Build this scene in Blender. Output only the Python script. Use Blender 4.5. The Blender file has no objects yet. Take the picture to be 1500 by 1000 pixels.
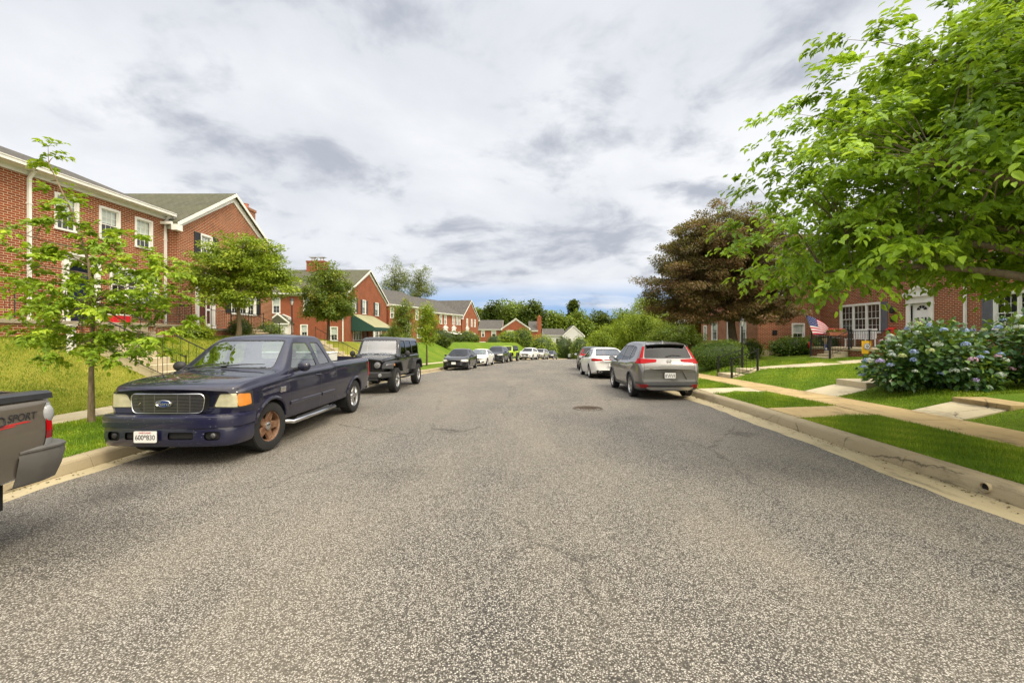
import bpy, bmesh, math, random
import numpy as np
from mathutils import Vector, Matrix
random.seed(7)
RNG = np.random.default_rng(11)
SC = bpy.context.scene
COL = SC.collection
R = math.radians
PI = math.pi

# ---------------------------------------------------------------- helpers
def tag(o, label=None, cat=None, group=None, kind=None):
    if label: o['label'] = label
    if cat: o['category'] = cat
    if group: o['group'] = group
    if kind: o['kind'] = kind
    return o

def empty(name, loc=(0, 0, 0), rz=0.0, label=None, cat=None, group=None, parent=None):
    o = bpy.data.objects.new(name, None)
    o.empty_display_size = 0.2
    COL.objects.link(o)
    o.location = loc
    o.rotation_euler = (0, 0, rz)
    if parent: o.parent = parent
    return tag(o, label, cat, group)

def copy_tree(o, parent=None):
    c = o.copy(); COL.objects.link(c)
    if parent: c.parent = parent
    for ch in list(o.children): copy_tree(ch, c)
    return c

def set_sharp(me, ang=35):
    """smooth shading with edges sharper than ang split"""
    bm = bmesh.new(); bm.from_mesh(me)
    a = R(ang)
    for f in bm.faces: f.smooth = True
    for e in bm.edges:
        if len(e.link_faces) == 2:
            e.smooth = e.calc_face_angle(0) < a
    bm.to_mesh(me); bm.free()

def box_uv(me):
    uv = me.uv_layers.new(name='UVMap')
    d = uv.data
    for p in me.polygons:
        n = p.normal
        ax, ay, az = abs(n.x), abs(n.y), abs(n.z)
        for li in p.loop_indices:
            c = me.vertices[me.loops[li].vertex_index].co
            if az > ax and az > ay: d[li].uv = (c.x, c.y)
            elif ax > ay: d[li].uv = (c.y, c.z)
            else: d[li].uv = (c.x, c.z)

def link_mesh(name, me, mats, parent=None, loc=None, rz=None):
    o = bpy.data.objects.new(name, me)
    COL.objects.link(o)
    if not isinstance(mats, (list, tuple)): mats = [mats]
    if len(me.materials) == 0:
        for m in mats: me.materials.append(m)
    if parent: o.parent = parent
    if loc is not None: o.location = loc
    if rz is not None: o.rotation_euler = (0, 0, rz)
    return o

class MB:
    """mesh builder: collects shapes, build() links ONE object"""
    def __init__(s):
        s.v = []; s.f = []; s.m = []
    def add(s, vs, fs, mi=0):
        b = len(s.v)
        s.v += [tuple(p) for p in vs]
        for f in fs:
            s.f.append([i + b for i in f]); s.m.append(mi)
    def box(s, x0, x1, y0, y1, z0, z1, mi=0):
        s.add([(x0,y0,z0),(x1,y0,z0),(x1,y1,z0),(x0,y1,z0),(x0,y0,z1),(x1,y0,z1),(x1,y1,z1),(x0,y1,z1)],
              [(0,3,2,1),(4,5,6,7),(0,1,5,4),(1,2,6,5),(2,3,7,6),(3,0,4,7)], mi)
    def quad(s, a, b, c, d, mi=0):
        s.add([a, b, c, d], [(0, 1, 2, 3)], mi)
    def poly(s, pts, mi=0):
        s.add(pts, [tuple(range(len(pts)))], mi)
    def prism(s, pts, vec, mi=0):
        """polygon (list of 3d pts) extruded by vec, closed"""
        n = len(pts); vec = Vector(vec)
        a = [Vector(p) for p in pts]; b = [p + vec for p in a]
        fs = [tuple(range(n))[::-1], tuple(range(n, 2 * n))]
        fs += [(i, (i + 1) % n, n + (i + 1) % n, n + i) for i in range(n)]
        s.add(a + b, fs, mi)
    def tube(s, pts, r, n=6, mi=0, cap=True):
        pts = [Vector(p) for p in pts]
        k = len(pts)
        rs = list(r) if isinstance(r, (list, tuple)) else [r] * k
        vs = []; fs = []
        prev = None
        for i, p in enumerate(pts):
            t = (pts[min(i + 1, k - 1)] - pts[max(i - 1, 0)])
            if t.length < 1e-9: t = Vector((0, 0, 1))
            t.normalize()
            if prev is None:
                a = t.orthogonal().normalized()
                if abs(t.z) < 0.9: a = Vector((0, 0, 1)).cross(t).normalized()
            else:
                a = prev - t * prev.dot(t)
                a = a.normalized() if a.length > 1e-6 else t.orthogonal().normalized()
            prev = a
            b = t.cross(a)
            for j in range(n):
                th = 2 * PI * (j + .5) / n
                vs.append(p + (a * math.cos(th) + b * math.sin(th)) * rs[i])
        for i in range(k - 1):
            for j in range(n):
                fs.append((i*n + j, i*n + (j+1) % n, (i+1)*n + (j+1) % n, (i+1)*n + j))
        if cap:
            fs.append(tuple(range(n))[::-1]); fs.append(tuple(range((k-1)*n, k*n)))
        s.add(vs, fs, mi)
    def lathe(s, prof, n=24, mat=None, mi=0, closed=False):
        """profile of (r, z) turned about local z, then mat"""
        mat = mat or Matrix()
        vs = []; fs = []
        k = len(prof)
        for (r, z) in prof:
            for j in range(n):
                th = 2 * PI * j / n
                vs.append(mat @ Vector((r * math.cos(th), r * math.sin(th), z)))
        kk = k if closed else k - 1
        for i in range(kk):
            i2 = (i + 1) % k
            for j in range(n):
                fs.append((i*n + j, i*n + (j+1) % n, i2*n + (j+1) % n, i2*n + j))
        s.add(vs, fs, mi)
    def disc(s, c, nrm, r, n=20, mi=0):
        nrm = Vector(nrm).normalized(); a = nrm.orthogonal().normalized(); b = nrm.cross(a); c = Vector(c)
        s.poly([c + (a*math.cos(2*PI*j/n) + b*math.sin(2*PI*j/n))*r for j in range(n)], mi)
    def sphere(s, c, r, n=10, m=6, mi=0, sc=(1, 1, 1)):
        vs = []; fs = []
        for i in range(m + 1):
            ph = PI * i / m
            for j in range(n):
                th = 2*PI*j/n
                vs.append((c[0] + r*sc[0]*math.sin(ph)*math.cos(th), c[1] + r*sc[1]*math.sin(ph)*math.sin(th), c[2] + r*sc[2]*math.cos(ph)))
        for i in range(m):
            for j in range(n):
                fs.append((i*n+j, (i+1)*n+j, (i+1)*n+(j+1) % n, i*n+(j+1) % n))
        s.add(vs, fs, mi)
    def build(s, name, mats, parent=None, smooth=None, uv=False, loc=None, rz=None, bevel=0, recalc=True):
        me = bpy.data.meshes.new(name)
        me.from_pydata(s.v, [], s.f)
        if not isinstance(mats, (list, tuple)): mats = [mats]
        for m in mats: me.materials.append(m)
        if any(s.m): me.polygons.foreach_set('material_index', s.m)
        if recalc:
            bm = bmesh.new(); bm.from_mesh(me)
            bmesh.ops.recalc_face_normals(bm, faces=bm.faces)
            bm.to_mesh(me); bm.free()
        if uv: box_uv(me)
        if smooth: set_sharp(me, smooth)
        o = link_mesh(name, me, mats, parent, loc, rz)
        if bevel:
            b = o.modifiers.new('bevel', 'BEVEL'); b.width = bevel; b.segments = 2; b.limit_method = 'ANGLE'
        return o

def np_mesh(name, verts, faces_flat, sizes, mats, var=None, smooth=False, parent=None, mi=None):
    """fast mesh from numpy arrays"""
    me = bpy.data.meshes.new(name)
    nv = len(verts); nf = len(sizes)
    me.vertices.add(nv); me.vertices.foreach_set('co', np.ascontiguousarray(verts, dtype=np.float32).ravel())
    me.loops.add(len(faces_flat)); me.loops.foreach_set('vertex_index', np.ascontiguousarray(faces_flat, dtype=np.int32))
    me.polygons.add(nf)
    st = np.concatenate([[0], np.cumsum(sizes)[:-1]]).astype(np.int32)
    me.polygons.foreach_set('loop_start', st)
    if not isinstance(mats, (list, tuple)): mats = [mats]
    for m in mats: me.materials.append(m)
    if mi is not None: me.polygons.foreach_set('material_index', np.asarray(mi, dtype=np.int32))
    if smooth: me.polygons.foreach_set('use_smooth', np.ones(nf, dtype=bool))
    me.update(calc_edges=True)
    if var is not None:
        a = me.attributes.new('var', 'FLOAT', 'FACE')
        a.data.foreach_set('value', np.asarray(var, dtype=np.float32))
    me.validate()
    return link_mesh(name, me, mats, parent)

def pchip(keys):
    xs = np.array([k[0] for k in keys], float); ys = np.array([k[1] for k in keys], float)
    n = len(xs)
    if n == 1: return lambda u: float(ys[0])
    h = np.diff(xs); d = np.diff(ys) / h
    m = np.zeros(n)
    m[0] = d[0]; m[-1] = d[-1]
    for i in range(1, n - 1):
        if d[i-1] * d[i] > 0:
            w1 = 2*h[i] + h[i-1]; w2 = h[i] + 2*h[i-1]
            m[i] = (w1 + w2) / (w1 / d[i-1] + w2 / d[i])
    def f(u):
        u = min(max(u, xs[0]), xs[-1])
        i = min(max(int(np.searchsorted(xs, u)) - 1, 0), n - 2)
        t = (u - xs[i]) / h[i]
        return float((2*t**3 - 3*t*t + 1)*ys[i] + (t**3 - 2*t*t + t)*h[i]*m[i] + (-2*t**3 + 3*t*t)*ys[i+1] + (t**3 - t*t)*h[i]*m[i+1])
    return f
def lin(keys):
    xs = [k[0] for k in keys]; ys = [k[1] for k in keys]
    return lambda u: float(np.interp(u, xs, ys))
def lerp(a, b, t): return a + (b - a) * t
def text_mesh(body, size, depth=0.002):
    cu = bpy.data.curves.new('lettering', 'FONT')
    cu.body = body; cu.size = size; cu.extrude = depth; cu.align_x = 'CENTER'; cu.align_y = 'CENTER'
    o = bpy.data.objects.new('lettering', cu)
    COL.objects.link(o)
    dg = bpy.context.evaluated_depsgraph_get()
    me = bpy.data.meshes.new_from_object(o.evaluated_get(dg))
    bpy.data.objects.remove(o); bpy.data.curves.remove(cu)
    return me
# ---------------------------------------------------------------- materials
class NT:
    def __init__(s, name):
        s.m = bpy.data.materials.new(name); s.m.use_nodes = True
        s.t = s.m.node_tree; s.n = s.t.nodes; s.n.clear()
        s.out = s.n.new('ShaderNodeOutputMaterial')
    def node(s, typ, **kw):
        nd = s.n.new(typ)
        for k, v in kw.items():
            if k.startswith('_'): setattr(nd, k[1:], v)
        return nd
    def link(s, a, b): s.t.links.new(a, b)
    def bsdf(s, base=None, rough=.6, metal=0.0, spec=.5, **kw):
        b = s.n.new('ShaderNodeBsdfPrincipled')
        b.inputs['Roughness'].default_value = rough
        b.inputs['Metallic'].default_value = metal
        b.inputs['Specular IOR Level'].default_value = spec
        if base is not None:
            if hasattr(base, 'links'): s.link(base, b.inputs['Base Color'])
            else: b.inputs['Base Color'].default_value = (*base, 1)
        for k, v in kw.items():
            b.inputs[k.replace('_', ' ')].default_value = v
        s.link(b.outputs[0], s.out.inputs['Surface'])
        s.b = b
        return b
    def obj(s): return s.node('ShaderNodeTexCoord').outputs['Object']
    def uv(s): return s.node('ShaderNodeTexCoord').outputs['UV']
    def pos(s): return s.node('ShaderNodeNewGeometry').outputs['Position']
    def map(s, v, scale=(1, 1, 1), rot=(0, 0, 0), loc=(0, 0, 0)):
        m = s.node('ShaderNodeMapping')
        m.inputs['Scale'].default_value = scale; m.inputs['Rotation'].default_value = rot; m.inputs['Location'].default_value = loc
        s.link(v, m.inputs['Vector']); return m.outputs[0]
    def noise(s, v, scale, detail=4, rough=.55, out='Fac', dist=0):
        n = s.node('ShaderNodeTexNoise')
        n.inputs['Scale'].default_value = scale; n.inputs['Detail'].default_value = detail; n.inputs['Roughness'].default_value = rough
        n.inputs['Distortion'].default_value = dist
        s.link(v, n.inputs['Vector']); return n.outputs[out]
    def voro(s, v, scale, feature='F1', out='Distance', rnd=1.0):
        n = s.node('ShaderNodeTexVoronoi'); n.feature = feature
        n.inputs['Scale'].default_value = scale; n.inputs['Randomness'].default_value = rnd
        s.link(v, n.inputs['Vector']); return n.outputs[out]
    def ramp(s, fac, stops, interp='LINEAR'):
        r = s.node('ShaderNodeValToRGB'); r.color_ramp.interpolation = interp
        el = r.color_ramp.elements
        while len(el) < len(stops): el.new(.5)
        for e, (p, c) in zip(el, stops):
            e.position = p; e.color = (*c, 1) if isinstance(c, (tuple, list)) else (c, c, c, 1)
        s.link(fac, r.inputs[0]); return r.outputs[0]
    def mix(s, a, b, fac, mode='MIX'):
        m = s.node('ShaderNodeMix'); m.data_type = 'RGBA'; m.blend_type = mode
        for sock, val in ((m.inputs[6], a), (m.inputs[7], b), (m.inputs[0], fac)):
            if hasattr(val, 'links'): s.link(val, sock)
            elif isinstance(val, (tuple, list)): sock.default_value = (*val, 1)
            else: sock.default_value = val
        return m.outputs[2]
    def math(s, op, a, b=0.0, clamp=False):
        m = s.node('ShaderNodeMath'); m.operation = op; m.use_clamp = clamp
        for sock, val in ((m.inputs[0], a), (m.inputs[1], b)):
            if hasattr(val, 'links'): s.link(val, sock)
            else: sock.default_value = val
        return m.outputs[0]
    def bump(s, h, strength=.3, dist=.01):
        b = s.node('ShaderNodeBump'); b.inputs['Strength'].default_value = strength; b.inputs['Distance'].default_value = dist
        s.link(h, b.inputs['Height']); s.link(b.outputs[0], s.b.inputs['Normal']); return b

MAT = {}
def simple(key, col, rough=.5, metal=0.0, spec=.5, vary=.12, vscale=6.0, bump=0.0, bscale=40, **kw):
    """plain paint / metal / plastic with a little uneven wear"""
    t = NT(key)
    p = t.obj()
    n = t.noise(p, vscale, 5)
    lo = tuple(c * (1 - vary) for c in col); hi = tuple(min(1, c * (1 + vary)) for c in col)
    t.bsdf(t.ramp(n, [(.3, lo), (.7, hi)]), rough, metal, spec, **kw)
    if bump: t.bump(t.noise(p, bscale, 4), bump, .004)
    MAT[key] = t.m
    return t.m

def make_mats():
    simple('white_trim', (.74, .73, .69), .45, vary=.07, vscale=3)
    simple('white_door', (.8, .8, .79), .35, vary=.04)
    simple('cream_trim', (.68, .66, .58), .5, vary=.08)
    simple('black_iron', (.012, .012, .013), .45, vary=.3)
    simple('black_plastic', (.018, .018, .019), .6, vary=.2)
    simple('grey_plastic', (.06, .062, .066), .5, vary=.1)
    simple('shutter_black', (.02, .02, .022), .5)
    simple('shutter_grey', (.12, .125, .15), .5)
    simple('door_navy', (.012, .018, .045), .3)
    simple('door_brown', (.10, .022, .016), .35)
    simple('chrome', (.62, .62, .63), .14, 1.0, vary=.03)
    simple('alloy', (.48, .48, .48), .3, 1.0, vary=.08)
    simple('alloy_dark', (.17, .17, .178), .35, .8, vary=.1)
    simple('grille_dark', (.03, .031, .034), .35, .3, vary=.2)
    simple('bumper_grey', (.095, .09, .083), .5, vary=.15)
    simple('rubber', (.014, .014, .014), .75, vary=.25, bump=.3, bscale=60)
    simple('dark_void', (.006, .006, .006), .8)
    simple('interior_grey', (.16, .165, .165), .8, vary=.15)
    simple('interior_dark', (.02, .02, .022), .8, vary=.2)
    simple('lens_red', (.34, .002, .004), .2, spec=.12, vary=.1)
    simple('lens_dark_red', (.2, .008, .01), .12, vary=.1)
    simple('lens_amber', (.55, .2, .035), .15, vary=.12)
    simple('lens_white', (.62, .62, .6), .1, vary=.1)
    simple('lens_smoke', (.25, .26, .27), .1, vary=.15)
    simple('plate_white', (.72, .72, .7), .4, vary=.05)
    simple('ink', (.02, .02, .025), .5)
    simple('emblem_blue', (.01, .03, .16), .2)
    simple('decal_red', (.4, .02, .02), .5)
    simple('red_plastic', (.6, .03, .02), .4)
    simple('red_paint', (.5, .012, .02), .45)
    simple('yellow_cloth', (.75, .45, .02), .7)
    simple('blue_cloth', (.12, .16, .42), .7)
    simple('white_cloth', (.78, .78, .76), .8, vary=.05)
    simple('flag_red', (.62, .02, .09), .7)
    simple('flag_blue', (.02, .035, .18), .7)
    simple('terracotta', (.38, .14, .08), .8)
    simple('stone_tan', (.46, .38, .25), .85, vary=.2, bump=.4)
    simple('flue_metal', (.5, .5, .5), .4, .6)
    simple('toolbox_white', (.66, .66, .62), .4)
    simple('blind', (.72, .74, .70), .7, vary=.05)
    simple('room', (.035, .035, .035), .9)
    simple('curtain', (.5, .5, .46), .9, vary=.2, vscale=9)
    simple('wreath', (.12, .05, .06), .9, vary=.6, vscale=40)
    # window panes: thin glass, part mirror, part clear
    def glass(key, tint, refl_base=.06, rough=.01):
        t = NT(key)
        tr = t.node('ShaderNodeBsdfTransparent'); tr.inputs[0].default_value = (*tint, 1)
        gl = t.node('ShaderNodeBsdfGlossy'); gl.inputs['Roughness'].default_value = rough
        lw = t.node('ShaderNodeLayerWeight'); lw.inputs['Blend'].default_value = .5
        f = t.math('ADD', t.math('MULTIPLY', t.math('POWER', lw.outputs['Facing'], 4.0), .8), refl_base, True)
        mx = t.node('ShaderNodeMixShader')
        t.link(f, mx.inputs[0]); t.link(tr.outputs[0], mx.inputs[1]); t.link(gl.outputs[0], mx.inputs[2])
        t.link(mx.outputs[0], t.out.inputs['Surface'])
        MAT[key] = t.m
    glass('pane', (.88, .92, .9), .09)
    glass('car_glass', (.60, .72, .64), .27)
    glass('car_glass_dark', (.05, .055, .06), .05)
    glass('lamp_glass', (.9, .9, .85), .08)
    # car paints
    def paint(key, col, metal=0.0, rough=.35, coat=1.0, dirt=.25, flake=0.0):
        t = NT(key)
        p = t.obj()
        d = t.noise(p, 1.7, 6, .65)
        dust = t.mix(col, tuple(min(1, c * .8 + .035) for c in col), t.math('MULTIPLY', t.ramp(d, [(.42, 0), (.75, 1)]), dirt))
        t.bsdf(dust, rough, metal, .12)
        t.b.inputs['Coat Weight'].default_value = coat
        t.b.inputs['Coat Roughness'].default_value = .04
        MAT[key] = t.m
    paint('paint_navy', (.0068, .0068, .024), .0, .4, 1.0, .3)
    paint('paint_black', (.006, .006, .007), 0, .3, 1.0, .2)
    paint('paint_white', (.72, .72, .70), 0, .4, .6, .12)
    paint('paint_taupe', (.15, .132, .108), .5, .4, 1.0, .2)
    paint('paint_grey', (.17, .167, .162), .6, .36, 1.0, .15)
    paint('paint_lime', (.46, .66, .0), 0, .35, .8, .1)
    paint('paint_silver', (.5, .48, .42), .6, .35, 1.0, .15)
    paint('paint_dark', (.016, .018, .024), .2, .35, 1.0, .2)
    # worn painted bumper of the pickup: chips showing the pale primer
    t = NT('bumper_navy'); p = t.obj()
    chips = t.ramp(t.noise(t.map(p, (9, 9, 22)), 2.0, 6, .75), [(.645, 0), (.66, 1)])
    t.bsdf(t.mix((.0085, .0095, .036), (.2, .2, .22), chips), .35); t.b.inputs['Coat Weight'].default_value = .8
    t.b.inputs['Coat Roughness'].default_value = .06
    MAT['bumper_navy'] = t.m
    # rusty steel wheel
    t = NT('rust'); p = t.obj()
    n = t.noise(p, 14, 6, .7)
    t.bsdf(t.ramp(n, [(.3, (.085, .042, .024)), (.5, (.19, .095, .05)), (.66, (.28, .2, .135)), (.8, (.36, .31, .25))]), .6, .35); t.bump(n, .4, .004)
    MAT['rust'] = t.m
    # brick
    def brick(key, c1, c2, mortar, shade=1.0):
        t = NT(key); u = t.uv()
        b = t.node('ShaderNodeTexBrick')
        b.inputs['Scale'].default_value = 1.0
        b.inputs['Brick Width'].default_value = .225; b.inputs['Row Height'].default_value = .078
        b.inputs['Mortar Size'].default_value = .011; b.inputs['Mortar Smooth'].default_value = .15
        b.inputs['Color1'].default_value = (*c1, 1); b.inputs['Color2'].default_value = (*c2, 1)
        b.inputs['Mortar'].default_value = (*mortar, 1); b.inputs['Bias'].default_value = -.1
        t.link(u, b.inputs['Vector'])
        n1 = t.noise(u, 1.1, 5); n2 = t.noise(u, 30, 3)
        c = t.mix(b.outputs[0], (.05, .02, .012), t.math('MULTIPLY', t.ramp(n1, [(.45, 0), (.8, 1)]), .35))
        c = t.mix(c, (.3, .2, .13), t.math('MULTIPLY', t.ramp(n2, [(.5, 0), (.8, 1)]), .22))
        t.bsdf(c, .9, spec=.2)
        t.bump(t.math('SUBTRACT', t.math('MULTIPLY', n2, .2), b.outputs['Fac']), .5, .008)
        MAT[key] = t.m
    brick('brick', (.27, .05, .015), (.165, .030, .010), (.46, .35, .23))
    brick('brick_far', (.28, .05, .017), (.2, .036, .012), (.32, .18, .11))
    # shingles
    def shingle(key, c1, c2, moss=0.3):
        t = NT(key); u = t.uv()
        b = t.node('ShaderNodeTexBrick'); b.inputs['Scale'].default_value = 1
        b.inputs['Brick Width'].default_value = .31; b.inputs['Row Height'].default_value = .14
        b.inputs['Mortar Size'].default_value = .006
        b.inputs['Color1'].default_value = (*c1, 1); b.inputs['Color2'].default_value = (*c2, 1)
        b.inputs['Mortar'].default_value = (c2[0]*.4, c2[1]*.4, c2[2]*.4, 1)
        t.link(u, b.inputs['Vector'])
        n = t.noise(t.map(u, (1, .35, 1)), 1.0, 6, .65)
        c = t.mix(b.outputs[0], (.10, .11, .05), t.math('MULTIPLY', t.ramp(n, [(.42, 0), (.75, 1)]), moss))
        t.bsdf(c, .9, spec=.2); t.bump(b.outputs['Fac'], .5, -.01)
        MAT[key] = t.m
    shingle('shingle_grey', (.115, .108, .098), (.075, .07, .065), .15)
    shingle('shingle_moss', (.11, .108, .075), (.08, .08, .055), .55)
    # concrete
    def concrete(key, col, dirty=.4, warm=(.2, .14, .07)):
        t = NT(key); p = t.pos()
        n = t.noise(p, .9, 7, .65); f = t.noise(p, 90, 3)
        c = t.mix(col, warm, t.math('MULTIPLY', t.ramp(n, [(.4, 0), (.75, 1)]), dirty))
        c = t.mix(c, tuple(x * .6 for x in col), t.math('MULTIPLY', t.ramp(f, [(.5, 0), (.75, 1)]), .45))
        st = t.noise(t.map(p, (2.2, .6, 2.2)), 1.3, 8, .75)
        c = t.mix(c, (.05, .042, .03), t.math('MULTIPLY', t.ramp(st, [(.53, 0), (.70, 1)]), .62))
        # hairline cracks
        wv = t.noise(p, 3.0, 4, .6, 'Color')
        cm = t.node('ShaderNodeVectorMath'); cm.operation = 'MULTIPLY_ADD'; cm.inputs[1].default_value = (.25, .25, .25); t.link(wv, cm.inputs[0]); t.link(p, cm.inputs[2])
        cr = t.ramp(t.voro(cm.outputs[0], .42, 'DISTANCE_TO_EDGE'), [(0, 1), (.008, 0)])
        c = t.mix(c, (.06, .05, .035), t.math('MULTIPLY', cr, t.ramp(n, [(.45, 0), (.55, .8)])))
        t.bsdf(c, .9, spec=.2); t.bump(f, .25, .004)
        MAT[key] = t.m
    concrete('kerb', (.36, .30, .19), .3)
    concrete('gutter', (.40, .34, .21), .25)
    concrete('walk', (.46, .34, .165), .4)
    concrete('walk_pale', (.52, .45, .30), .25)
    concrete('porch', (.34, .30, .22), .4)
    # asphalt: pale and dark stone chips in bitumen
    t = NT('asphalt'); p = t.pos()
    cell = t.voro(p, 94, 'F1', 'Color'); dist = t.voro(p, 94, 'F1', 'Distance')
    sep = t.node('ShaderNodeSeparateColor'); t.link(cell, sep.inputs[0])
    stone = t.ramp(sep.outputs[0], [(0, (.03, .027, .023)), (.16, (.085, .077, .064)), (.32, (.255, .235, .20)), (.75, (.40, .372, .325)), (1, (.53, .50, .44))])
    gap = t.ramp(dist, [(.30, 0), (.55, 1)])
    c = t.mix(stone, (.022, .02, .018), t.math('MULTIPLY', gap, .86))
    big = t.noise(t.map(p, (1, .35, 1)), .55, 6, .6)
    c = t.mix(c, (.36, .31, .225), t.math('MULTIPLY', t.ramp(big, [(.38, 0), (.70, 1)]), .26))
    tx = t.node('ShaderNodeSeparateXYZ'); t.link(p, tx.inputs[0])
    # fresher dark asphalt towards both gutters, worn paler wheel lanes in the middle
    edge = t.math('ABSOLUTE', t.math('ADD', tx.outputs[0], .45))
    edge = t.math('ADD', edge, t.math('MULTIPLY', t.math('SUBTRACT', t.noise(p, .8, 5), .5), 1.6))
    near = t.ramp(t.math('DIVIDE', tx.outputs[1], 40.0, True), [(.42, 1), (.62, 0)])
    ed = t.math('MULTIPLY', t.ramp(t.math('DIVIDE', edge, 6.0, True), [(.60, 0), (.76, 1)]), near)
    c = t.mix(c, (.02, .019, .02), t.math('MULTIPLY', ed, .16))
    st = t.noise(t.map(p, (1.3, .8, 1)), 1.25, 7, .7)
    c = t.mix(c, (.012, .011, .011), t.math('MULTIPLY', t.ramp(st, [(.64, 0), (.74, 1)]), .42))
    # oil drips where cars stand
    wob = t.noise(p, 3.5, 6, .7, 'Color')
    vm = t.node('ShaderNodeVectorMath'); vm.operation = 'MULTIPLY_ADD'; vm.inputs[1].default_value = (.9, .9, 0); t.link(wob, vm.inputs[0]); t.link(p, vm.inputs[2])
    for (ox, oy, r_, k_, sx) in ((4.55, 8.7, .34, .8, 1), (-4.3, 5.6, .55, .75, 1), (-3.9, 4.5, .8, .6, .6), (-4.4, 12.4, .6, .6, 1), (3.0, 10.2, .5, .35, 1), (-1.2, 6.3, .45, .3, .6), (-4.2, 8.2, .9, .5, 1), (3.6, 6.4, .9, .35, .6)):
        mp = t.node('ShaderNodeMapping'); mp.vector_type = 'POINT'; mp.inputs['Location'].default_value = (-ox*sx, -oy, 0); mp.inputs['Scale'].default_value = (sx, 1, 0); t.link(vm.outputs[0], mp.inputs['Vector'])
        ln = t.node('ShaderNodeVectorMath'); ln.operation = 'LENGTH'; t.link(mp.outputs[0], ln.inputs[0])
        c = t.mix(c, (.016, .014, .013), t.math('MULTIPLY', t.ramp(ln.outputs['Value'], [(r_*.35, 1), (r_, 0)]), k_*.55))
    cm = t.node('ShaderNodeVectorMath'); cm.operation = 'MULTIPLY_ADD'; cm.inputs[1].default_value = (.5, .5, 0); t.link(wob, cm.inputs[0]); t.link(p, cm.inputs[2])
    cr = t.ramp(t.voro(t.map(cm.outputs[0], (1, .55, 0)), .33, 'DISTANCE_TO_EDGE'), [(0, 1), (.0065, 0)])
    c = t.mix(c, (.02, .018, .016), t.math('MULTIPLY', cr, t.ramp(t.noise(p, .45, 3), [(.48, 0), (.58, .7)])))
    t.bsdf(c, .85, spec=.3); t.bump(t.math('SUBTRACT', 1.0, dist), .6, .006)
    MAT['asphalt'] = t.m
    # soil and turf under the blades
    def turf(key, a, b, dry, amt, sc=1.0):
        t = NT(key); p = t.pos()
        n = t.noise(p, .5 * sc, 6, .6); f = t.noise(t.map(p, (1, 1, .4)), 55, 4, .7)
        c = t.ramp(f, [(.3, a), (.7, b)])
        c = t.mix(c, dry, t.math('MULTIPLY', t.ramp(n, [(.42, 0), (.68, 1)]), amt))
        t.bsdf(c, .95, spec=.1); t.bump(f, .8, .03)
        MAT[key] = t.m
    turf('lawn', (.045, .09, .008), (.14, .23, .016), (.22, .24, .03), .4)
    turf('lawn_dry', (.10, .12, .012), (.26, .27, .03), (.34, .29, .06), .5, 1.5)
    turf('soil', (.03, .02, .012), (.09, .06, .035), (.05, .04, .02), .5)
    # leaves and grass: leaf colour varies from leaf to leaf, light passes through
    LEAF_GAIN = dict(leaf_big=2.0, leaf_young=1.8, petal_blue=1.1, petal_pale=1.1, petal_lime=1.1, petal_pink=1.1, petal_violet=1.1, petal_red=1.1, leaf_dogwood=2.3, leaf_maple=1.95, leaf_mid=1.7, leaf_copper=1.4, leaf_hydrangea=1.5, leaf_dark=1.4)
    def leaf(key, cols, trans=.35, rough=.5, spec=.35):
        t = NT(key)
        a = t.node('ShaderNodeAttribute'); a.attribute_name = 'var'
        k = len(cols)
        g = LEAF_GAIN.get(key, 1.45)
        c = t.ramp(a.outputs['Fac'], [(i / (k - 1), tuple(min(.8, q * g) for q in cols[i])) for i in range(k)])
        t.bsdf(c, rough, spec=spec)
        tl = t.node('ShaderNodeBsdfTranslucent'); t.link(t.mix(c, (.45, .5, .02), .3), tl.inputs[0])
        mx = t.node('ShaderNodeMixShader'); mx.inputs[0].default_value = trans
        t.link(t.b.outputs[0], mx.inputs[1]); t.link(tl.outputs[0], mx.inputs[2])
        t.link(mx.outputs[0], t.out.inputs['Surface'])
        MAT[key] = t.m
    leaf('leaf_big', [(.055, .105, .010), (.105, .18, .012), (.17, .27, .016), (.27, .37, .02)], .5, .42, .45)
    leaf('leaf_young', [(.06, .115, .010), (.12, .19, .012), (.2, .28, .016), (.36, .38, .02)], .4)
    leaf('leaf_dogwood', [(.04, .075, .008), (.085, .125, .010), (.15, .19, .015), (.26, .28, .025)], .3)
    leaf('leaf_maple', [(.03, .055, .008), (.06, .095, .012), (.11, .14, .018), (.30, .17, .03)], .3)
    leaf('leaf_copper', [(.05, .045, .017), (.09, .07, .028), (.155, .09, .043), (.28, .13, .08)], .3)
    leaf('leaf_dark', [(.022, .04, .007), (.042, .068, .009), (.07, .1, .013), (.1, .13, .018)], .25)
    leaf('leaf_mid', [(.035, .065, .008), (.075, .115, .012), (.12, .16, .016), (.17, .2, .02)], .3)
    leaf('leaf_bright', [(.075, .135, .010), (.14, .2, .012), (.21, .27, .016), (.30, .34, .025)], .4)
    leaf('leaf_grey', [(.06, .085, .02), (.1, .125, .032), (.14, .165, .045), (.19, .2, .07)], .35)
    leaf('leaf_hedge', [(.035, .075, .01), (.07, .12, .014), (.11, .18, .018), (.18, .25, .025)], .25)
    leaf('leaf_hydrangea', [(.012, .045, .012), (.025, .075, .016), (.045, .11, .02), (.10, .17, .03)], .25, .4, .45)
    leaf('grass_lush', [(.055, .115, .007), (.11, .19, .010), (.175, .26, .013), (.36, .34, .05)], .38, .55, .25)
    leaf('grass_dry', [(.075, .125, .010), (.14, .19, .016), (.22, .24, .028), (.36, .32, .08)], .35, .6, .2)
    leaf('litter', [(.03, .022, .014), (.06, .042, .024), (.11, .075, .04), (.07, .08, .02)], .1, .8, .1)
    leaf('petal_blue', [(.16, .24, .5), (.24, .33, .62), (.34, .44, .68), (.45, .5, .7)], .3, .6, .2)
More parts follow.
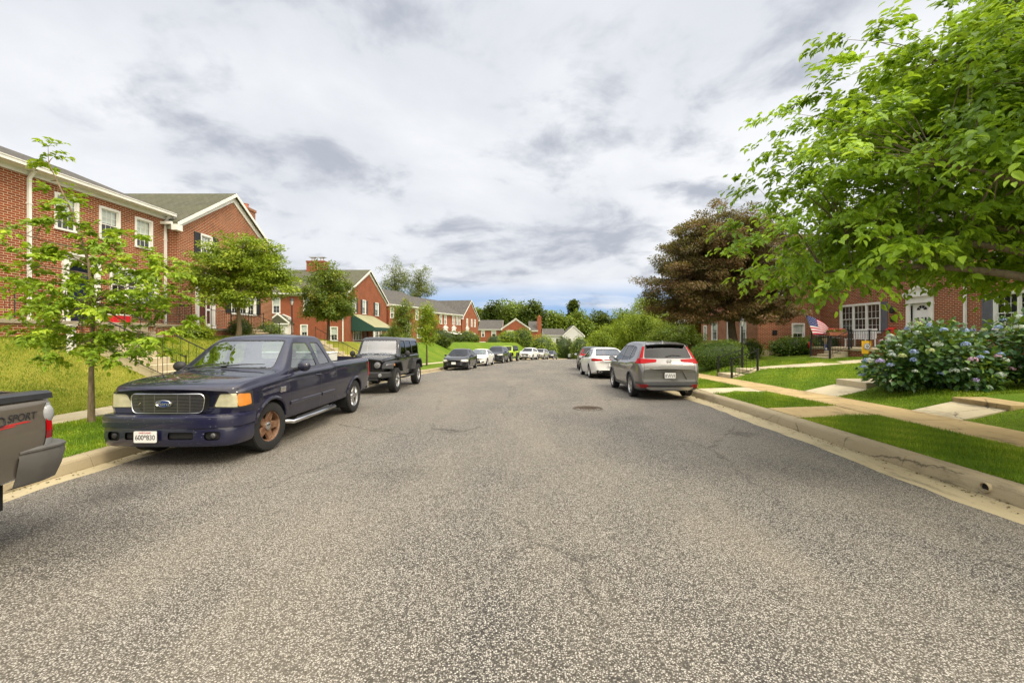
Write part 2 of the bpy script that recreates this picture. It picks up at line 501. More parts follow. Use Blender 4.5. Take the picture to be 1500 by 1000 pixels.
    leaf('petal_pale', [(.34, .42, .40), (.42, .5, .48), (.5, .56, .5), (.56, .58, .46)], .3, .6, .2)
    leaf('petal_lime', [(.34, .42, .16), (.42, .5, .2), (.5, .55, .26), (.56, .56, .3)], .3, .6, .2)
    leaf('petal_pink', [(.5, .26, .36), (.55, .3, .42), (.5, .36, .55), (.6, .4, .5)], .3, .6, .2)
    leaf('petal_violet', [(.34, .28, .6), (.42, .34, .66), (.5, .42, .7), (.55, .46, .7)], .3, .6, .2)
    leaf('petal_red', [(.5, .02, .03), (.6, .03, .05), (.65, .1, .12), (.7, .3, .3)], .3, .6, .2)
    # bark
    def bark(key, a, b):
        t = NT(key); p = t.map(t.pos(), (1, 1, .25))
        n = t.noise(p, 22, 6, .7)
        t.bsdf(t.ramp(n, [(.3, a), (.7, b)]), .9, spec=.2); t.bump(n, .7, .02)
        MAT[key] = t.m
    bark('bark', (.035, .026, .018), (.12, .09, .06))
    bark('bark_pale', (.11, .085, .05), (.26, .2, .125))
    bark('bark_tan', (.12, .095, .06), (.25, .2, .135))
    # striped canopy cloth
    t = NT('canopy_top'); o = t.obj()
    n = t.noise(t.map(o, (5, .5, 1)), 1.5, 6)
    t.bsdf(t.ramp(n, [(.3, (.19, .19, .09)), (.7, (.36, .35, .2))]), .8); MAT['canopy_top'] = t.m
    simple('canopy_green', (.008, .05, .035), .7)
    # manhole iron
    t = NT('cast_iron'); o = t.obj()
    n = t.noise(o, 20, 5)
    t.bsdf(t.ramp(n, [(.3, (.04, .028, .018)), (.7, (.11, .075, .045))]), .7, .4); t.bump(n, .3, .004); MAT['cast_iron'] = t.m
    # pale siding
    t = NT('siding'); u = t.uv()
    w = t.node('ShaderNodeTexWave'); w.bands_direction = 'Y'; w.wave_profile = 'SAW'; w.inputs['Scale'].default_value = 1.6
    t.link(u, w.inputs['Vector'])
    t.bsdf(t.ramp(w.outputs[0], [(0, (.42, .42, .42)), (.85, (.58, .58, .57)), (1, (.25, .25, .25))]), .6); MAT['siding'] = t.m
make_mats()
# ---------------------------------------------------------------- the street: plan and levels
off = pchip([(-60, 0), (18, 0), (24, .08), (30, .36), (38, 1.12), (45, 2.1), (51, 3.05), (60, 5.4), (66, 7.05), (73, 9.1), (85, 12.5), (98, 16.2), (130, 25), (400, 60), (2000, 60)])
zr = pchip([(-60, 0), (10, 0), (14.8, -.07), (17.9, -.12), (21, -.2), (30.4, -.55), (33, -.62), (38, -.78), (45, -1.0), (51, -1.18), (60, -1.5), (66, -1.75), (73, -2.1), (85, -2.75), (98, -3.45), (130, -5), (200, -7), (2000, -7)])
bankl = pchip([(-60, 1.75), (26, 1.72), (34, 1.3), (42, 1.05), (54, .95), (75, .62), (85, .4), (105, -.9), (140, -2.4), (300, -5), (2000, -5)])
bankr = pchip([(-60, .95), (20, .95), (27, .8), (36, .5), (50, -.2), (70, -1.2), (100, -2.8), (140, -3.5), (300, -5), (2000, -5)])
def smooth(t):
    t = min(max(t, 0), 1); return t*t*(3 - 2*t)
def ground_z(x, y):
    s = x - off(y); z = zr(y)
    if s <= -6.2:
        if s >= -9.45: return z + lerp(.15, .2, smooth((-6.2 - s) / 2.0))
        t = (-9.45 - s) / 4.2
        t = min(t, 1)
        k = lerp(t, smooth(t), .6)
        return lerp(z + .2, bankl(y), k)
    if s >= 5.55:
        if s <= 8.4: return z + lerp(.15, .2, smooth((s - 5.55) / 1.4))
        t = min((s - 8.4) / 9.0, 1)
        k = .28 * smooth(t * 6) + .72 * t
        return lerp(z + .2, bankr(y), k)
    return z - .12
scols = [-900, -400, -180, -90, -50, -32, -26, -22, -19, -17, -15.5, -14.5, -13.7, -13.1, -12.5, -11.9, -11.3, -10.7, -10.2, -9.8, -9.45, -8.5, -7.9, -7.2, -6.6, -6.2, -6.12,
         5.5, 5.58, 6.0, 6.5, 7.2, 8.4, 8.7, 9.1, 9.6, 10.2, 11, 12, 13.2, 14.6, 16, 17.4, 19, 22, 26, 34, 50, 90, 180, 400, 900]
yrows = [-60, -40, -25, -15] + [i * .75 - 8 for i in range(100)] + list(np.arange(68, 134, 2.0)) + [140, 160, 200, 260, 340, 460, 700, 1100, 2000]
def sheet(name, cols, rows, zf, mats, mif=None):
    vs = []; fs = []; mi = []
    n = len(cols)
    for y in rows:
        o = off(y)
        for s in cols:
            vs.append((s + o, y, zf(s, y)))
    for i in range(len(rows) - 1):
        for j in range(n - 1):
            fs.append((i*n + j, i*n + j + 1, (i+1)*n + j + 1, (i+1)*n + j))
            mi.append(mif(cols[j], rows[i]) if mif else 0)
    b = MB(); b.v = vs; b.f = fs; b.m = mi
    return tag(b.build(name, mats, smooth=60, recalc=False), kind='structure')
def gz_jit(s, y):
    z = ground_z(s + off(y), y)
    if -900 < s < -13 or s > 9.5: z += .03 * math.sin(s * 1.7 + y * .9) + .02 * math.sin(y * 2.1 - s)
    return z
sheet('ground', scols, yrows, gz_jit, [MAT['lawn'], MAT['lawn_dry']], lambda s, y: 1 if (s < -9.4 and s > -16 and y < 34) else 0)
# road sheet with a slightly wandering edge
rrows = [-60, -40, -20] + [i * .35 - 8 for i in range(90)] + list(np.arange(24, 134, 1.5)) + [145, 170, 220]
rv = []; rf = []
for y in rrows:
    e0 = -5.72 + .035 * math.sin(y * 1.9) + .02 * math.sin(y * 5.3 + 1) + random.uniform(-.012, .012)
    e1 = 4.83 + .03 * math.sin(y * 1.6 + 2) + .02 * math.sin(y * 6.1) + random.uniform(-.012, .012)
    for s in (e0, -4.2, -2.0, 0, 2.0, 3.6, e1):
        rv.append((s + off(y), y, zr(y) + .010 - .0006 * s * s))
for i in range(len(rrows) - 1):
    for j in range(6):
        rf.append((i*7 + j, i*7 + j + 1, (i+1)*7 + j + 1, (i+1)*7 + j))
b = MB(); b.v = rv; b.f = rf; b.m = [0] * len(rf)
tag(b.build('road', MAT['asphalt'], smooth=60, recalc=False), kind='structure')
grow = list(np.arange(-9, 134, 1.5)) + [150, 220]
sheet('gutter_left', [-6.1, -5.9, -5.55], grow, lambda s, y: zr(y) - .018 + (.004 if s < -6 else 0), MAT['gutter'])
sheet('gutter_right', [4.7, 5.1, 5.4], grow, lambda s, y: zr(y) - .018, MAT['gutter'])
def kerb_run(name, side, prof):
    b = MB(); y = -9.0; L = 3.05
    while y < 130:
        y1 = y + L - .008
        for ya, yb in ((y, y + L / 2), (y + L / 2, y1)):
            for (s0, h0), (s1, h1) in zip(prof[:-1], prof[1:]):
                b.quad((s0 + off(ya), ya, zr(ya) + h0), (s1 + off(ya), ya, zr(ya) + h1), (s1 + off(yb), yb, zr(yb) + h1), (s0 + off(yb), yb, zr(yb) + h0))
        for yy in (y, y1):
            b.poly([(s + off(yy), yy, zr(yy) + h) for s, h in prof])
        y += L
    return tag(b.build(name, MAT['kerb'], smooth=50, recalc=True), kind='structure')
kerb_run('kerb_right', 1, [(5.33, -.1), (5.34, .0), (5.36, .06), (5.385, .115), (5.41, .14), (5.45, .153), (5.55, .158), (5.63, .158), (5.64, -.1)])
kerb_run('kerb_left', -1, [(-6.03, -.1), (-6.04, .0), (-6.06, .06), (-6.08, .115), (-6.10, .14), (-6.13, .153), (-6.2, .158), (-6.27, .158), (-6.28, -.1)])
def slabs(name, s0, s1, y0, y1, L, mat, h=.016, step=0):
    b = MB(); y = y0
    while y < y1 - .05:
        yb = min(y + L, y1) - .022
        k = random.uniform(-.003, .003)
        def P(s, yy, d): return (s + off(yy), yy, ground_z(s + off(yy), yy) + d)
        top = [P(s0, y, h + k), P(s1, y, h + k), P(s1, yb, h + k), P(s0, yb, h + k)]
        bot = [P(s0, y, -.06), P(s1, y, -.06), P(s1, yb, -.06), P(s0, yb, -.06)]
        b.add(top + bot, [(0, 1, 2, 3), (0, 4, 5, 1), (1, 5, 6, 2), (2, 6, 7, 3), (3, 7, 4, 0)])
        y += L
    return tag(b.build(name, mat, recalc=True), kind='structure')
slabs('sidewalk_right', 7.2, 8.4, -8, 120, 1.5, MAT['walk'])
slabs('sidewalk_left', -9.42, -8.5, -8, 120, 1.5, MAT['walk_pale'])
def path_right(name, x0, x1, y0, y1, mat, h=.02, n=4, zf=None):
    b = MB()
    for i in range(n):
        xa = lerp(x0, x1, i / n); xb = lerp(x0, x1, (i + 1) / n) - .01
        za = (zf or ground_z)(xa, (y0 + y1) / 2) + h; zb = (zf or ground_z)(xb, (y0 + y1) / 2) + h
        b.add([(xa, y0, za), (xb, y0, zb), (xb, y1, zb), (xa, y1, za), (xa, y0, za - .2), (xb, y0, zb - .2), (xb, y1, zb - .2), (xa, y1, za - .2)],
              [(0, 1, 2, 3), (0, 4, 5, 1), (1, 5, 6, 2), (2, 6, 7, 3), (3, 7, 4, 0)])
    return tag(b.build(name, mat, recalc=True), kind='structure')
path_right('path', 5.65, 7.19, 9.0, 10.2, MAT['walk'], .012, 1)
path_right('path', 5.65, 7.19, 13.1, 14.3, MAT['walk_pale'], .012, 1)
path_right('path', 8.41, 9.3, 11.9, 13.2, MAT['walk_pale'], .012, 1)
path_right('path', 8.41, 9.3, 8.5, 9.6, MAT['walk_pale'], .012, 1)
path_right('path', 9.95, 16.8, 18.05, 19.15, MAT['walk_pale'], .03, 6)
path_right('path', -13.9, -12.6, 20.3, 21.4, MAT['walk_pale'], .03, 1)
path_right('path', -14.6, -12.9, 12.9, 13.9, MAT['walk_pale'], .03, 1)
# ---------------------------------------------------------------- steps set in the lawns
def steps_thing(name, x0, x1, y0, y1, z0, z1, n, mat, label, cheeks=True):
    """flight along x from x0 (bottom) to x1 (top)"""
    t = empty(name, ((x0 + x1) / 2, (y0 + y1) / 2, z0), 0, label, 'steps')
    cx, cy = (x0 + x1) / 2, (y0 + y1) / 2
    b = MB()
    for i in range(n):
        xa = lerp(x0, x1, i / n) - cx; xb = x1 - cx
        za = (z1 - z0) * i / n; zb = (z1 - z0) * (i + 1) / n
        xa, xb = min(xa, xb), max(xa, xb)
        d = .002 * i
        b.box(xa, xb, y0 - cy + d, y1 - cy - d, za - (.3 if i == 0 else 0), zb)
    b.build('treads', mat, t, bevel=.012)
    return t
st = steps_thing('garden_steps', -9.5, -12.6, 12.85, 13.95, .2, 1.72, 8, MAT['walk_pale'], 'pale concrete steps climbing the grass bank past the navy pickup')
steps_thing('garden_steps', -9.4, -12.4, 26.3, 27.3, -.25, 1.5, 8, MAT['walk_pale'], 'concrete garden steps on the bank behind the bed of the navy pickup')
steps_thing('path_steps', 8.45, 9.95, 18.0, 19.2, .04, .42, 2, MAT['walk_pale'], 'two shallow concrete steps between low black rails beside the clipped hedge')
t = steps_thing('garden_step', 9.3, 12.2, 12.0, 13.15, .2, .55, 1, MAT['walk_pale'], 'pale concrete landing step ending at the hydrangeas')
t = steps_thing('garden_step', 9.3, 15, 8.45, 9.6, .2, .5, 1, MAT['walk'], 'weathered tan stone landing step in front of the hydrangeas')
# ---------------------------------------------------------------- iron rails
def railing(b, p, q, h, gap=.13, post=.022, bal=.008, ends=True, low=.1, mi=0, posts=None):
    p = Vector(p); q = Vector(q); L = (q - p).length; up = Vector((0, 0, 1))
    b.tube([p + up*h, q + up*h], .019, 4, mi); b.tube([p + up*low, q + up*low], .012, 4, mi)
    n = max(2, int(L / gap))
    for i in range(1, n):
        a = p.lerp(q, i / n)
        b.tube([a + up*low, a + up*h], bal, 4, mi, cap=False)
    if ends:
        k = posts or 2
        for i in range(k):
            a = p.lerp(q, i / (k - 1)) if k > 1 else p
            b.tube([a - up*.08, a + up*(h + .04)], post, 4, mi)
            b.box(a.x - post*1.2, a.x + post*1.2, a.y - post*1.2, a.y + post*1.2, a.z + h + .04, a.z + h + .06, mi)
def rail_thing(name, p, q, h, label, group, **kw):
    p = Vector(p); q = Vector(q)
    b = MB(); railing(b, (0, 0, 0), q - p, h, **kw)
    o = b.build(name, MAT['black_iron'], None, loc=p)
    return tag(o, label, 'railing', group)
GR = 'black iron handrails beside garden steps'
rail_thing('handrail', (-12.7, 12.8, 1.68), (-9.7, 12.8, .3), .9, 'black iron handrail on the steps behind the young street tree', GR, gap=.3, post=.02)
rail_thing('handrail', (-12.6, 14.05, 1.7), (-9.8, 14.05, .36), .9, 'black iron handrail sloping down behind the windscreen of the navy pickup', GR, gap=.26, post=.02)
rail_thing('handrail', (-12.2, 26.2, 1.42), (-9.5, 26.2, -.05), .85, 'black iron handrail sloping down the lawn above the white toolbox', GR, gap=.28, post=.02)
rail_thing('walk_rail', (8.5, 18.0, .06), (9.55, 18.0, .42), .8, 'low black rail of thick posts on the walk, nearer of two by the hedge', GR, post=.05, gap=.14)
rail_thing('walk_rail', (8.5, 19.25, .06), (9.55, 19.25, .42), .8, 'low black rail of thick posts on the walk, touching the clipped hedge', GR, post=.05, gap=.14)
# ---------------------------------------------------------------- manhole cover and kerb drain
t = empty('manhole_cover', (1.64, 11.1, zr(11.1) + .008), 0, 'round rusty iron manhole cover in the road before the grey car', 'manhole cover')
b = MB(); b.lathe([(.0, .0), (.30, .0), (.31, .006), (.32, .006)], 40); 
for i in range(-4, 5):
    for j in range(-4, 5):
        if (i*i + j*j) < 17: b.box(i*.062 - .022, i*.062 + .022, j*.062 - .012, j*.062 + .012, -.004, .006)
b.build('lid', MAT['cast_iron'], t)
b = MB(); b.lathe([(.325, -.02), (.325, .007), (.37, .007), (.375, -.02)], 40); b.build('ring', MAT['cast_iron'], t)
t = empty('drain_outlet', (5.345, 5.12, .075), 0, 'round drain outlet let into the kerb at the edge of the road', 'drain')
mrot = Matrix.Rotation(-PI/2, 4, 'Y')
b = MB(); b.lathe([(.05, -.08), (.05, .016), (.058, .016), (.06, -.02)], 24, mrot); b.build('pipe', MAT['kerb'], t, smooth=40)
b = MB(); b.lathe([(0, -.012), (.05, -.012)], 24, mrot); b.build('opening', MAT['dark_void'], t)
# ---------------------------------------------------------------- houses
WT = MAT['white_trim']
def wall_grid(b, W, z0, z1, ops, place, mi=0):
    """wall rectangle with openings left out; place(u, z) -> point"""
    us = sorted(set([0, W] + [v for o in ops for v in (o['x0'], o['x1'])]))
    zs = sorted(set([z0, z1] + [v for o in ops for v in (o['z0'], o['z1'])]))
    for i in range(len(us) - 1):
        for j in range(len(zs) - 1):
            um, zm = (us[i] + us[i+1]) / 2, (zs[j] + zs[j+1]) / 2
            if any(o['x0'] < um < o['x1'] and o['z0'] < zm < o['z1'] for o in ops): continue
            b.quad(place(us[i], zs[j]), place(us[i+1], zs[j]), place(us[i+1], zs[j+1]), place(us[i], zs[j+1]), mi)
    for o in ops:   # brick reveals
        a, c = o['x0'], o['x1']; d, e = o['z0'], o['z1']
        for (u0, w0), (u1, w1) in (((a, d), (a, e)), ((a, e), (c, e)), ((c, e), (c, d)), ((c, d), (a, d))):
            b.quad(place(u0, w0), place(u1, w1), place(u1, w1, .12), place(u0, w0, .12), mi)

def make_window(o, parent, M, units=1, cols=3, rows=2, blind=0.0, simple_=False, trim=.085, mat=None, shut=None, sill=True, pane_l=None):
    """double-hung window; M maps (u, z, depth into wall) to local space"""
    mat = mat or WT
    x0, x1, z0, z1 = o['x0'], o['x1'], o['z0'], o['z1']
    f = MB()
    def bx(a, c, d, e, p, q, mi=0):
        cs = [M(u, z, w) for w in (p, q) for (u, z) in ((a, d), (c, d), (c, e), (a, e))]
        f.add(cs, [(0, 1, 2, 3), (7, 6, 5, 4), (0, 4, 5, 1), (1, 5, 6, 2), (2, 6, 7, 3), (3, 7, 4, 0)], mi)
    t = trim
    bx(x0 - .01, x0 + t, z0, z1, -.025, .1); bx(x1 - t, x1 + .01, z0, z1, -.025, .1)
    bx(x0 + t, x1 - t, z1 - t, z1 + .01, -.025, .1)
    bx(x0 - .03, x1 + .03, z0 - .06, z0, -.06, .1)
    bx(x0, x1, z0, z1, .16, .17, 1)          # dark panel standing in for the dimness of the room
    pn = MB(); bl = MB()
    n = units; g = .07
    w = (x1 - x0 - 2*t - (n - 1)*g) / n
    for k in range(n):
        a = x0 + t + k*(w + g); c = a + w
        if k: bx(a - g, a, z0, z1 - t, -.02, .1)
        zt = z1 - t; zb = z0; zm = (zt + zb) / 2; r = .035
        for (d, e, dep) in ((zm - .02, zt, .03), (zb, zm + .02, .055)):
            bx(a, a + r, d, e, dep, dep + .03); bx(c - r, c, d, e, dep, dep + .03)
            bx(a + r, c - r, e - r, e, dep, dep + .03); bx(a + r, c - r, d, d + r, dep, dep + .03)
            if not simple_:
                for i in range(1, cols):
                    u = lerp(a + r, c - r, i / cols); bx(u - .007, u + .007, d + r, e - r, dep + .004, dep + .022)
                for i in range(1, rows):
                    z = lerp(d + r, e - r, i / rows); bx(a + r, c - r, z - .007, z + .007, dep + .006, dep + .02)
            pn.quad(M(a + r, d + r, dep + .014), M(c - r, d + r, dep + .014), M(c - r, e - r, dep + .014), M(a + r, e - r, dep + .014))
        if blind > 0:
            zz = lerp(zt, zb, blind)
            if True:
                bl.quad(M(a + .01, zz, .11), M(c - .01, zz, .11), M(c - .01, zt, .11), M(a + .01, zt, .11))
            else:
                m = int((zt - zz) / .05)
                for i in range(m):
                    z = zt - i*.05
                    bl.quad(M(a + .01, z - .046, .105), M(c - .01, z - .046, .105), M(c - .01, z, .125), M(a + .01, z, .125))
    fo = f.build('window', [mat, MAT['room']], parent)
    pn.build('pane', MAT['pane'], fo)
    if blind > 0: bl.build('blind', MAT['blind'], fo)
    if shut:
        sw = .4
        for sgn in shut[1]:
            s = MB()
            a = x0 - .02 - sw if sgn < 0 else x1 + .02
            def sb(u0, u1, d, e, p, q):
                cs = [M(u, z, ww) for ww in (p, q) for (u, z) in ((u0, d), (u1, d), (u1, e), (u0, e))]
                s.add(cs, [(0, 1, 2, 3), (7, 6, 5, 4), (0, 4, 5, 1), (1, 5, 6, 2), (2, 6, 7, 3), (3, 7, 4, 0)])
            sb(a, a + sw, z0, z1, -.03, .0)
            sb(a, a + .05, z0, z1, -.045, -.03); sb(a + sw - .05, a + sw, z0, z1, -.045, -.03)
            for zz in (z0, (z0 + z1)/2 - .03, z1 - .06): sb(a + .05, a + sw - .05, zz, zz + .06, -.043, -.03)
            nl = 18 if not simple_ else 0
            for i in range(nl):
                z = lerp(z0 + .08, z1 - .08, i / nl); sb(a + .05, a + sw - .05, z, z + .03, -.038, -.03)
            s.build('shutter', shut[0], parent)
    return fo

def make_door(o, parent, M, leaf='door_brown', surround=True, ped=True, number=None, storm=False, fan=False):
    x0, x1, z0, z1 = o['x0'], o['x1'], o['z0'], o['z1']
    s = MB()
    def mk(bd):
        def bx(a, c, d, e, p, q, mi=0):
            cs = [M(u, z, w) for w in (p, q) for (u, z) in ((a, d), (c, d), (c, e), (a, e))]
            bd.add(cs, [(0, 1, 2, 3), (7, 6, 5, 4), (0, 4, 5, 1), (1, 5, 6, 2), (2, 6, 7, 3), (3, 7, 4, 0)], mi)
        return bx
    bx = mk(s)
    pw = .2
    if surround:
        for (a, c) in ((x0 - pw, x0), (x1, x1 + pw)):
            bx(a, c, z0, z1, -.07, .1); bx(a - .02, c + .02, z0, z0 + .18, -.09, .08); bx(a - .02, c + .02, z1 - .1, z1, -.09, .08)
            bx(a + .05, c - .05, z0 + .25, z1 - .18, -.085, -.07)
        bx(x0 - pw, x1 + pw, z1, z1 + .3, -.08, .1)
        bx(x0 - pw - .06, x1 + pw + .06, z1 + .3, z1 + .38, -.16, .1)
        if ped:
            a, c, h = x0 - pw - .1, x1 + pw + .1, .36
            zc = z1 + .38
            pts = [M(a, zc, -.1), M(c, zc, -.1), M((a + c)/2, zc + h, -.1)]
            v = Vector(M(0, 0, .1)) - Vector(M(0, 0, -.1))
            s.prism(pts, v)
            for (u0, u1) in ((a, (a+c)/2), (c, (a+c)/2)):
                s.prism([M(u0, zc, -.17), M(u1, zc + h, -.17), M(u1, zc + h + .09, -.17), M(u0, zc + .09, -.17)], Vector(M(0, 0, .1)) - Vector(M(0, 0, -.17)))
        s.build('door_surround', WT, parent)
    d = MB(); bx = mk(d)
    bx(x0, x1, z0, z1, .09, .11)
    W = x1 - x0; H = z1 - z0
    for (u0, u1) in ((.12, .46), (.54, .88)):
        for (h0, h1) in ((.06, .26), (.32, .56), (.62, .8)):
            bx(x0 + W*u0, x0 + W*u1, z0 + H*h0, z0 + H*h1, .08, .09)
    do = d.build('door', MAT[leaf], parent)
    k = MB(); kb = M(x0 + .12*W, z0 + H*.45, .05); k.sphere(kb, .035, 8, 6); k.build('handle', MAT['chrome'], do)
    if fan:
        p = MB()
        for i in range(4):
            a0 = PI * i / 4 + .06; a1 = PI * (i + 1) / 4 - .06
            c = (x0 + W/2, z0 + H*.84)
            p.poly([M(c[0] + .1*math.cos(a), c[1] + .1*math.sin(a), .078) for a in (a0, a1)] + [M(c[0] + .27*math.cos(a), c[1] + .22*math.sin(a), .078) for a in (a1, (a0+a1)/2, a0)])
        p.build('fanlight', MAT['interior_dark'], do)
        p = MB()
        for (u, h) in ((.3, .64), (.52, .64), (.3, .5), (.3, .33), (.52, .3), (.3, .18), (.52, .16), (.7, .64), (.7, .16)):
            p.add([M(x0 + W*(u - .05), z0 + H*(h - .035), .077), M(x0 + W*(u + .05), z0 + H*(h - .035), .077), M(x0 + W*(u + .05), z0 + H*(h + .035), .077), M(x0 + W*(u - .05), z0 + H*(h + .035), .077)], [(0, 1, 2, 3)])
        p.build('door_glass', MAT['interior_dark'], do)
    if storm:
        q = MB(); bx = mk(q)
        a = x0 + W*.62
        bx(a, x1, z0, z0 + H*.12, .03, .055); bx(a, a + .05, z0 + H*.12, z1, .03, .055); bx(x1 - .05, x1, z0 + H*.12, z1, .03, .055); bx(a + .05, x1 - .05, z1 - .08, z1, .03, .055)
        bx(a + .05, x1 - .05, z0 + H*.45, z0 + H*.49, .03, .055)
        q.build('storm_door', MAT['white_door'], parent)
    return do

def house(name, label, loc, theta, W, D, zb, eave, ridge, roof='eaves', front=(), near=(), far=(), brick='brick', shing='shingle_grey', frieze=.34, spouts=(), chimneys=(), over=.3, group=None, cat='house', wallmat=None, eave_r=None, closed_sides=True):
    """local frame: x along the facade, y into the house, z up (z values absolute)"""
    t = empty(name, (loc[0], loc[1], zb), theta, label, cat, group)
    Z = lambda z: z - zb
    w = MB()
    def F(u, z, d=0.0): return (u, d, Z(z))
    def N(u, z, d=0.0): return (d, u, Z(z))
    def Fr(u, z, d=0.0): return (W - d, u, Z(z))
    wall_grid(w, W, zb - .6, eave, list(front), F)
    wall_grid(w, D, zb - .6, eave, list(near), N)
    wall_grid(w, D, zb - .6, eave, list(far), Fr)
    w.quad((0, D, -.6), (W, D, -.6), (W, D, Z(eave)), (0, D, Z(eave)))
    if roof == 'gable':
        w.poly([(0, 0, Z(eave)), (W, 0, Z(eave)), (W/2, 0, Z(ridge) - .1)]); w.poly([(0, D, Z(eave)), (W, D, Z(eave)), (W/2, D, Z(ridge) - .1)])
    else:
        w.poly([(0, 0, Z(eave)), (0, D, Z(eave)), (0, D/2, Z(ridge) - .1)]); w.poly([(W, 0, Z(eave)), (W, D, Z(eave)), (W, D/2, Z(ridge) - .1)])
    w.build('wall', wallmat or MAT[brick], t, uv=True, recalc=False)
    # roof
    r = MB(); th = .1; tr = MB()
    if roof == 'gable':
        s = (ridge - eave) / (W/2)
        ov = over
        for sg in (0, 1):
            x_e = -ov if sg == 0 else W + ov
            z_e = Z(eave) - ov*s
            pts = [(x_e, -.22, z_e), (W/2, -.22, Z(ridge)), (W/2, D + .2, Z(ridge)), (x_e, D + .2, z_e)]
            r.prism(pts, (0, 0, th))
            # rake boards and gutter
            for yy in (-.25, D + .2):
                tr.prism([(x_e, yy, z_e - .09), (W/2, yy, Z(ridge) - .09), (W/2, yy, Z(ridge) + .085), (x_e, yy, z_e + .085)], (0, .05 if yy > 0 else .028, 0))
            tr.prism([(0 if sg == 0 else W, -.06, Z(eave) - .28), (W/2, -.06, Z(ridge) - .38), (W/2, -.06, Z(ridge) - .02), (0 if sg == 0 else W, -.06, Z(eave))], (0, .055, 0))
            a, c = (x_e - .1, 0) if sg == 0 else (W, x_e + .1)
            tr.box(a, c, -.24, -.0, z_e - .28, z_e - .02)
            tr.box(x_e - .11 if sg == 0 else x_e, x_e if sg == 0 else x_e + .11, .0, D, z_e - .02, z_e + .1)
            if sg == 0: tr.box(-.05, -.003, .0, D, Z(eave) - frieze, Z(eave) - .0)
            else: tr.box(W + .003, W + .05, .0, D, Z(eave) - frieze, Z(eave))
    else:
        s = (ridge - eave) / (D/2)
        ov = over
        for sg in (0, 1):
            y_e = -ov if sg == 0 else D + ov
            z_e = Z(eave) - ov*s
            pts = [(-.02, y_e, z_e), (W + .02, y_e, z_e), (W + .02, D/2, Z(ridge)), (-.02, D/2, Z(ridge))]
            r.prism(pts, (0, 0, th))
        tr.box(0, W, -.05, -.003, Z(eave) - frieze, Z(eave) - .05)
        tr.box(0, W, -.05, -ov - .02, Z(eave) - .06 - ov*s, Z(eave) - .02 - ov*s)     # soffit
        tr.box(-.02, W + .02, -ov - .13, -ov - .02, Z(eave) - ov*s - .05, Z(eave) - ov*s + .085)   # gutter
        tr.box(-.02, W + .02, -ov - .15, -ov - .13, Z(eave) - ov*s + .06, Z(eave) - ov*s + .09)
        for xx in (-.04, W + .02):
            tr.prism([(xx, -ov, z_e - .12), (xx, D/2, Z(ridge) - .12), (xx, D/2, Z(ridge) + .08), (xx, -ov, z_e + .08)], (.018, 0, 0))
            tr.prism([(xx, D + ov, z_e - .12), (xx, D/2, Z(ridge) - .12), (xx, D/2, Z(ridge) + .08), (xx, D + ov, z_e + .08)], (.018, 0, 0))
    ro = r.build('roof', MAT[shing], t, uv=True)
    tr.build('eaves_trim', WT, t)
    for (cx0, cx1, cy0, cy1, ztop, zlow, pots) in chimneys:
        c = MB(); c.box(cx0, cx1, cy0, cy1, Z(zlow), Z(ztop) - .16); c.box(cx0 - .05, cx1 + .05, cy0 - .05, cy1 + .05, Z(ztop) - .16, Z(ztop))
        ch = c.build('chimney', MAT[brick], ro, uv=True)
        for i in range(pots):
            p = MB()
            px = lerp(cx0, cx1, (i + .5) / pots) if cx1 - cx0 > cy1 - cy0 else (cx0 + cx1)/2
            py = (cy0 + cy1)/2 if cx1 - cx0 > cy1 - cy0 else lerp(cy0, cy1, (i + .5) / pots)
            m = Matrix.Translation((px, py, Z(ztop)))
            p.lathe([(.2, 0), (.18, .3), (.2, .3), (.2, .34), (.02, .34)], 12, m)
            if pots > 1: p.box(px - .3, px + .3, py - .4, py + .4, .42 + Z(ztop), .46 + Z(ztop)); p.box(px - .16, px + .16, py - .16, py + .16, Z(ztop) + .30, Z(ztop) + .42)
            p.build('chimney_pot' if pots == 1 else 'flue_cap', MAT['terracotta'] if pots == 1 else MAT['flue_metal'], ch)
    for (xx, side, ztop, zlow) in spouts:
        d = MB()
        if side == 'f':
            d.box(xx - .045, xx + .045, -.1, -.02, Z(zlow), Z(ztop) - .35)
            d.prism([(xx - .045, -.1, Z(ztop) - .35), (xx + .045, -.1, Z(ztop) - .35), (xx + .045, -.02, Z(ztop) - .35), (xx - .045, -.02, Z(ztop) - .35)], (0, -.2, .3))
            d.box(xx - .06, xx + .06, -.11, -.005, Z(ztop) - 1.2, Z(ztop) - 1.16); d.box(xx - .06, xx + .06, -.11, -.005, Z(zlow) + 1.2, Z(zlow) + 1.24)
            d.prism([(xx - .045, -.1, Z(zlow)), (xx + .045, -.1, Z(zlow)), (xx + .045, -.02, Z(zlow)), (xx - .045, -.02, Z(zlow))], (0, -.25, -.12))
        else:
            d.box(-.1, -.02, xx - .045, xx + .045, Z(zlow), Z(ztop)); d.box(-.11, -.005, xx - .06, xx + .06, Z(zlow) + 1.5, Z(zlow) + 1.54)
        d.build('downspout', WT, t)
    def window(side, o, **kw):
        fn = {'f': F, 'n': N, 'r': Fr}[side]
        return make_window(o, t, fn, **kw)
    def door(side, o, **kw):
        fn = {'f': F, 'n': N, 'r': Fr}[side]
        return make_door(o, t, fn, **kw)
    return t, window, door, Z
def O(x0, x1, z0, z1): return dict(x0=x0, x1=x1, z0=z0, z1=z1)
def porch(t, Z, x0, x1, y0, y1, ztop, zlow, slab=.12, brick='brick', slabmat='porch'):
    b = MB(); b.box(x0 + .06, x1 - .06, y0 + .06, y1, Z(zlow), Z(ztop) - slab)
    b.build('porch_base', MAT[brick], t, uv=True)
    b = MB(); b.box(x0, x1, y0, y1, Z(ztop) - slab, Z(ztop)); b.build('porch_slab', MAT[slabmat], t, bevel=.015)
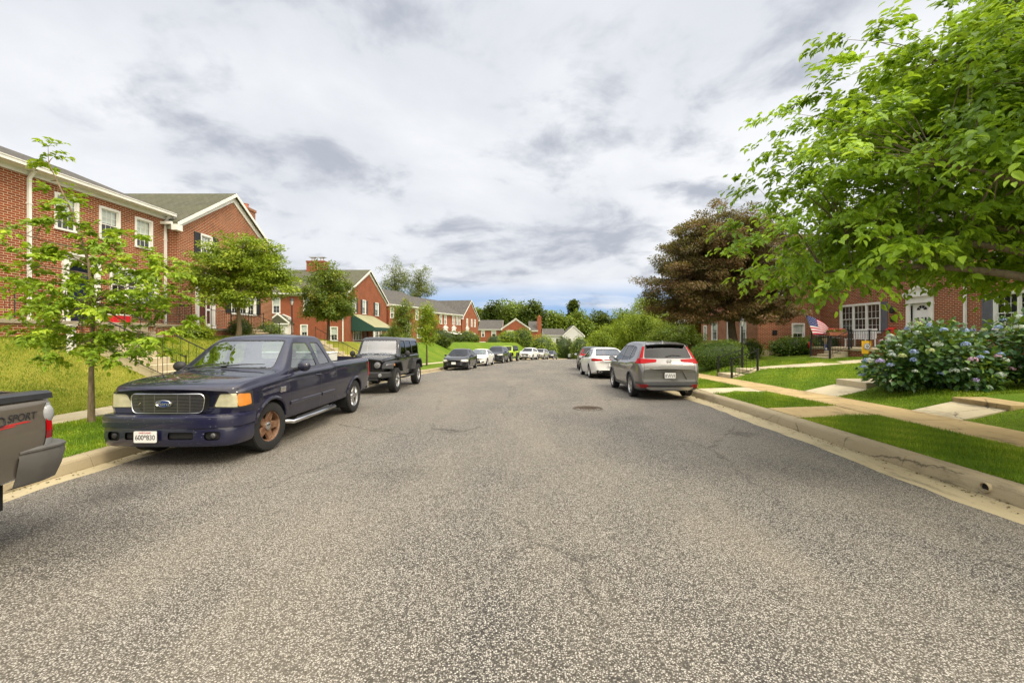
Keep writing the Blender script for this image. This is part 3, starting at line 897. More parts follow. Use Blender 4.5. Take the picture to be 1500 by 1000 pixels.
LB = PI/2; RB = -PI/2
# --- near terrace across the bank: three dwellings
Y0 = 14.75
fr = [O(.9, 1.75, 5.65, 6.9), O(2.55, 3.45, 5.65, 6.9), O(4.15, 5.05, 5.65, 6.9), O(1.35, 2.35, 2.3, 4.45), O(3.0, 5.35, 3.25, 4.62)]
h, win, door, Z = house('brick_house', 'red brick house with picture window and white gutter, behind the young street tree', (-16.5, Y0), LB, 5.85, 9.4, 1.75, 7.5, 9.42, 'eaves', fr, spouts=[(.05, 'f', 7.4, 2.0), (5.7, 'f', 7.4, 2.2)], over=.32)
for k, o in enumerate(fr[:3]): win('f', o, blind=[.55, .45, .5][k])
door('f', fr[3], leaf='door_navy', ped=False)
win('f', fr[4], units=3, cols=2, blind=.3)
porch(h, Z, -3.2, 5.2, -1.7, 0, 2.3, 1.5)
b = MB()
railing(b, (-3.2, -1.65, Z(2.3)), (1.1, -1.65, Z(2.3)), .85, posts=4); railing(b, (2.5, -1.65, Z(2.3)), (5.15, -1.65, Z(2.3)), .85, posts=3); railing(b, (5.15, -1.65, Z(2.3)), (5.15, -.05, Z(2.3)), .85)
b.build('railing', MAT['black_iron'], h)
b = MB(); b.box(1.15, 2.45, -2.0, -1.7, Z(1.6), Z(2.15)); b.box(1.15, 2.45, -2.3, -2.0, Z(1.6), Z(1.98)); b.box(1.15, 2.45, -2.6, -2.3, Z(1.6), Z(1.82)); b.build('front_steps', MAT['porch'], h, bevel=.012)
b = MB(); b.box(-.02, .1, 5, 5.14, Z(9.2), Z(9.75)); b.build('vent_pipe', MAT['flue_metal'], h)
fr = [O(1.0, 1.9, 5.65, 6.9), O(4.6, 5.5, 5.65, 6.9), O(6.6, 7.5, 5.65, 6.9), O(1.0, 3.3, 3.2, 4.6), O(4.6, 5.6, 2.3, 4.45)]
h, win, door, Z = house('brick_house', 'red brick house cut off by the picture edge above the grey tailgate', (-16.5, 5.9), LB, 8.845, 9.4, 1.75, 7.5, 9.42, 'eaves', fr, over=.32)
for o in fr[:3]: win('f', o, blind=.5)
win('f', fr[3], units=3, cols=2, blind=.3); door('f', fr[4], leaf='door_brown', ped=False)
porch(h, Z, 3.2, 5.6, -1.7, 0, 2.3, 1.5)
# gabled dwelling of the near terrace
fr = [O(1.45, 2.3, 5.65, 6.9), O(5.4, 6.25, 5.65, 6.9), O(1.3, 2.25, 2.18, 4.2), O(3.75, 6.05, 3.05, 4.3)]
h, win, door, Z = house('gabled_house', 'red brick gabled house with half open white storm door, behind the spreading dogwood', (-16.0, 20.6), LB, 7.8, 10.4, 1.7, 7.1, 9.55, 'gable', fr, shing='shingle_moss', over=.28,
    chimneys=[(7.84, 8.5, 1.5, 2.4, 10.0, 1.5, 1)])
win('f', fr[0], blind=.5, shut=(MAT['shutter_black'], (-1, 1))); win('f', fr[1], blind=.5, shut=(MAT['shutter_black'], (-1, 1)))
door('f', fr[2], leaf='door_brown', storm=True)
win('f', fr[3], units=3, cols=2, blind=.25, shut=(MAT['shutter_black'], (-1, 1)))
b = MB(); b.prism([(3.35, -.03, Z(9.12)), (4.45, -.03, Z(9.12)), (3.9, -.03, Z(9.46))], (0, .06, 0)); b.build('louvre_vent', MAT['flue_metal'], h)
b = MB(); b.box(2.1, 2.18, 4, 4.08, Z(8.3), Z(8.75)); b.build('vent_pipe', MAT['flue_metal'], h)
porch(h, Z, -.3, 4.4, -1.5, 0, 2.16, 1.3)
b = MB(); railing(b, (.15, -1.45, Z(2.16)), (3.0, -1.45, Z(2.16)), .85, posts=3); railing(b, (4.35, -1.45, Z(2.16)), (4.35, -.05, Z(2.16)), .85); railing(b, (3.0, -1.45, Z(2.16)), (3.9, -2.6, Z(1.62)), .85); b.build('railing', MAT['black_iron'], h)
b = MB(); b.box(3.1, 4.3, -1.8, -1.5, Z(1.4), Z(2.0)); b.box(3.1, 4.3, -2.1, -1.8, Z(1.4), Z(1.84)); b.box(3.1, 4.3, -2.4, -2.1, Z(1.4), Z(1.7)); b.build('front_steps', MAT['stone_tan'], h)
b = MB(); b.box(2.62, 2.74, -.14, 0, Z(3.6), Z(3.85)); b.build('wall_lantern', MAT['black_iron'], h)
for k in range(4):
    tm = text_mesh('1', .15, .004); o = link_mesh('house_digit', tm, MAT['ink'], h, (1.64 + k*.09, -.085, Z(4.36))); o.rotation_euler = (PI/2, 0, 0)
# --- second terrace: big gabled end house with the green canopy
fr = [O(1.5, 2.55, 4.1, 5.55), O(4.3, 5.4, 4.1, 5.55), O(8.3, 9.6, 4.1, 5.55), O(1.8, 4.2, 1.35, 2.9), O(5.0, 6.0, 1.2, 3.2), O(7.6, 9.8, 1.6, 3.0)]
ne = [O(6.2, 7.0, 3.95, 5.4), O(3.2, 4.0, 3.95, 5.4), O(.75, 1.5, 1.35, 2.65), O(3.6, 4.3, 1.55, 2.85), O(5.35, 6.35, 1.1, 3.0)]
h, win, door, Z = house('gabled_house', 'red brick corner house with green canopy porch and wide brick chimney on its ridge', (-16.7, 42.0), LB, 12.6, 11.0, 1.05, 5.85, 8.85, 'gable', fr, ne, brick='brick_far', shing='shingle_moss', frieze=.3,
    chimneys=[(5.7, 6.9, 4.6, 6.5, 9.85, 7.0, 2)], spouts=[(.25, 'n', 5.8, .9)])
for k in (0, 1, 2): win('f', fr[k], blind=.5, cols=2, shut=(MAT['shutter_black'], (-1, 1)))
win('f', fr[3], units=3, cols=2); door('f', fr[4], leaf='door_brown', surround=False); win('f', fr[5], units=2, cols=2)
win('n', ne[0], blind=.5, cols=2); win('n', ne[1], blind=.5, cols=2); win('n', ne[2], blind=.6, cols=2); win('n', ne[3], blind=.5, cols=2); door('n', ne[4], leaf='white_door')
b = MB(); b.box(-.9, 0, 5.0, 6.75, Z(.8), Z(2.95)); vo = b.build('side_porch', WT, h)
b = MB(); b.prism([(-1.05, 4.85, Z(2.95)), (-1.05, 6.9, Z(2.95)), (-1.05, 5.87, Z(3.75))], (1.05, 0, 0)); b.build('side_porch_roof', MAT['shingle_moss'], h, uv=True)
b = MB()
for ya in (4.78, 6.97): b.prism([(-1.08, ya, Z(2.88)), (-1.08, 5.87, Z(3.74)), (-1.08, 5.87, Z(3.90)), (-1.08, ya, Z(3.04))], (.05, 0, 0))
b.box(-1.07, -1.02, 4.85, 6.9, Z(2.82), Z(2.94)); b.build('side_porch_trim', WT, h)
b = MB(); b.quad((-.905, 5.3, Z(1.5)), (-.905, 6.4, Z(1.5)), (-.905, 6.4, Z(2.6)), (-.905, 5.3, Z(2.6))); b.build('side_porch_glass', MAT['curtain'], h)
# canopy (local: x along street, -y out)
cx0, cx1, yo, zt_, zf_, zv = 1.2, 7.6, -2.35, 3.95, 2.62, 2.25
b = MB()
n = 16
for i in range(n):
    xa = lerp(cx0, cx1, i / n); xb = lerp(cx0, cx1, (i + 1) / n)
    b.add([(xa, -.05, Z(zt_)), (xb, -.05, Z(zt_)), (xb, yo, Z(zf_)), (xa, yo, Z(zf_)), (xa, -.05, Z(zt_) - .05), (xb, -.05, Z(zt_) - .05), (xb, yo, Z(zf_) - .05), (xa, yo, Z(zf_) - .05)], [(0, 1, 2, 3), (7, 6, 5, 4)], 0)
    b.box(xa, xb - .01, yo - .02, yo, Z(zv) + (.04 if i % 2 else 0), Z(zf_), 1)
for xx in (cx0, cx1):
    b.prism([(xx, -.05, Z(zt_) - .01), (xx, yo, Z(zf_) - .01), (xx, yo, Z(zv)), (xx, -.05, Z(zv))], (.02, 0, 0), 1)
b.build('canopy', [MAT['canopy_top'], MAT['canopy_green']], h)
for xx in (cx0 + .1, 3.4, 5.3, cx1 - .1):
    b = MB(); b.box(xx - .05, xx + .05, yo + .04, yo + .14, Z(1.0), Z(zf_) - .06); b.build('canopy_post', WT, h)
porch(h, Z, cx0 - .1, cx1 + .1, yo - .1, 0, 1.2, .2, brick='brick_far')
# --- long terrace beyond it, stepping down the street
TH1 = math.atan2(1, .314)
def row_house(label, loc, th, W, D, zb, eave, ridge, ups, lows, doors, brick='brick_far', roof='eaves', sh='shingle_grey', name='brick_house', group='terraced brick houses down the street', **kw):
    fr = [O(*u) for u in ups] + [O(*u) for u in lows] + [O(*u[:4]) for u in doors]
    h, win, door, Z = house(name, label, loc, th, W, D, zb, eave, ridge, roof, fr, brick=brick, shing=sh, group=group, **kw)
    for u in fr[:len(ups)]: win('f', u, blind=.5, cols=2, simple_=True, trim=.12)
    for u in fr[len(ups):len(ups) + len(lows)]: win('f', u, units=3 if u['x1'] - u['x0'] > 1.6 else 1, cols=2, trim=.12)
    for u in doors: door('f', O(*u[:4]), leaf=u[4], ped=True)
    return h, Z
h, Z = row_house('red brick terraced house with porch, between the corner house and the slim street trees', (-16.45, 54.7), TH1, 10.3, 9, .95, 5.75, 8.1,
    [(.3, 1.1, 4.0, 5.35), (3.0, 3.9, 4.0, 5.35), (6.2, 7.0, 4.0, 5.35), (7.6, 8.4, 4.0, 5.35)], [(.6, 2.6, 1.5, 2.9), (6.6, 8.6, 1.5, 2.9)], [(3.6, 4.6, 1.0, 3.0, 'white_door')], over=.3)
h, Z = row_house('red brick terraced house with two white doorways beside the gabled end house', (-13.33, 64.6), TH1, 10.2, 9, .6, 5.3, 7.7,
    [(2.7, 3.5, 3.6, 4.95), (4.2, 5.0, 3.6, 4.95), (7.0, 7.75, 3.6, 4.95), (8.25, 9.0, 3.6, 4.95), (9.3, 10.0, 3.6, 4.95)], [(1.8, 3.2, 1.0, 2.4), (8.3, 10.0, 1.0, 2.4)], [(4.1, 5.0, .65, 2.6, 'white_door'), (7.0, 7.9, .65, 2.6, 'white_door')], over=.3)
b = MB(); b.prism([(4.9, -.1, Z(2.3)), (7.2, -.1, Z(2.3)), (7.2, -1.6, Z(2.0)), (4.9, -1.6, Z(2.0))], (0, 0, .08)); b.build('porch_canopy', MAT['white_cloth'], h)
h, Z = row_house('red brick gabled house ending the terrace, with a white arched doorway', (-10.12, 74.7), math.atan2(1, .2), 9.2, 10, .5, 4.95, 8.0,
    [(2.2, 3.1, 3.4, 4.75), (4.8, 5.6, 3.4, 4.75), (6.7, 7.5, 3.4, 4.75)], [(4.9, 7.4, .85, 2.2)], [(2.1, 3.1, .6, 2.6, 'white_door')], roof='gable', name='gabled_house', over=.25)
# --- far houses facing up the street
h, Z = row_house('low red brick house far down the street with a plain slate roof', (-10.4, 105.2), 0, 5.7, 9, -1.2, 3.3, 5.5,
    [(.7, 1.5, 1.55, 2.95), (3.1, 4.2, 1.55, 2.95)], [(.3, 1.7, -.6, .3), (3.5, 4.4, -.6, .3)], [], group='far brick houses', over=.25)
h, Z = row_house('far red brick house with pale edged gable and shutters, above the round shrubs', (-4.65, 104), 0, 6.25, 9, -1.2, 3.55, 5.75,
    [(1.0, 2.6, 1.75, 3.0), (4.0, 4.8, 1.75, 3.0)], [], [], roof='gable', group='far brick houses', name='gabled_house', over=.25)
for xx in (.45, 2.65, 3.4, 4.85):
    b = MB(); b.box(xx, xx + .5, -.05, 0, Z(1.75), Z(3.0)); b.build('shutter', MAT['shutter_black'], h)
h, Z = row_house('small far brick wing with tall chimney, behind the drooping bright green shrub', (1.62, 105.5), 0, 2.1, 8, -1.2, 3.0, 5.2, [], [], [], group='far brick houses', over=.2,
    chimneys=[(1.95, 2.95, .3, 1.2, 6.3, -1.0, 1)])
fr = [O(1.5, 2.6, -.6, .9), O(3.6, 4.6, -.6, .9)]
h, win, door, Z = house('bungalow', 'far low house with a wide grey roof behind the trees', (6.0, 128), 0, 6.2, 8, -3, 1.9, 3.7, 'eaves', fr, wallmat=MAT['siding'], group='far brick houses')
for o in fr: win('f', o, simple_=True)
fr = [O(1.2, 2.2, -.4, 1.0), O(3.4, 4.4, -.4, 1.0)]
h, win, door, Z = house('bungalow', 'far pale sided house with a white gable at the bend', (11.7, 126), 0, 5.7, 9, -3, 1.95, 4.55, 'gable', fr, wallmat=MAT['siding'], shing='shingle_grey')
for o in fr: win('f', o, simple_=True)
# --- right hand terrace
fr = [O(1.65, 4.6, 2.0, 3.55), O(6.35, 7.35, 1.28, 3.33), O(1.9, 2.9, 4.9, 6.1), O(4.0, 4.9, 4.9, 6.1), O(6.4, 7.3, 4.9, 6.1)]
h, win, door, Z = house('brick_house', 'red brick house with white pedimented door and grey shutter, behind the flag', (18.5, 27.48), RB, 9.05, 9, .95, 6.6, 9.0, 'eaves', fr, spouts=[(9.0, 'f', 6.5, 1.1)], shing='shingle_grey')
win('f', fr[0], units=3, cols=3, blind=.0, shut=(MAT['shutter_grey'], (1,)))
door('f', fr[1], leaf='white_door', fan=True)
for o in fr[2:]: win('f', o, blind=.5)
b = MB(); b.box(5.35, 5.55, -.16, 0, Z(3.0), Z(3.05)); b.lathe([(.03, .0), (.09, .06), (.1, .28), (.05, .36), (0, .4)], 8, Matrix.Translation((5.45, -.17, Z(2.9)))); b.build('wall_lantern', MAT['black_iron'], h)
b = MB(); b.box(5.2, 5.62, -.03, 0, Z(2.5), Z(2.72)); b.build('number_plaque', MAT['black_iron'], h)
b = MB(); b.box(5.1, 5.55, -.2, 0, Z(1.75), Z(2.1)); b.prism([(5.1, -.2, Z(2.1)), (5.55, -.2, Z(2.1)), (5.55, 0, Z(2.2)), (5.1, 0, Z(2.2))], (0, 0, .02)); b.build('letterbox', MAT['red_plastic'], h, bevel=.015)
porch(h, Z, 3.4, 8.6, -2.9, 0, 1.22, .4, slabmat='walk_pale')
b = MB()
PF = Z(1.22)
railing(b, (8.55, -2.83, PF), (6.35, -2.83, PF), .8, posts=3, post=.05); railing(b, (4.95, -2.83, PF), (3.45, -2.83, PF), .8, post=.05, posts=2)
railing(b, (6.35, -2.95, PF), (6.35, -3.85, Z(.78)), .82, post=.055); railing(b, (4.95, -2.95, PF), (4.95, -3.85, Z(.78)), .82, post=.055)
railing(b, (3.45, -2.83, PF), (3.45, -.05, PF), .8, post=.045)
b.build('railing', MAT['black_iron'], h)
b = MB(); b.box(5.05, 6.25, -3.25, -2.9, Z(.6), Z(1.06)); b.box(5.05, 6.25, -3.6, -3.25, Z(.6), Z(.91)); b.box(5.05, 6.25, -3.95, -3.6, Z(.5), Z(.77)); b.build('front_steps', MAT['walk_pale'], h, bevel=.01)
RIGHT_HOUSE = (h, Z)
fr = [O(1.0, 2.75, 1.95, 3.5), O(4.6, 5.6, 1.28, 3.33), O(1.0, 1.9, 4.9, 6.1), O(4.4, 5.3, 4.9, 6.1), O(7, 7.9, 4.9, 6.1), O(7, 9, 1.95, 3.5)]
h, win, door, Z = house('brick_house', 'red brick house at the picture edge behind the hydrangeas with one grey shutter', (18.5, 18.41), RB, 10, 9, .95, 6.6, 9.0, 'eaves', fr, shing='shingle_grey')
win('f', fr[0], units=2, cols=3, shut=(MAT['shutter_grey'], (-1,))); door('f', fr[1], leaf='door_navy')
for o in fr[2:5]: win('f', o, blind=.5)
win('f', fr[5], units=2)
# projecting end house, its brick side wall facing the camera
ne = []
fr = [O(.5, 1.1, 1.5, 2.6), O(2.0, 3.0, 1.5, 2.8), O(4.6, 5.6, 1.4, 2.8), O(6.5, 7.3, 1.4, 2.8), O(1, 1.9, 4.6, 5.8), O(5, 5.9, 4.6, 5.8)]
fa = [O(2.1, 2.9, 1.45, 2.58), O(1.3, 2.2, 4.3, 5.5)]
h, win, door, Z = house('brick_house', 'red brick end house with side window and small vent, behind the copper tree', (14.6, 36.2), RB, 8.7, 12, .55, 6.4, 9.0, 'gable', fr, ne, fa, shing='shingle_grey', brick='brick')
for o in fr: win('f', o, blind=.4)
win('r', fa[0], blind=.55, cols=2); win('r', fa[1], blind=.5, cols=2)
b = MB(); b.box(8.7, 8.73, .9, 1.2, Z(1.85), Z(2.15)); b.box(8.73, 8.75, .95, 1.15, Z(1.9), Z(2.1)); b.build('wall_vent', MAT['black_iron'], h)
b = MB(); b.box(8.7, 8.78, -.0, 3.9, Z(.55), Z(.95)); b.build('footing', MAT['stone_tan'], h)
fr = [O(1, 2, .6, 2), O(4, 5, .4, 2.4), O(7, 8, .6, 2), O(1, 2, 3.6, 4.8), O(4, 5, 3.6, 4.8), O(7, 8, 3.6, 4.8)]
h, win, door, Z = house('brick_house', 'red brick house with white porch columns half hidden beyond the clipped hedge', (16.5, 50), RB, 12.5, 9, .0, 5.8, 8.2, 'eaves', fr, brick='brick_far')
for k, o in enumerate(fr):
    if k == 1: door('f', o, leaf='white_door')
    else: win('f', o, blind=.5)
for i in range(7):
    b = MB(); xx = .3 + i * 1.9; b.box(xx, xx + .16, -2.4, -2.24, Z(.3), Z(2.9)); b.build('porch_column', WT, h)
b = MB(); b.box(.1, 12.2, -2.6, 0, Z(2.9), Z(3.2)); b.build('porch_roof', WT, h)
# ---------------------------------------------------------------- leaves
# templates: x across, y along the leaf from its stalk, z up; returns verts, faces
def leaf_simple(w=.5, fold=.12):
    return np.array([(0, 0, 0), (-w/2, .45, fold), (0, 1, -.05), (w/2, .45, fold)], float), [(0, 3, 2), (0, 2, 1)]
def leaf_ovate(w=.55, fold=.10, droop=.16):
    v = [(0, 0, 0), (0, .4, -.02), (0, .75, -.06), (0, 1.0, -droop)]
    l = [(-w*.42, .2, fold), (-w*.5, .45, fold*.9), (-w*.3, .75, fold*.3)]
    r = [(-x, y, z) for x, y, z in l]
    return np.array(v + l + r, float), [(0, 1, 5, 4), (1, 2, 6, 5), (2, 3, 6), (0, 7, 8, 1), (1, 8, 9, 2), (2, 9, 3)]
def rot_frames(dirs, ups):
    """orthonormal frames: y along dirs, z near ups"""
    y = dirs / (np.linalg.norm(dirs, axis=1, keepdims=True) + 1e-9)
    x = np.cross(y, ups); x /= (np.linalg.norm(x, axis=1, keepdims=True) + 1e-9)
    z = np.cross(x, y)
    return x, y, z
def scatter(name, tpl, P, D, U, S, mat, var, parent=None, smooth=False):
    tv, tf = tpl
    n = len(P); k = len(tv)
    x, y, z = rot_frames(D, U)
    V = P[:, None, :] + S[:, None, None] * (tv[None, :, 0, None] * x[:, None, :] + tv[None, :, 1, None] * y[:, None, :] + tv[None, :, 2, None] * z[:, None, :])
    V = V.reshape(-1, 3)
    flat = np.array([i for f in tf for i in f]); sz = np.array([len(f) for f in tf])
    F = (flat[None, :] + (np.arange(n) * k)[:, None]).ravel()
    return np_mesh(name, V, F, np.tile(sz, n), mat, np.repeat(var, len(tf)), smooth, parent)
def runit(n):
    v = RNG.normal(size=(n, 3)); return v / np.linalg.norm(v, axis=1, keepdims=True)
def in_lobes(lobes, n, shell=.45):
    """points through a set of ellipsoids (cx,cy,cz,rx,ry,rz), more of them near the surface"""
    vol = np.array([(l[3]*l[4]*l[5]) ** .75 for l in lobes]); idx = RNG.choice(len(lobes), n, p=vol/vol.sum())
    L = np.array(lobes)[idx]
    r = RNG.uniform(0, 1, n) ** shell
    d = runit(n)
    return L[:, :3] + d * r[:, None] * L[:, 3:6], d, idx

def bez(a, b, c, n):
    return [a*(1-t)**2 + b*2*t*(1-t) + c*t*t for t in np.linspace(0, 1, n)]

def tree(name, label, base, trunk, lobes, nclus, nleaf, lsize, mat, bark='bark', trunk_r=.12, tpl=None, crad=.5, flat=.6, limbs=6, lean=0.3, droop=0.0, cat='tree', group=None, shell=.42, leaf_up=.75, twig=True, spray=False, seed=None, limb_r=.5, hang=0.0, keep=None, extra=(), taper=.35, shoots=()):
    """trunk: list of points (relative); lobes: crown ellipsoids (relative); clusters of leaves on twigs"""
    global RNG
    if seed is not None: RNG = np.random.default_rng(seed)
    t = empty(name, base, 0, label, cat, group)
    tb = MB()
    tp = [np.array(p, float) for p in trunk]
    k = len(tp)
    tb.tube(tp, [trunk_r * (1.25 if i == 0 else lerp(1, taper, i/(k-1))) for i in range(k)], 8)
    C, cd, ci = in_lobes(lobes, nclus, shell)
    L_ = np.array(lobes)[ci][:, :3]
    q = RNG.permutation(nclus)[:nclus // 7]     # ragged outline: some clusters stand out
    C[q] = L_[q] + (C[q] - L_[q]) * RNG.uniform(1.1, 1.28, len(q))[:, None]
    if keep is not None:
        m = np.array([keep(p) for p in C]); C, cd, ci = C[m], cd[m], ci[m]; nclus = len(C)
    if len(shoots):
        sh_ = np.array(shoots, float); C = np.concatenate([C, sh_])
        q = sh_ - np.mean(C, axis=0); cd = np.concatenate([cd, q / np.linalg.norm(q, axis=1, keepdims=True)]); nclus = len(C)
    top = tp[-1]
    # limbs: from the trunk towards spread cluster centres
    cen = np.mean(C, axis=0)
    order = RNG.permutation(nclus)
    L = []
    for i in order:
        if len(L) >= limbs: break
        if all(np.linalg.norm(C[i] - C[j]) > .28 * np.max(np.ptp(C, axis=0)) * (6/limbs)**.5 for j in L): L.append(i)
    nodes = []   # (point, radius)
    seg = np.array([tp[min(int(u), k-2)] * (1 - (u - min(int(u), k-2))) + tp[min(int(u), k-2)+1] * (u - min(int(u), k-2)) for u in np.linspace(0, k-1, 30)])
    for j, i in enumerate(L):
        e = cen + (C[i] - cen) * .86
        h = seg[:, 2]
        ok = np.where((h > seg[-1, 2] * .45))[0]
        dz = np.abs(h[ok] - (e[2] - .45 * np.linalg.norm((e - top)[:2])))
        a = seg[ok[np.argmin(dz)]]
        mid = (a + e) / 2 + np.array([0, 0, lean * np.linalg.norm(e - a) * .35]) + RNG.normal(size=3) * .08
        pts = bez(a, mid, e, 8)
        r0 = trunk_r * limb_r
        rs = [lerp(r0, r0*.18, q/7) for q in range(8)]
        tb.tube(pts, rs, 6)
        nodes += [(p, r) for p, r in zip(pts[2:], rs[2:])]
    for (pts, r0, r1) in extra:
        pts = bez(*[np.array(p, float) for p in pts], 12)
        tb.tube(pts, [lerp(r0, r1, q/11) for q in range(12)], 8)
        nodes += [(p, r0*.14) for p in pts[3:]]
    if not nodes: nodes = [(p, trunk_r*.4) for p in seg[10:]]
    nodes += [(p, trunk_r*.4) for p in seg[-14:]]
    NP = np.array([p for p, r in nodes]); NR = np.array([r for p, r in nodes])
    if twig:
        for i in range(nclus):
            d = np.linalg.norm(NP - C[i], axis=1) + 0.6*np.maximum(0, NP[:, 2] - C[i][2])
            q = np.argmin(d)
            a = NP[q]; e = C[i]
            mid = (a + e)/2 + np.array([0, 0, .12 * np.linalg.norm(e - a)])
            r0 = min(NR[q] * .6, trunk_r*.18); r0 = max(r0, .006)
            tb.tube(bez(a, mid, e, 4), [r0, r0*.8, r0*.55, r0*.3], 4, cap=False)
    tb.build('trunk', MAT[bark], t, smooth=70)
    # leaves
    m = max(1, nleaf // nclus)
    n = m * nclus
    cc = np.repeat(C, m, axis=0); out = np.repeat(cd, m, axis=0)
    if spray:
        # leaves set along a few drooping twigs that fan out of each cluster
        ns = 5
        sd = runit(nclus * ns); sd[:, 2] *= .45
        sd += np.repeat(cd, ns, axis=0) * .9; sd[:, 2] = sd[:, 2]*.7 + .1 - droop
        sd /= np.linalg.norm(sd, axis=1, keepdims=True)
        which = np.tile(np.arange(m) % ns, nclus) + np.repeat(np.arange(nclus) * ns, m)
        u = RNG.uniform(.0, 1.0, n)
        ln = crad * RNG.uniform(.7, 1.3, nclus * ns)[which]
        D0 = sd[which]
        P = cc + D0 * (u * ln)[:, None]
        P[:, 2] -= (u ** 2) * ln * (.25 + droop)
        side = np.cross(D0, np.array([0, 0, 1.0])); side /= np.linalg.norm(side, axis=1, keepdims=True) + 1e-9
        sg = np.where(np.arange(n) // ns % 2 == 0, 1, -1)[:, None]
        D = D0 * .6 + side * sg * RNG.uniform(.5, 1.0, n)[:, None] + RNG.normal(size=(n, 3)) * .22
        D[:, 2] -= .3 + hang
        P += RNG.normal(size=(n, 3)) * crad * .05
    else:
        r = RNG.uniform(0, 1, n) ** .5
        dd = runit(n); dd[:, 2] *= flat
        P = cc + dd * (r * crad)[:, None]
        D = dd * .8 + out * .5 + RNG.normal(size=(n, 3)) * .5; D[:, 2] -= .25 + hang
        if hang > .5:
            P[:, 2] -= RNG.uniform(0, 1, n) * crad * hang
    U = RNG.normal(size=(n, 3)) * (1 - leaf_up) + np.array([0, 0, 1.0]) + out * .35
    S = lsize * RNG.uniform(.65, 1.25, n)
    # leaf tone, drawn at random per cluster and per leaf
    cv = RNG.uniform(0, 1, nclus)
    var = np.clip(np.repeat(cv, m) * .45 + RNG.uniform(0, .4, n) + (np.linalg.norm(out, axis=1) * 0), 0, 1)
    if tpl is None: tpl = leaf_simple()
    scatter('crown', tpl, P, D, U, S, MAT[mat], var, t)
    return t

def shrub(name, label, loc, lobes, nleaf, lsize, mat, cat='shrub', group=None, tpl=None, up=.5, shell=.22, core=True, rough=.08, hang=0.0):
    t = empty(name, loc, 0, label, cat, group)
    P, d, ci = in_lobes(lobes, nleaf, shell)
    bump = RNG.normal(size=nleaf) * rough
    # soft lumps on the outline
    lump = np.sin(P[:, 0]*5.1 + P[:, 2]*3.3) * np.sin(P[:, 1]*4.3 + 1) * rough * 1.2
    P = P + d * (bump + lump)[:, None]
    P[:, 2] = np.maximum(P[:, 2], .02)
    D = d * .6 + RNG.normal(size=(nleaf, 3)) * .6; D[:, 2] += .1 - hang
    U = d * .8 + RNG.normal(size=(nleaf, 3)) * .4 + np.array([0, 0, up])
    S = lsize * RNG.uniform(.6, 1.3, nleaf)
    var = np.clip(RNG.uniform(0, .75, nleaf) + np.sin(P[:, 0]*2.2 + P[:, 1]*1.7) * .15, 0, 1)
    scatter('foliage', tpl or leaf_simple(.6), P, D, U, S, MAT[mat], var, t)
    b = MB()
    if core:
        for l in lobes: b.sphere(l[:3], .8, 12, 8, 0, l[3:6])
        b.build('dark_core', MAT['soil' if False else 'leaf_dark'], t)  # solid dark core added inside to block the view through the leaves
    return t

ground_at = lambda x, y: ground_z(x, y)
# sprays that stand out of the big tree's outline (world points near its street side)
SHOOTS = []
for px, py, Y in ((1240, 58, 6.4), (1262, 85, 6.3), (1285, 62, 6.0), (1330, 45, 6.0), (1355, 85, 6.0), (1390, 12, 6.1), (1155, 165, 6.5), (1185, 185, 6.4), (1150, 215, 6.6), (1205, 140, 6.5), (1232, 115, 6.4), (1110, 275, 6.8), (1135, 300, 6.8), (1085, 330, 7.0), (1110, 345, 7.0), (1095, 365, 7.0), (1120, 395, 7.0), (1150, 410, 6.9), (1180, 250, 6.6), (1165, 335, 6.8), (1190, 400, 6.7), (1225, 405, 6.6), (1260, 395, 6.4), (1140, 255, 6.6), (1310, 110, 6.1), (1200, 225, 6.5)):
    SHOOTS.append(((px - 765)*Y/650 - 7.05, Y - 4.75, 1.83 + (491 - py)*Y/650 - .2))
# ---- big street tree overhanging the picture's upper corner
bx_, by_ = 7.05, 4.75
def keepfn(p):
    X, Y, Z = p[0] + bx_, p[1] + by_, p[2] + .16
    if Y < 1.2: return True
    px, py = 765 + 650 * X / Y, 491 - 650 * (Z - 1.83) / Y
    edge = np.interp(py, [-200, 0, 20, 60, 90, 130, 170, 220, 260, 300, 340, 400, 440], [1500, 1425, 1400, 1335, 1270, 1225, 1185, 1170, 1155, 1125, 1095, 1115, 1160])
    return Z > 1.93 + 76 * Y / 650 and (px > edge + 40 or Y < 3.5)
lobes = [(-.3, 1.2, 4.6, 3.0, 3.0, 2.2), (-2.2, 2.0, 3.6, 1.6, 2.0, 1.25), (.8, 1.8, 5.9, 2.6, 2.6, 2.0), (-1.2, 3.1, 2.85, 1.7, 1.5, .75), (1.6, 1.0, 3.6, 2.2, 2.4, 1.5), (1.5, -1.2, 4.6, 2.2, 2.0, 1.8), (.9, 2.6, 3.0, 1.8, 1.6, .8)]
tree('street_tree', 'large broad leaved street tree overhanging the hydrangeas, its trunk out of the picture', (bx_, by_, ground_z(bx_, by_)), [(0, 0, 0), (.05, 0, .9), (-.02, .1, 1.9), (.05, .3, 3.0), (.1, .6, 4.4)],
     lobes, 1300, 98000, .108, 'leaf_big', 'bark_tan', .17, leaf_ovate(.56), .55, .6, 16, .35, spray=True, seed=5, limb_r=.42, hang=.12, shell=.5, keep=keepfn, shoots=SHOOTS, extra=[([(0, .1, 1.75), (-.9, .9, 2.75), (-2.4, 2.1, 2.6)], .075, .02), ([(0, .2, 2.0), (.6, 1.2, 2.7), (-.6, 2.4, 2.9)], .06, .02)])
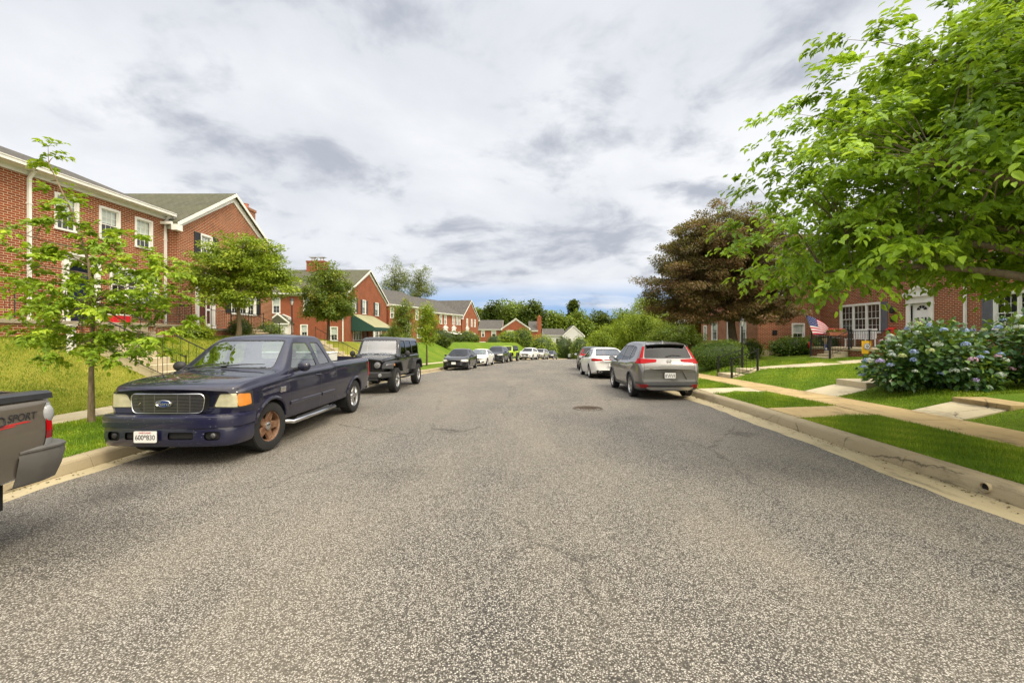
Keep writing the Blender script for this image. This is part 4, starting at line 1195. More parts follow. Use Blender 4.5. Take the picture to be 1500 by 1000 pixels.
# ---- young street tree with layered sprays
yx, yy = -8.06, 8.3
tiers = [(58, 235, 16, 22), (112, 262, 14, 18), (80, 290, 30, 16), (88, 325, 26, 18), (35, 335, 40, 13), (150, 345, 34, 14), (75, 385, 50, 13), (150, 375, 60, 13), (215, 395, 52, 12), (40, 410, 38, 11), (115, 420, 62, 13), (205, 432, 55, 12), (50, 452, 58, 12), (150, 455, 80, 13), (235, 462, 40, 12), (45, 487, 50, 11), (130, 492, 75, 13), (225, 492, 48, 12), (110, 518, 55, 10), (180, 520, 45, 9)]
q = yy / 650
lob = [((px - 133)*q, RNG.uniform(-.25, .25), (622 - py)*q, hw*q, min(hw*q*1.1, .85), hh*q) for px, py, hw, hh in tiers]
tree('young_tree', 'slim young street tree with layered bright leaves on the verge before the brick terrace', (yx, yy, ground_z(yx, yy)), [(0, 0, 0), (.0, 0, 1.0), (.03, 0, 2.0), (-.05, 0, 3.0), (-.35, 0, 3.9), (-.8, 0, 4.85)],
     lob, 230, 11500, .09, 'leaf_young', 'bark_pale', .05, leaf_ovate(.6), .27, .3, 16, .1, spray=True, seed=9, limb_r=.35, hang=.05, shell=.6, taper=.16)
# ---- spreading dogwood before the gabled house
x, y = -12.8, 20.0
tree('dogwood', 'spreading green dogwood tree on the bank before the gabled house', (x, y, ground_z(x, y)), [(0, 0, 0), (.05, 0, .7), (.0, 0, 1.4), (.1, 0, 2.3)],
     [(-.1, 0, 3.3, 2.0, 1.9, .9), (-1.6, 0, 2.9, 1.1, 1.2, .5), (1.4, 0, 2.7, 1.2, 1.2, .6), (.3, 0, 4.0, 1.5, 1.5, .7), (1.6, -.2, 3.2, .8, 1.0, .5), (.2, -.5, 2.0, 1.1, 1.0, .45), (-.5, 0, 2.5, 1.3, 1.2, .5)], 300, 26000, .13, 'leaf_dogwood', 'bark_pale', .13, leaf_simple(.6), .45, .35, 10, .4, seed=3)
x, y = -13.1, 30.0
tree('maple', 'dense rounded maple with reddish tips before the brick corner house', (x, y, ground_z(x, y)), [(0, 0, 0), (0, 0, 1.2), (.05, 0, 2.6), (0, 0, 4.0)],
     [(0, 0, 3.0, 1.7, 1.7, 1.5), (0, 0, 4.2, 1.2, 1.2, 1.2), (-.4, 0, 2.3, 1.4, 1.3, .9), (.6, 0, 2.4, 1.2, 1.2, .9)], 260, 22000, .13, 'leaf_maple', 'bark', .1, leaf_simple(.75), .42, .7, 8, .4, seed=4)
x, y = -9.8, 36.5
tree('slim_tree', 'dark narrow tree beside the green canopy, farther from the road of two slim trees', (x, y, ground_z(x, y)), [(0, 0, 0), (0, 0, 1.5), (.05, 0, 3.5)],
     [(0, 0, 2.6, 1.15, 1.1, 1.7), (.1, 0, 3.9, .8, .8, 1.1), (-.4, 0, 1.8, .9, .9, .9)], 160, 13000, .12, 'leaf_maple', 'bark', .07, leaf_simple(.6), .36, .8, 6, .5, seed=6)
x, y = -7.1, 33.0
tree('slim_tree', 'light green slim street tree on the verge behind the black off-roader', (x, y, ground_z(x, y)), [(0, 0, 0), (0, 0, 1.6), (.05, 0, 3.8)],
     [(0, 0, 3.0, .8, .8, 1.3), (0, 0, 2.2, .7, .7, .6), (.1, 0, 3.9, .5, .5, .6)], 110, 7000, .12, 'leaf_bright', 'bark', .06, leaf_simple(.55), .33, .9, 6, .5, seed=8)
# ---- copper maple on the lawn to the right of the road
x, y = 11.45, 24.0
tree('copper_maple', 'broad bronze leaved maple with dark spreading limbs behind the grey car', (x, y, ground_z(x, y)), [(0, 0, 0), (.0, 0, .8), (-.1, 0, 1.6), (-.2, 0, 2.8), (-.5, 0, 4.5)],
     [(-.6, 0, 5.6, 3.2, 3.2, 2.6), (-2.6, -.2, 4.4, 2.4, 2.4, 1.9), (1.6, 0, 4.8, 2.6, 2.6, 2.2), (-.4, 0, 6.7, 3.0, 2.8, 1.55), (-2.0, -.2, 5.7, 2.2, 2.2, 1.5), (-3.3, -.3, 3.3, 1.5, 1.7, 1.1), (2.4, 0, 3.0, 1.5, 1.6, .9), (-1.8, -.3, 2.7, 1.5, 1.5, .7), (.6, -.6, 2.7, 1.4, 1.4, .6)], 760, 140000, .12, 'leaf_copper', 'bark', .3, leaf_simple(.55), .52, .4, 14, .5, seed=12, limb_r=.5)
# ---- bright trees beyond the copper maple
x, y = 12.0, 42
tree('willow', 'drooping bright green tree between the copper maple and the bend', (x, y, ground_z(x, y)), [(0, 0, 0), (0, 0, 1.6), (0, 0, 3.2)],
     [(-.3, 0, 4.0, 2.4, 2.4, 1.7), (-1.6, 0, 3.0, 1.7, 1.7, 1.4), (1.4, 0, 3.8, 2.0, 2.0, 1.5), (0, 0, 2.0, 2.4, 2.2, 1.2), (-.2, 0, 5.2, 1.3, 1.3, .8)], 300, 30000, .17, 'leaf_bright', 'bark', .2, leaf_simple(.4), .5, .7, 8, .4, hang=1.3, seed=13)
x, y = 9.3, 48
tree('willow', 'low bright green tree behind the white car parked ahead of the grey one', (x, y, ground_z(x, y)), [(0, 0, 0), (0, 0, 1.2), (0, 0, 2.4)],
     [(0, 0, 2.3, 2.3, 2.2, 1.4), (-1.1, 0, 1.8, 1.7, 1.7, 1.1), (1.3, 0, 2.6, 1.9, 1.8, 1.3), (.2, 0, 3.3, 1.3, 1.3, .7)], 220, 20000, .17, 'leaf_bright', 'bark', .14, leaf_simple(.5), .48, .8, 6, .4, hang=.6, seed=14)
x, y = 11.2, 32
tree('young_maple', 'small mid green tree under the edge of the copper maple', (x, y, ground_z(x, y)), [(0, 0, 0), (0, 0, .8), (0, 0, 1.6)],
     [(-.4, 0, 1.8, 1.5, 1.4, 1.0), (.6, 0, 1.5, 1.2, 1.2, .9), (-1.2, 0, 1.4, 1.0, 1.0, .7)], 130, 11000, .13, 'leaf_mid', 'bark', .1, leaf_simple(.5), .4, .8, 5, .4, seed=15)
# ---- airy tree over the terrace roofs
x, y = -19.3, 80
for (xx, lab, hh, sd, w) in ((-23.0, 'tall airy grey green tree above the terrace roofs, near the gable', 15.2, 21, 2.6), (-18.6, 'tall airy grey green tree above the terrace roofs, over the slim trees', 14.6, 22, 2.5)):
    tree('birch', lab, (xx, y, .5), [(0, 0, 0), (0, 0, 4), (.2, 0, 8), (0, 0, hh - 3)],
         [(0, 0, hh - 3.2, w, w, 2.6), (-.8, 0, hh - 5.6, w*.9, w, 1.8), (.9, 0, hh - 4.8, w*.9, w, 1.7)], 130, 6500, .24, 'leaf_grey', 'bark', .22, leaf_simple(.5), .75, .8, 9, .7, group='airy trees behind the terrace', seed=sd)
# ---- woods behind the far houses: trees one can tell apart
FG = 'tall trees behind the far houses'
k = 0
for (px, Y, ptop, wpx, mat, lab) in (
    (722, 150, 444, 34, 'leaf_dark', 'dark tree behind the far brick houses, nearest the terrace gable'),
    (752, 156, 438, 52, 'leaf_mid', 'largest rounded green tree rising over the far pale edged gable'),
    (781, 150, 443, 36, 'leaf_dark', 'rounded green tree behind the tall brick chimney'),
    (812, 160, 458, 38, 'leaf_mid', 'middle sized tree over the low grey roof'),
    (843, 158, 456, 46, 'leaf_mid', 'broad green tree behind the far white gable'),
    (840, 190, 441, 18, 'leaf_dark', 'thin tall tree top standing above the far white gable'),
    (878, 165, 457, 36, 'leaf_dark', 'dark distant tree between the white gable and the bright trees'),
    (700, 165, 452, 30, 'leaf_mid', 'green tree half hidden behind the terrace gable'),
    (915, 170, 455, 50, 'leaf_mid', 'distant green tree mostly hidden by the drooping bright tree')):
    X = (px - 765) * Y / 650; zt = 1.83 + (491 - ptop) * Y / 650; w = wpx * Y / 1300
    zb = ground_z(X, Y); H = zt - zb
    tree('tree', lab, (X, Y, zb), [(0, 0, 0), (0, 0, H*.3), (.2, 0, H*.6)],
         [(0, 0, H - w*.75, w*.85, w*.8, w*.75), (-w*.5, 0, H*.58, w*.6, w*.6, H*.22), (w*.5, 0, H*.6, w*.6, w*.6, H*.22), (0, 0, H*.45, w*.8, w*.7, H*.25)], 170, 9000, .75, mat, 'bark', .35, leaf_simple(.85), w*.3 + .4, .8, 6, .5, group=FG, seed=30 + k)
    k += 1
# far wood that reads as one mass
n = 26000
ang = RNG.uniform(-.75, .75, n); rad = RNG.uniform(240, 300, n)
P = np.stack([np.sin(ang) * rad, np.cos(ang) * rad, np.zeros(n)], 1)
hgt = 13 + 3.0*np.sin(ang*31) + 2*np.sin(ang*67 + 1) + 1.5*np.sin(ang*140)
P[:, 2] = -7 + RNG.uniform(0, 1, n) ** .6 * hgt * .95
wood = scatter('distant_woods', leaf_simple(.8), P, runit(n), np.tile([0, -.6, .8], (n, 1)) + RNG.normal(size=(n, 3))*.4, RNG.uniform(1.2, 2.4, n), MAT['leaf_dark'], RNG.uniform(0, 1, n))
tag(wood, 'distant dark green woods along the horizon', 'woods', kind='stuff')
# ---- shrubs
x, y = 9.5, 21.6
shrub('hedge', 'clipped rounded green hedge beside the low black rails', (x, y, ground_z(x, y)), [(0, 0, .62, 1.3, 1.0, .72), (-.35, 0, .55, 1.05, .95, .62), (.45, 0, .66, 1.0, .95, .7)], 16000, .05, 'leaf_hedge', 'hedge', rough=.02, shell=.12)
x, y = 15.6, 25.6
shrub('shrub', 'leafy yellow green shrub under the side window of the brick end house', (x, y, ground_z(x, y)), [(0, 0, .5, 1.0, .7, .55), (-.7, 0, .42, .6, .6, .45), (.9, .2, .45, .8, .6, .5)], 5000, .11, 'leaf_hedge', group='shrubs')
x, y = 18.0, 26.3
shrub('shrub', 'dark low shrub beneath the flag', (x, y, ground_z(x, y)), [(0, 0, .5, .9, .6, .55), (-.9, .1, .4, .6, .5, .4)], 3000, .09, 'leaf_dark', group='shrubs')
x, y = 12.9, 25.0
shrub('shrub', 'small pale green shrub at the foot of the copper maple', (x, y, ground_z(x, y)), [(0, 0, .5, .7, .6, .6)], 2200, .09, 'leaf_mid', group='shrubs')
for (x, y, r, h_, m, lab) in ((-13.9, 21.9, .5, .5, 'leaf_dark', 'dark round shrub under the dogwood by the brick porch'), (-14.5, 25.4, .75, .45, 'leaf_mid', 'low green shrub by the porch steps of the gabled house'),
    (-22.3, 40.2, 1.1, .55, 'leaf_mid', 'low rounded shrub before the small white side porch'), (-13.6, 44.0, .7, .6, 'leaf_dark', 'dark shrub under the corner of the green canopy'),
    (-13.7, 18.6, .6, .26, 'leaf_bright', 'bright green clump beside the path under the gabled house')):
    shrub('shrub', lab, (x, y, ground_z(x, y)), [(0, 0, h_*.8, r, r, h_)], 1800, .09, m, group='shrubs')
for (px, Y, w, h_, m, lab) in ((640, 66, 2.2, 1.3, 'leaf_dark', 'dark shrub before the terrace, below the slim light green tree'), (663, 70, 1.6, 1.1, 'leaf_dark', 'dark hedge before the two white doorways'), (683, 72, 1.8, 1.2, 'leaf_mid', 'hedge before the arched doorway of the end house'),
    (727, 100, 2.4, 1.6, 'leaf_dark', 'dark shrub before the low far brick house'), (648, 52, .8, .7, 'leaf_dark', 'small dark shrub on the lawn beyond the black off-roader')):
    x = (px - 765) * Y / 650
    shrub('shrub', lab, (x, Y, ground_z(x, Y)), [(0, 0, h_*.6, w, w*.6, h_), (w*.6, 0, h_*.5, w*.7, w*.5, h_*.7)], 2400, .2, m, group='shrubs down the street')
for (px, Y, w, h_, m, hang, lab) in ((747, 92, 2.4, 2.5, 'leaf_bright', .1, 'bright loose shrub before the far gabled brick house'), (767, 86, 1.75, 3.3, 'leaf_mid', .3, 'tall rounded green shrub like a dome at the bend'), (795, 88, 2.7, 4.5, 'leaf_bright', .9, 'drooping bright green shrub at the bend, wider than its neighbour'),
    (826, 100, 2.4, 4.6, 'leaf_dark', .2, 'dark reddish shrub behind the far white truck'), (850, 96, 2.2, 4.8, 'leaf_mid', .2, 'green shrub between the far truck and the dark car')):
    x = (px - 765) * Y / 650; z = ground_z(x, Y)
    shrub('shrub', lab, (x, Y, z), [(0, 0, h_*.45, w, w, h_*.62), (w*.35, -.3, h_*.3, w*.8, w*.7, h_*.5)], 4200, .26, m, group='shrubs at the bend', hang=hang, rough=.15)
# ---- hydrangeas: dark leaves and round flower heads
def flower_head(P, r, mat, parent):
    n = 46
    d = runit(n); d[:, 2] = np.abs(d[:, 2]) * .8 + RNG.uniform(-.25, .1, n)
    d /= np.linalg.norm(d, axis=1, keepdims=True)
    p = P + d * r * np.array([1, 1, .8])
    t = np.cross(d, runit(n))
    scatter('flower_head', leaf_simple(.95, .02), p - t*r*.2, t, d, np.full(n, r*.52), MAT[mat], RNG.uniform(0, 1, n), parent)
def hydrangea(label, loc, lobes, nleaf, heads, seed):
    global RNG
    RNG = np.random.default_rng(seed)
    t = empty('hydrangea', loc, 0, label, 'hydrangea', 'hydrangea bushes')
    P, d, ci = in_lobes(lobes, nleaf, .3)
    P = P + d * (RNG.normal(size=nleaf) * .07)[:, None]; P[:, 2] = np.maximum(P[:, 2], .03)
    D = d * .9 + RNG.normal(size=(nleaf, 3)) * .5; D[:, 2] -= .1
    U = d * .6 + np.array([0, 0, .9]) + RNG.normal(size=(nleaf, 3)) * .3
    scatter('foliage', leaf_ovate(.7, .08, .14), P, D, U, RNG.uniform(.09, .17, nleaf), MAT['leaf_hydrangea'], RNG.uniform(0, 1, nleaf)**1.3, t)
    b = MB()
    for l in lobes:
        for i in range(10):
            a = RNG.uniform(0, 2*PI); e = np.array(l[:3]) + runit(1)[0]*np.array(l[3:6])*.75; e[2] = max(e[2], .15)
            b.tube([(l[0]*.6 + .2*math.cos(a), l[1]*.6 + .2*math.sin(a), 0), tuple((e + np.array([l[0]*.6, l[1]*.6, .3]))/2), tuple(e)], [.012, .01, .006], 5)
    b.build('stems', MAT['bark_tan'], t)
    cnt = 0; tries = 0; placed = []
    mats = ['petal_blue', 'petal_blue', 'petal_pale', 'petal_blue', 'petal_lime', 'petal_pale', 'petal_pale', 'petal_blue', 'petal_pale', 'petal_lime', 'petal_blue', 'petal_pale', 'petal_violet', 'petal_pale', 'petal_pink']
    while cnt < heads and tries < 5000:
        tries += 1
        l = lobes[RNG.integers(len(lobes))]; dd = runit(1)[0]
        if dd[2] < -.45: continue
        if dd[1] > .45 and dd[2] < .3: continue
        p = np.array(l[:3]) + dd * np.array(l[3:6]) * RNG.uniform(1.0, 1.08)
        if p[2] < .2 or any(np.linalg.norm((p - np.array(q[:3])) / np.array(q[3:6])) < .93 for q in lobes if q is not l): continue
        if any(np.linalg.norm(p - q) < .18 for q in placed): continue
        placed.append(p)
        flower_head(p, RNG.uniform(.055, .1), mats[cnt % len(mats)] if RNG.uniform() < .9 else 'petal_pale', t); cnt += 1
    return t
z = ground_z(10.4, 11.2)
hydrangea('rounded hydrangea bush with blue and pale heads beside the concrete landing step', (10.3, 11.1, z), [(0, 0, .75, 1.15, 1.05, .75), (-.75, .1, .42, .8, .75, .5), (.5, .5, 1.0, .85, .8, .65), (.2, -.6, .5, .8, .6, .5)], 5200, 60, 51)
hydrangea('larger hydrangea bush with many pale blue heads at the picture edge', (12.55, 10.3, ground_z(12.5, 10.3)), [(0, 0, .8, 1.2, 1.0, .78), (-.5, .3, .85, 1.0, .9, .75), (.9, 0, .9, 1.0, .9, .75), (0, -.7, .5, 1.2, .6, .5)], 5200, 58, 52)
# ---- grass blades where the turf is near enough to show them
def blades(name, x0, x1, y0, y1, dens, h, w, mat, label, skip=(), zoff=0.0, sfun=True):
    n = int((x1 - x0) * (y1 - y0) * dens)
    # denser towards the camera
    y = y0 + (y1 - y0) * RNG.uniform(0, 1, n) ** 1.35
    s = RNG.uniform(x0, x1, n)
    o = np.array([off(v) for v in y]); x = s + o
    keep = np.ones(n, bool)
    for (a, b_, c, d) in skip: keep &= ~((x > a) & (x < b_) & (y > c) & (y < d))
    x, y, s = x[keep], y[keep], s[keep]; n = len(x)
    z = np.array([gz_jit(a, b_) for a, b_ in zip(s, y)]) + zoff
    tv = np.array([(-.5, 0, 0), (.5, 0, 0), (-.35, .55, .0), (.35, .55, .0), (0, 1, 0)], float)
    a = RNG.uniform(0, 2*PI, n); lean = RNG.uniform(.1, .75, n)
    ux, uy = np.cos(a), np.sin(a)
    H = h * RNG.uniform(.5, 1.25, n) * (1 + .35 * np.sin(x*3.1) * np.sin(y*2.3)); W = w * RNG.uniform(.7, 1.3, n) * (1 + np.maximum(y - 8, 0) * .05)
    base = np.stack([x, y, z], 1)
    side = np.stack([-uy, ux, np.zeros(n)], 1)
    V = np.zeros((n, 5, 3))
    for i, (sx, t, _) in enumerate(tv):
        b2 = t * t
        V[:, i, :] = base + side * (sx * W)[:, None]
        V[:, i, 0] += ux * lean * H * b2; V[:, i, 1] += uy * lean * H * b2; V[:, i, 2] += H * t * (1 - .3 * lean * t)
    F = (np.array([0, 1, 3, 2, 2, 3, 4])[None, :] + (np.arange(n) * 5)[:, None]).ravel()
    var = np.clip(RNG.uniform(0, .7, n) + .25 * np.sin(x*1.3 + 1) * np.sin(y*.9) + .16*np.sin(x*4.1 - y*3.3) + .12*np.sin(x*9.3 + y*7.1), 0, 1)
    ob = np_mesh(name, V.reshape(-1, 3), F, np.tile([4, 3], n), MAT[mat], np.repeat(var, 2))
    return tag(ob, label, 'grass', kind='stuff')
blades('grass', 5.61, 7.21, -2.0, 3.0, 1500, .06, .008, 'grass_lush', 'green grass on the verge round the street tree')
blades('grass', 5.61, 7.21, 3.0, 9.0, 5200, .06, .0055, 'grass_lush', 'lush green grass on the verge by the near kerb drain')
blades('grass', 5.61, 7.21, 9.0, 24, 1500, .06, .008, 'grass_lush', 'lush green grass on the verge between the concrete crossings', [(5.5, 7.3, 9.0, 10.2), (5.5, 7.3, 13.1, 14.3)])
blades('grass', 8.39, 15, 9.65, 22, 800, .055, .010, 'grass_lush', 'green lawn before the brick house with the flag', [(8, 12.2, 11.9, 13.2), (8.3, 16.8, 18.0, 19.2)])
blades('grass', 8.39, 16, 0.0, 8.45, 1100, .055, .008, 'grass_lush', 'green lawn at the picture edge below the stone landing')
blades('grass', -8.51, -6.24, 4.5, 18, 1900, .06, .008, 'grass_lush', 'green grass on the verge between the two pickups')
blades('grass', -14.2, -9.45, 6.5, 26, 950, .06, .010, 'grass_dry', 'dry yellow green grass on the bank below the terrace', [(-12.6, -9.4, 12.8, 14.0), (-12.5, -9.3, 26.2, 27.3), (-14.6, -12.5, 12.9, 13.9)])

# grit and dead leaf scraps gathered in the gutters
n = 1500
y = 2.5 + 22 * RNG.uniform(0, 1, n) ** 1.5; sd = RNG.uniform(0, 1, n) < .65
x = np.where(sd, 5.33 - np.abs(RNG.normal(size=n)) * .10, -6.02 + np.abs(RNG.normal(size=n)) * .10)
z = np.array([zr(v) for v in y]) - .008
P = np.stack([x, y, z], 1)
D = runit(n); D[:, 2] *= .15
lit = scatter('leaf_litter', leaf_simple(.6), P, D, np.tile([0, 0, 1.0], (n, 1)) + RNG.normal(size=(n, 3))*.3, RNG.uniform(.012, .04, n), MAT['litter'], RNG.uniform(0, 1, n))
tag(lit, 'dry leaf scraps and grit lying along the gutters', 'litter', kind='stuff')
# ---------------------------------------------------------------- vehicles
# car space: x across (right positive when seen from the front, car faces -y), u = distance from the nose, y = u - L/2, z up
def rpoly(pts, r=.03, n=3):
    """round the corners of a convex polygon"""
    out = []; k = len(pts)
    for i in range(k):
        p = Vector(pts[i]); a = Vector(pts[i-1]); c = Vector(pts[(i+1) % k])
        d1 = (a - p); d2 = (c - p); q = min(r, d1.length*.45, d2.length*.45)
        s = p + d1.normalized()*q; e = p + d2.normalized()*q
        for j in range(n + 1):
            t = j / n
            out.append(tuple(s*(1-t)**2 + p*2*t*(1-t) + e*t*t))
    return out
def circ(cx, cz, r, n=28):
    return [(cx + r*math.cos(2*PI*i/n), cz + r*math.sin(2*PI*i/n)) for i in range(n)]

class Shell:
    """lofted car body that can be cut up into conforming panels, lamps and panes"""
    def __init__(s, L, zb, w, zs, zt, wr, u0=0.0, u1=None, zroof=None, tuck=.07, dsh=.045, crown=.03, bow_f=.10, bow_r=.05, step=.08, extra=(), bulge=.012):
        s.L = L; s.zb, s.w, s.zs, s.zt = pchip(zb), pchip(w), pchip(zs), pchip(zt)
        s.wr = pchip(wr) if isinstance(wr, list) else (lambda u: wr)
        s.u0 = u0; s.u1 = u1 or L
        s.zroof = zroof or max(k[1] for k in zt)
        s.tuck, s.dsh, s.crown, s.bf, s.br, s.bulge = tuck, dsh, crown, bow_f, bow_r, bulge
        us = [s.u0 + d for d in (0, .012, .03, .055, .09, .14)] + list(np.arange(s.u0 + .2, s.u1 - .18, step)) + [s.u1 - d for d in (.14, .09, .055, .03, .012, 0)] + list(extra)
        us = sorted(set(round(float(u), 4) for u in us))
        s.us = us
        s.mb = bm = bmesh.new()
        rings = []
        for u in us:
            half = s.section(u)
            r = []
            for (x, z) in half: r.append(bm.verts.new(s.P(x, u, z)))
            l = [r[0]] + [bm.verts.new(s.P(-x, u, z)) for (x, z) in half[1:-1]] + [r[-1]]
            rings.append((r, l))
        n = len(rings[0][0])
        for (r0, l0), (r1, l1) in zip(rings[:-1], rings[1:]):
            for j in range(n - 1):
                bm.faces.new((r0[j], r0[j+1], r1[j+1], r1[j])); bm.faces.new((l0[j], l1[j], l1[j+1], l0[j+1]))
        for (r, l) in (rings[0], rings[-1]):
            for j in range(n - 1):
                vs = [r[j], r[j+1], l[j+1], l[j]]
                vs = list(dict.fromkeys(vs))
                if len(vs) >= 3:
                    try: bm.faces.new(vs)
                    except ValueError: pass
        bmesh.ops.recalc_face_normals(bm, faces=bm.faces)
    def P(s, x, u, z):
        wmax = max(s.w(u), .1)
        q = (x / wmax) ** 2
        d = s.bf * q * max(0, 1 - (u - s.u0) / .6) - s.br * q * max(0, 1 - (s.u1 - u) / .6)
        return (x, u + d - s.L/2, z)
    def section(s, u):
        zb, w, zs, zt, wr = s.zb(u), s.w(u), s.zs(u), s.zt(u), s.wr(u)
        zt = max(zt, zs + .03)
        h = min(max((zt - zs - .05) / max(s.zroof - zs - .05, .1), 0), 1)
        ws = w - s.dsh
        wt = lerp(ws - .015, wr, h)
        pts = [(0, zb), (.35*w, zb), (.7*w, zb), (w - s.tuck - .05, zb), (w - s.tuck*.85, zb + .035)]
        za, zc = zb + .08, zs - .045
        for i in range(9):
            t = i / 8
            x = w - s.tuck * .75 * (1 - t) ** 2.2 - .010 * t*t + s.bulge * math.sin(PI * min(1, t*1.1)) ** 2 * .8
            pts.append((x, lerp(za, zc, t)))
        pts += [(w - .016, zs - .022), (w - .030, zs - .004), (ws, zs + .008)]
        hh = min(.06, (zt - zs) * .35)
        z1 = zt - hh
        for i in range(1, 7):
            t = i / 6
            pts.append((lerp(ws - .004, wt, t) + .018 * math.sin(PI*t) * h, lerp(zs + .014, z1, t)))
        r = min(.09, wt * .3)
        pts += [(wt - r*.12, z1 + hh*.45), (wt - r*.4, z1 + hh*.78), (wt - r, zt)]
        for i in range(1, 7):
            t = i / 6
            x = (wt - r) * (1 - t)
            pts.append((x, zt + s.crown * (1 - (x / max(wt - r, .01)) ** 2)))
        return pts
    def side(s, u, z):
        pts = s.section(u)[4:-7]
        zz = [p[1] for p in pts]; xx = [p[0] for p in pts]
        return float(np.interp(z, zz, xx))
    def S(s, u, z, off=0.0, sg=1):
        x = s.side(u, z)
        p = s.P(x, u, z)
        return Vector((sg * (p[0] + off), p[1], p[2]))
    # ---- cutting
    def cut(s, poly, proj, filt, bm=None):
        bm = bm or s.mb
        area = sum(poly[i][0]*poly[(i+1) % len(poly)][1] - poly[(i+1) % len(poly)][0]*poly[i][1] for i in range(len(poly)))
        if area < 0: poly = poly[::-1]
        L2 = s.L/2
        if proj == 'side': emb = lambda a, b: Vector((0, a - L2, b)); ev = lambda a, b: Vector((0, a, b)); get = lambda c: (c.y + L2, c.z)
        elif proj == 'front': emb = lambda a, b: Vector((a, 0, b)); ev = lambda a, b: Vector((a, 0, b)); get = lambda c: (c.x, c.z)
        else: emb = lambda a, b: Vector((a, b - L2, 0)); ev = lambda a, b: Vector((a, b, 0)); get = lambda c: (c.x, c.y + L2)
        a0, a1 = min(p[0] for p in poly), max(p[0] for p in poly); b0, b1 = min(p[1] for p in poly), max(p[1] for p in poly)
        faces = []
        for f in bm.faces:
            if not filt(f): continue
            q = [get(v.co) for v in f.verts]
            if max(t[0] for t in q) < a0 or min(t[0] for t in q) > a1 or max(t[1] for t in q) < b0 or min(t[1] for t in q) > b1: continue
            faces.append(f)
        k = len(poly)
        for i in range(k):
            p, q = poly[i], poly[(i+1) % k]
            d = (q[0]-p[0], q[1]-p[1])
            if d[0]**2 + d[1]**2 < 1e-12: continue
            nrm = ev(-d[1], d[0]).normalized(); co = emb(*p)
            if not faces: break
            geom = list(set(faces) | {e for f in faces for e in f.edges} | {v for f in faces for v in f.verts})
            r = bmesh.ops.bisect_plane(bm, geom=geom, dist=1e-6, plane_co=co, plane_no=nrm)
            faces = [g for g in r['geom'] if isinstance(g, bmesh.types.BMFace) and (g.calc_center_median() - co).dot(nrm) > 1e-7]
        return faces
    def fl(s, nx=None, ny=None, nz=None, zmin=-9, zmax=9, umin=-9, umax=99, side=0, xmin=-9):
        L2 = s.L/2
        def f(F):
            c = F.calc_center_median(); n = F.normal
            if not (zmin <= c.z <= zmax and umin <= c.y + L2 <= umax): return False
            if side and c.x * side < 0: return False
            if abs(c.x) < xmin: return False
            if nx is not None and abs(n.x) < nx: return False
            if ny is not None and (n.y * (1 if ny > 0 else -1)) < abs(ny): return False
            if nz is not None and n.z < nz: return False
            return True
        return f
    def take(s, faces, name, mat, parent, offset=0.0, smooth=35, bm=None, mats=None):
        """lift faces out of the shell as a part of their own"""
        bm = bm or s.mb
        if not faces: return None
        nb = bmesh.new(); mp = {}
        for f in faces:
            vs = []
            for v in f.verts:
                if v not in mp: mp[v] = nb.verts.new(v.co + v.normal * offset)
                vs.append(mp[v])
            try: nb.faces.new(vs)
            except ValueError: pass
        bmesh.ops.delete(bm, geom=faces, context='FACES')
        me = bpy.data.meshes.new(name); nb.to_mesh(me); nb.free()
        set_sharp(me, smooth)
        return link_mesh(name, me, mat, parent)
    def paint_faces(s, faces, idx, bm=None):
        for f in faces: f.material_index = idx
    def seam(s, pts, wdt=.008, idx=1, filt=None):
        filt = filt or s.fl(nx=.35)
        for a, b in zip(pts[:-1], pts[1:]):
            d = Vector(b) - Vector(a); n = Vector((-d.y, d.x)).normalized() * wdt/2; e = d.normalized()*wdt*.3
            a2, b2 = Vector(a) - e, Vector(b) + e
            s.paint_faces(s.cut([tuple(a2 - n), tuple(b2 - n), tuple(b2 + n), tuple(a2 + n)], 'side', filt), idx)
    def arch(s, u, z, r):
        f = s.cut(circ(u, z, r), 'side', lambda F: abs(F.calc_center_median().x) > s.w(u) * .55 and (abs(F.normal.x) > .25 or F.normal.z < -.2))
        bmesh.ops.delete(s.mb, geom=f, context='FACES')
    def finish(s, name, mats, parent, smooth=32):
        bmesh.ops.dissolve_degenerate(s.mb, dist=1e-5, edges=s.mb.edges)
        me = bpy.data.meshes.new(name); s.mb.to_mesh(me); s.mb.free()
        set_sharp(me, smooth)
        return link_mesh(name, me, mats, parent)

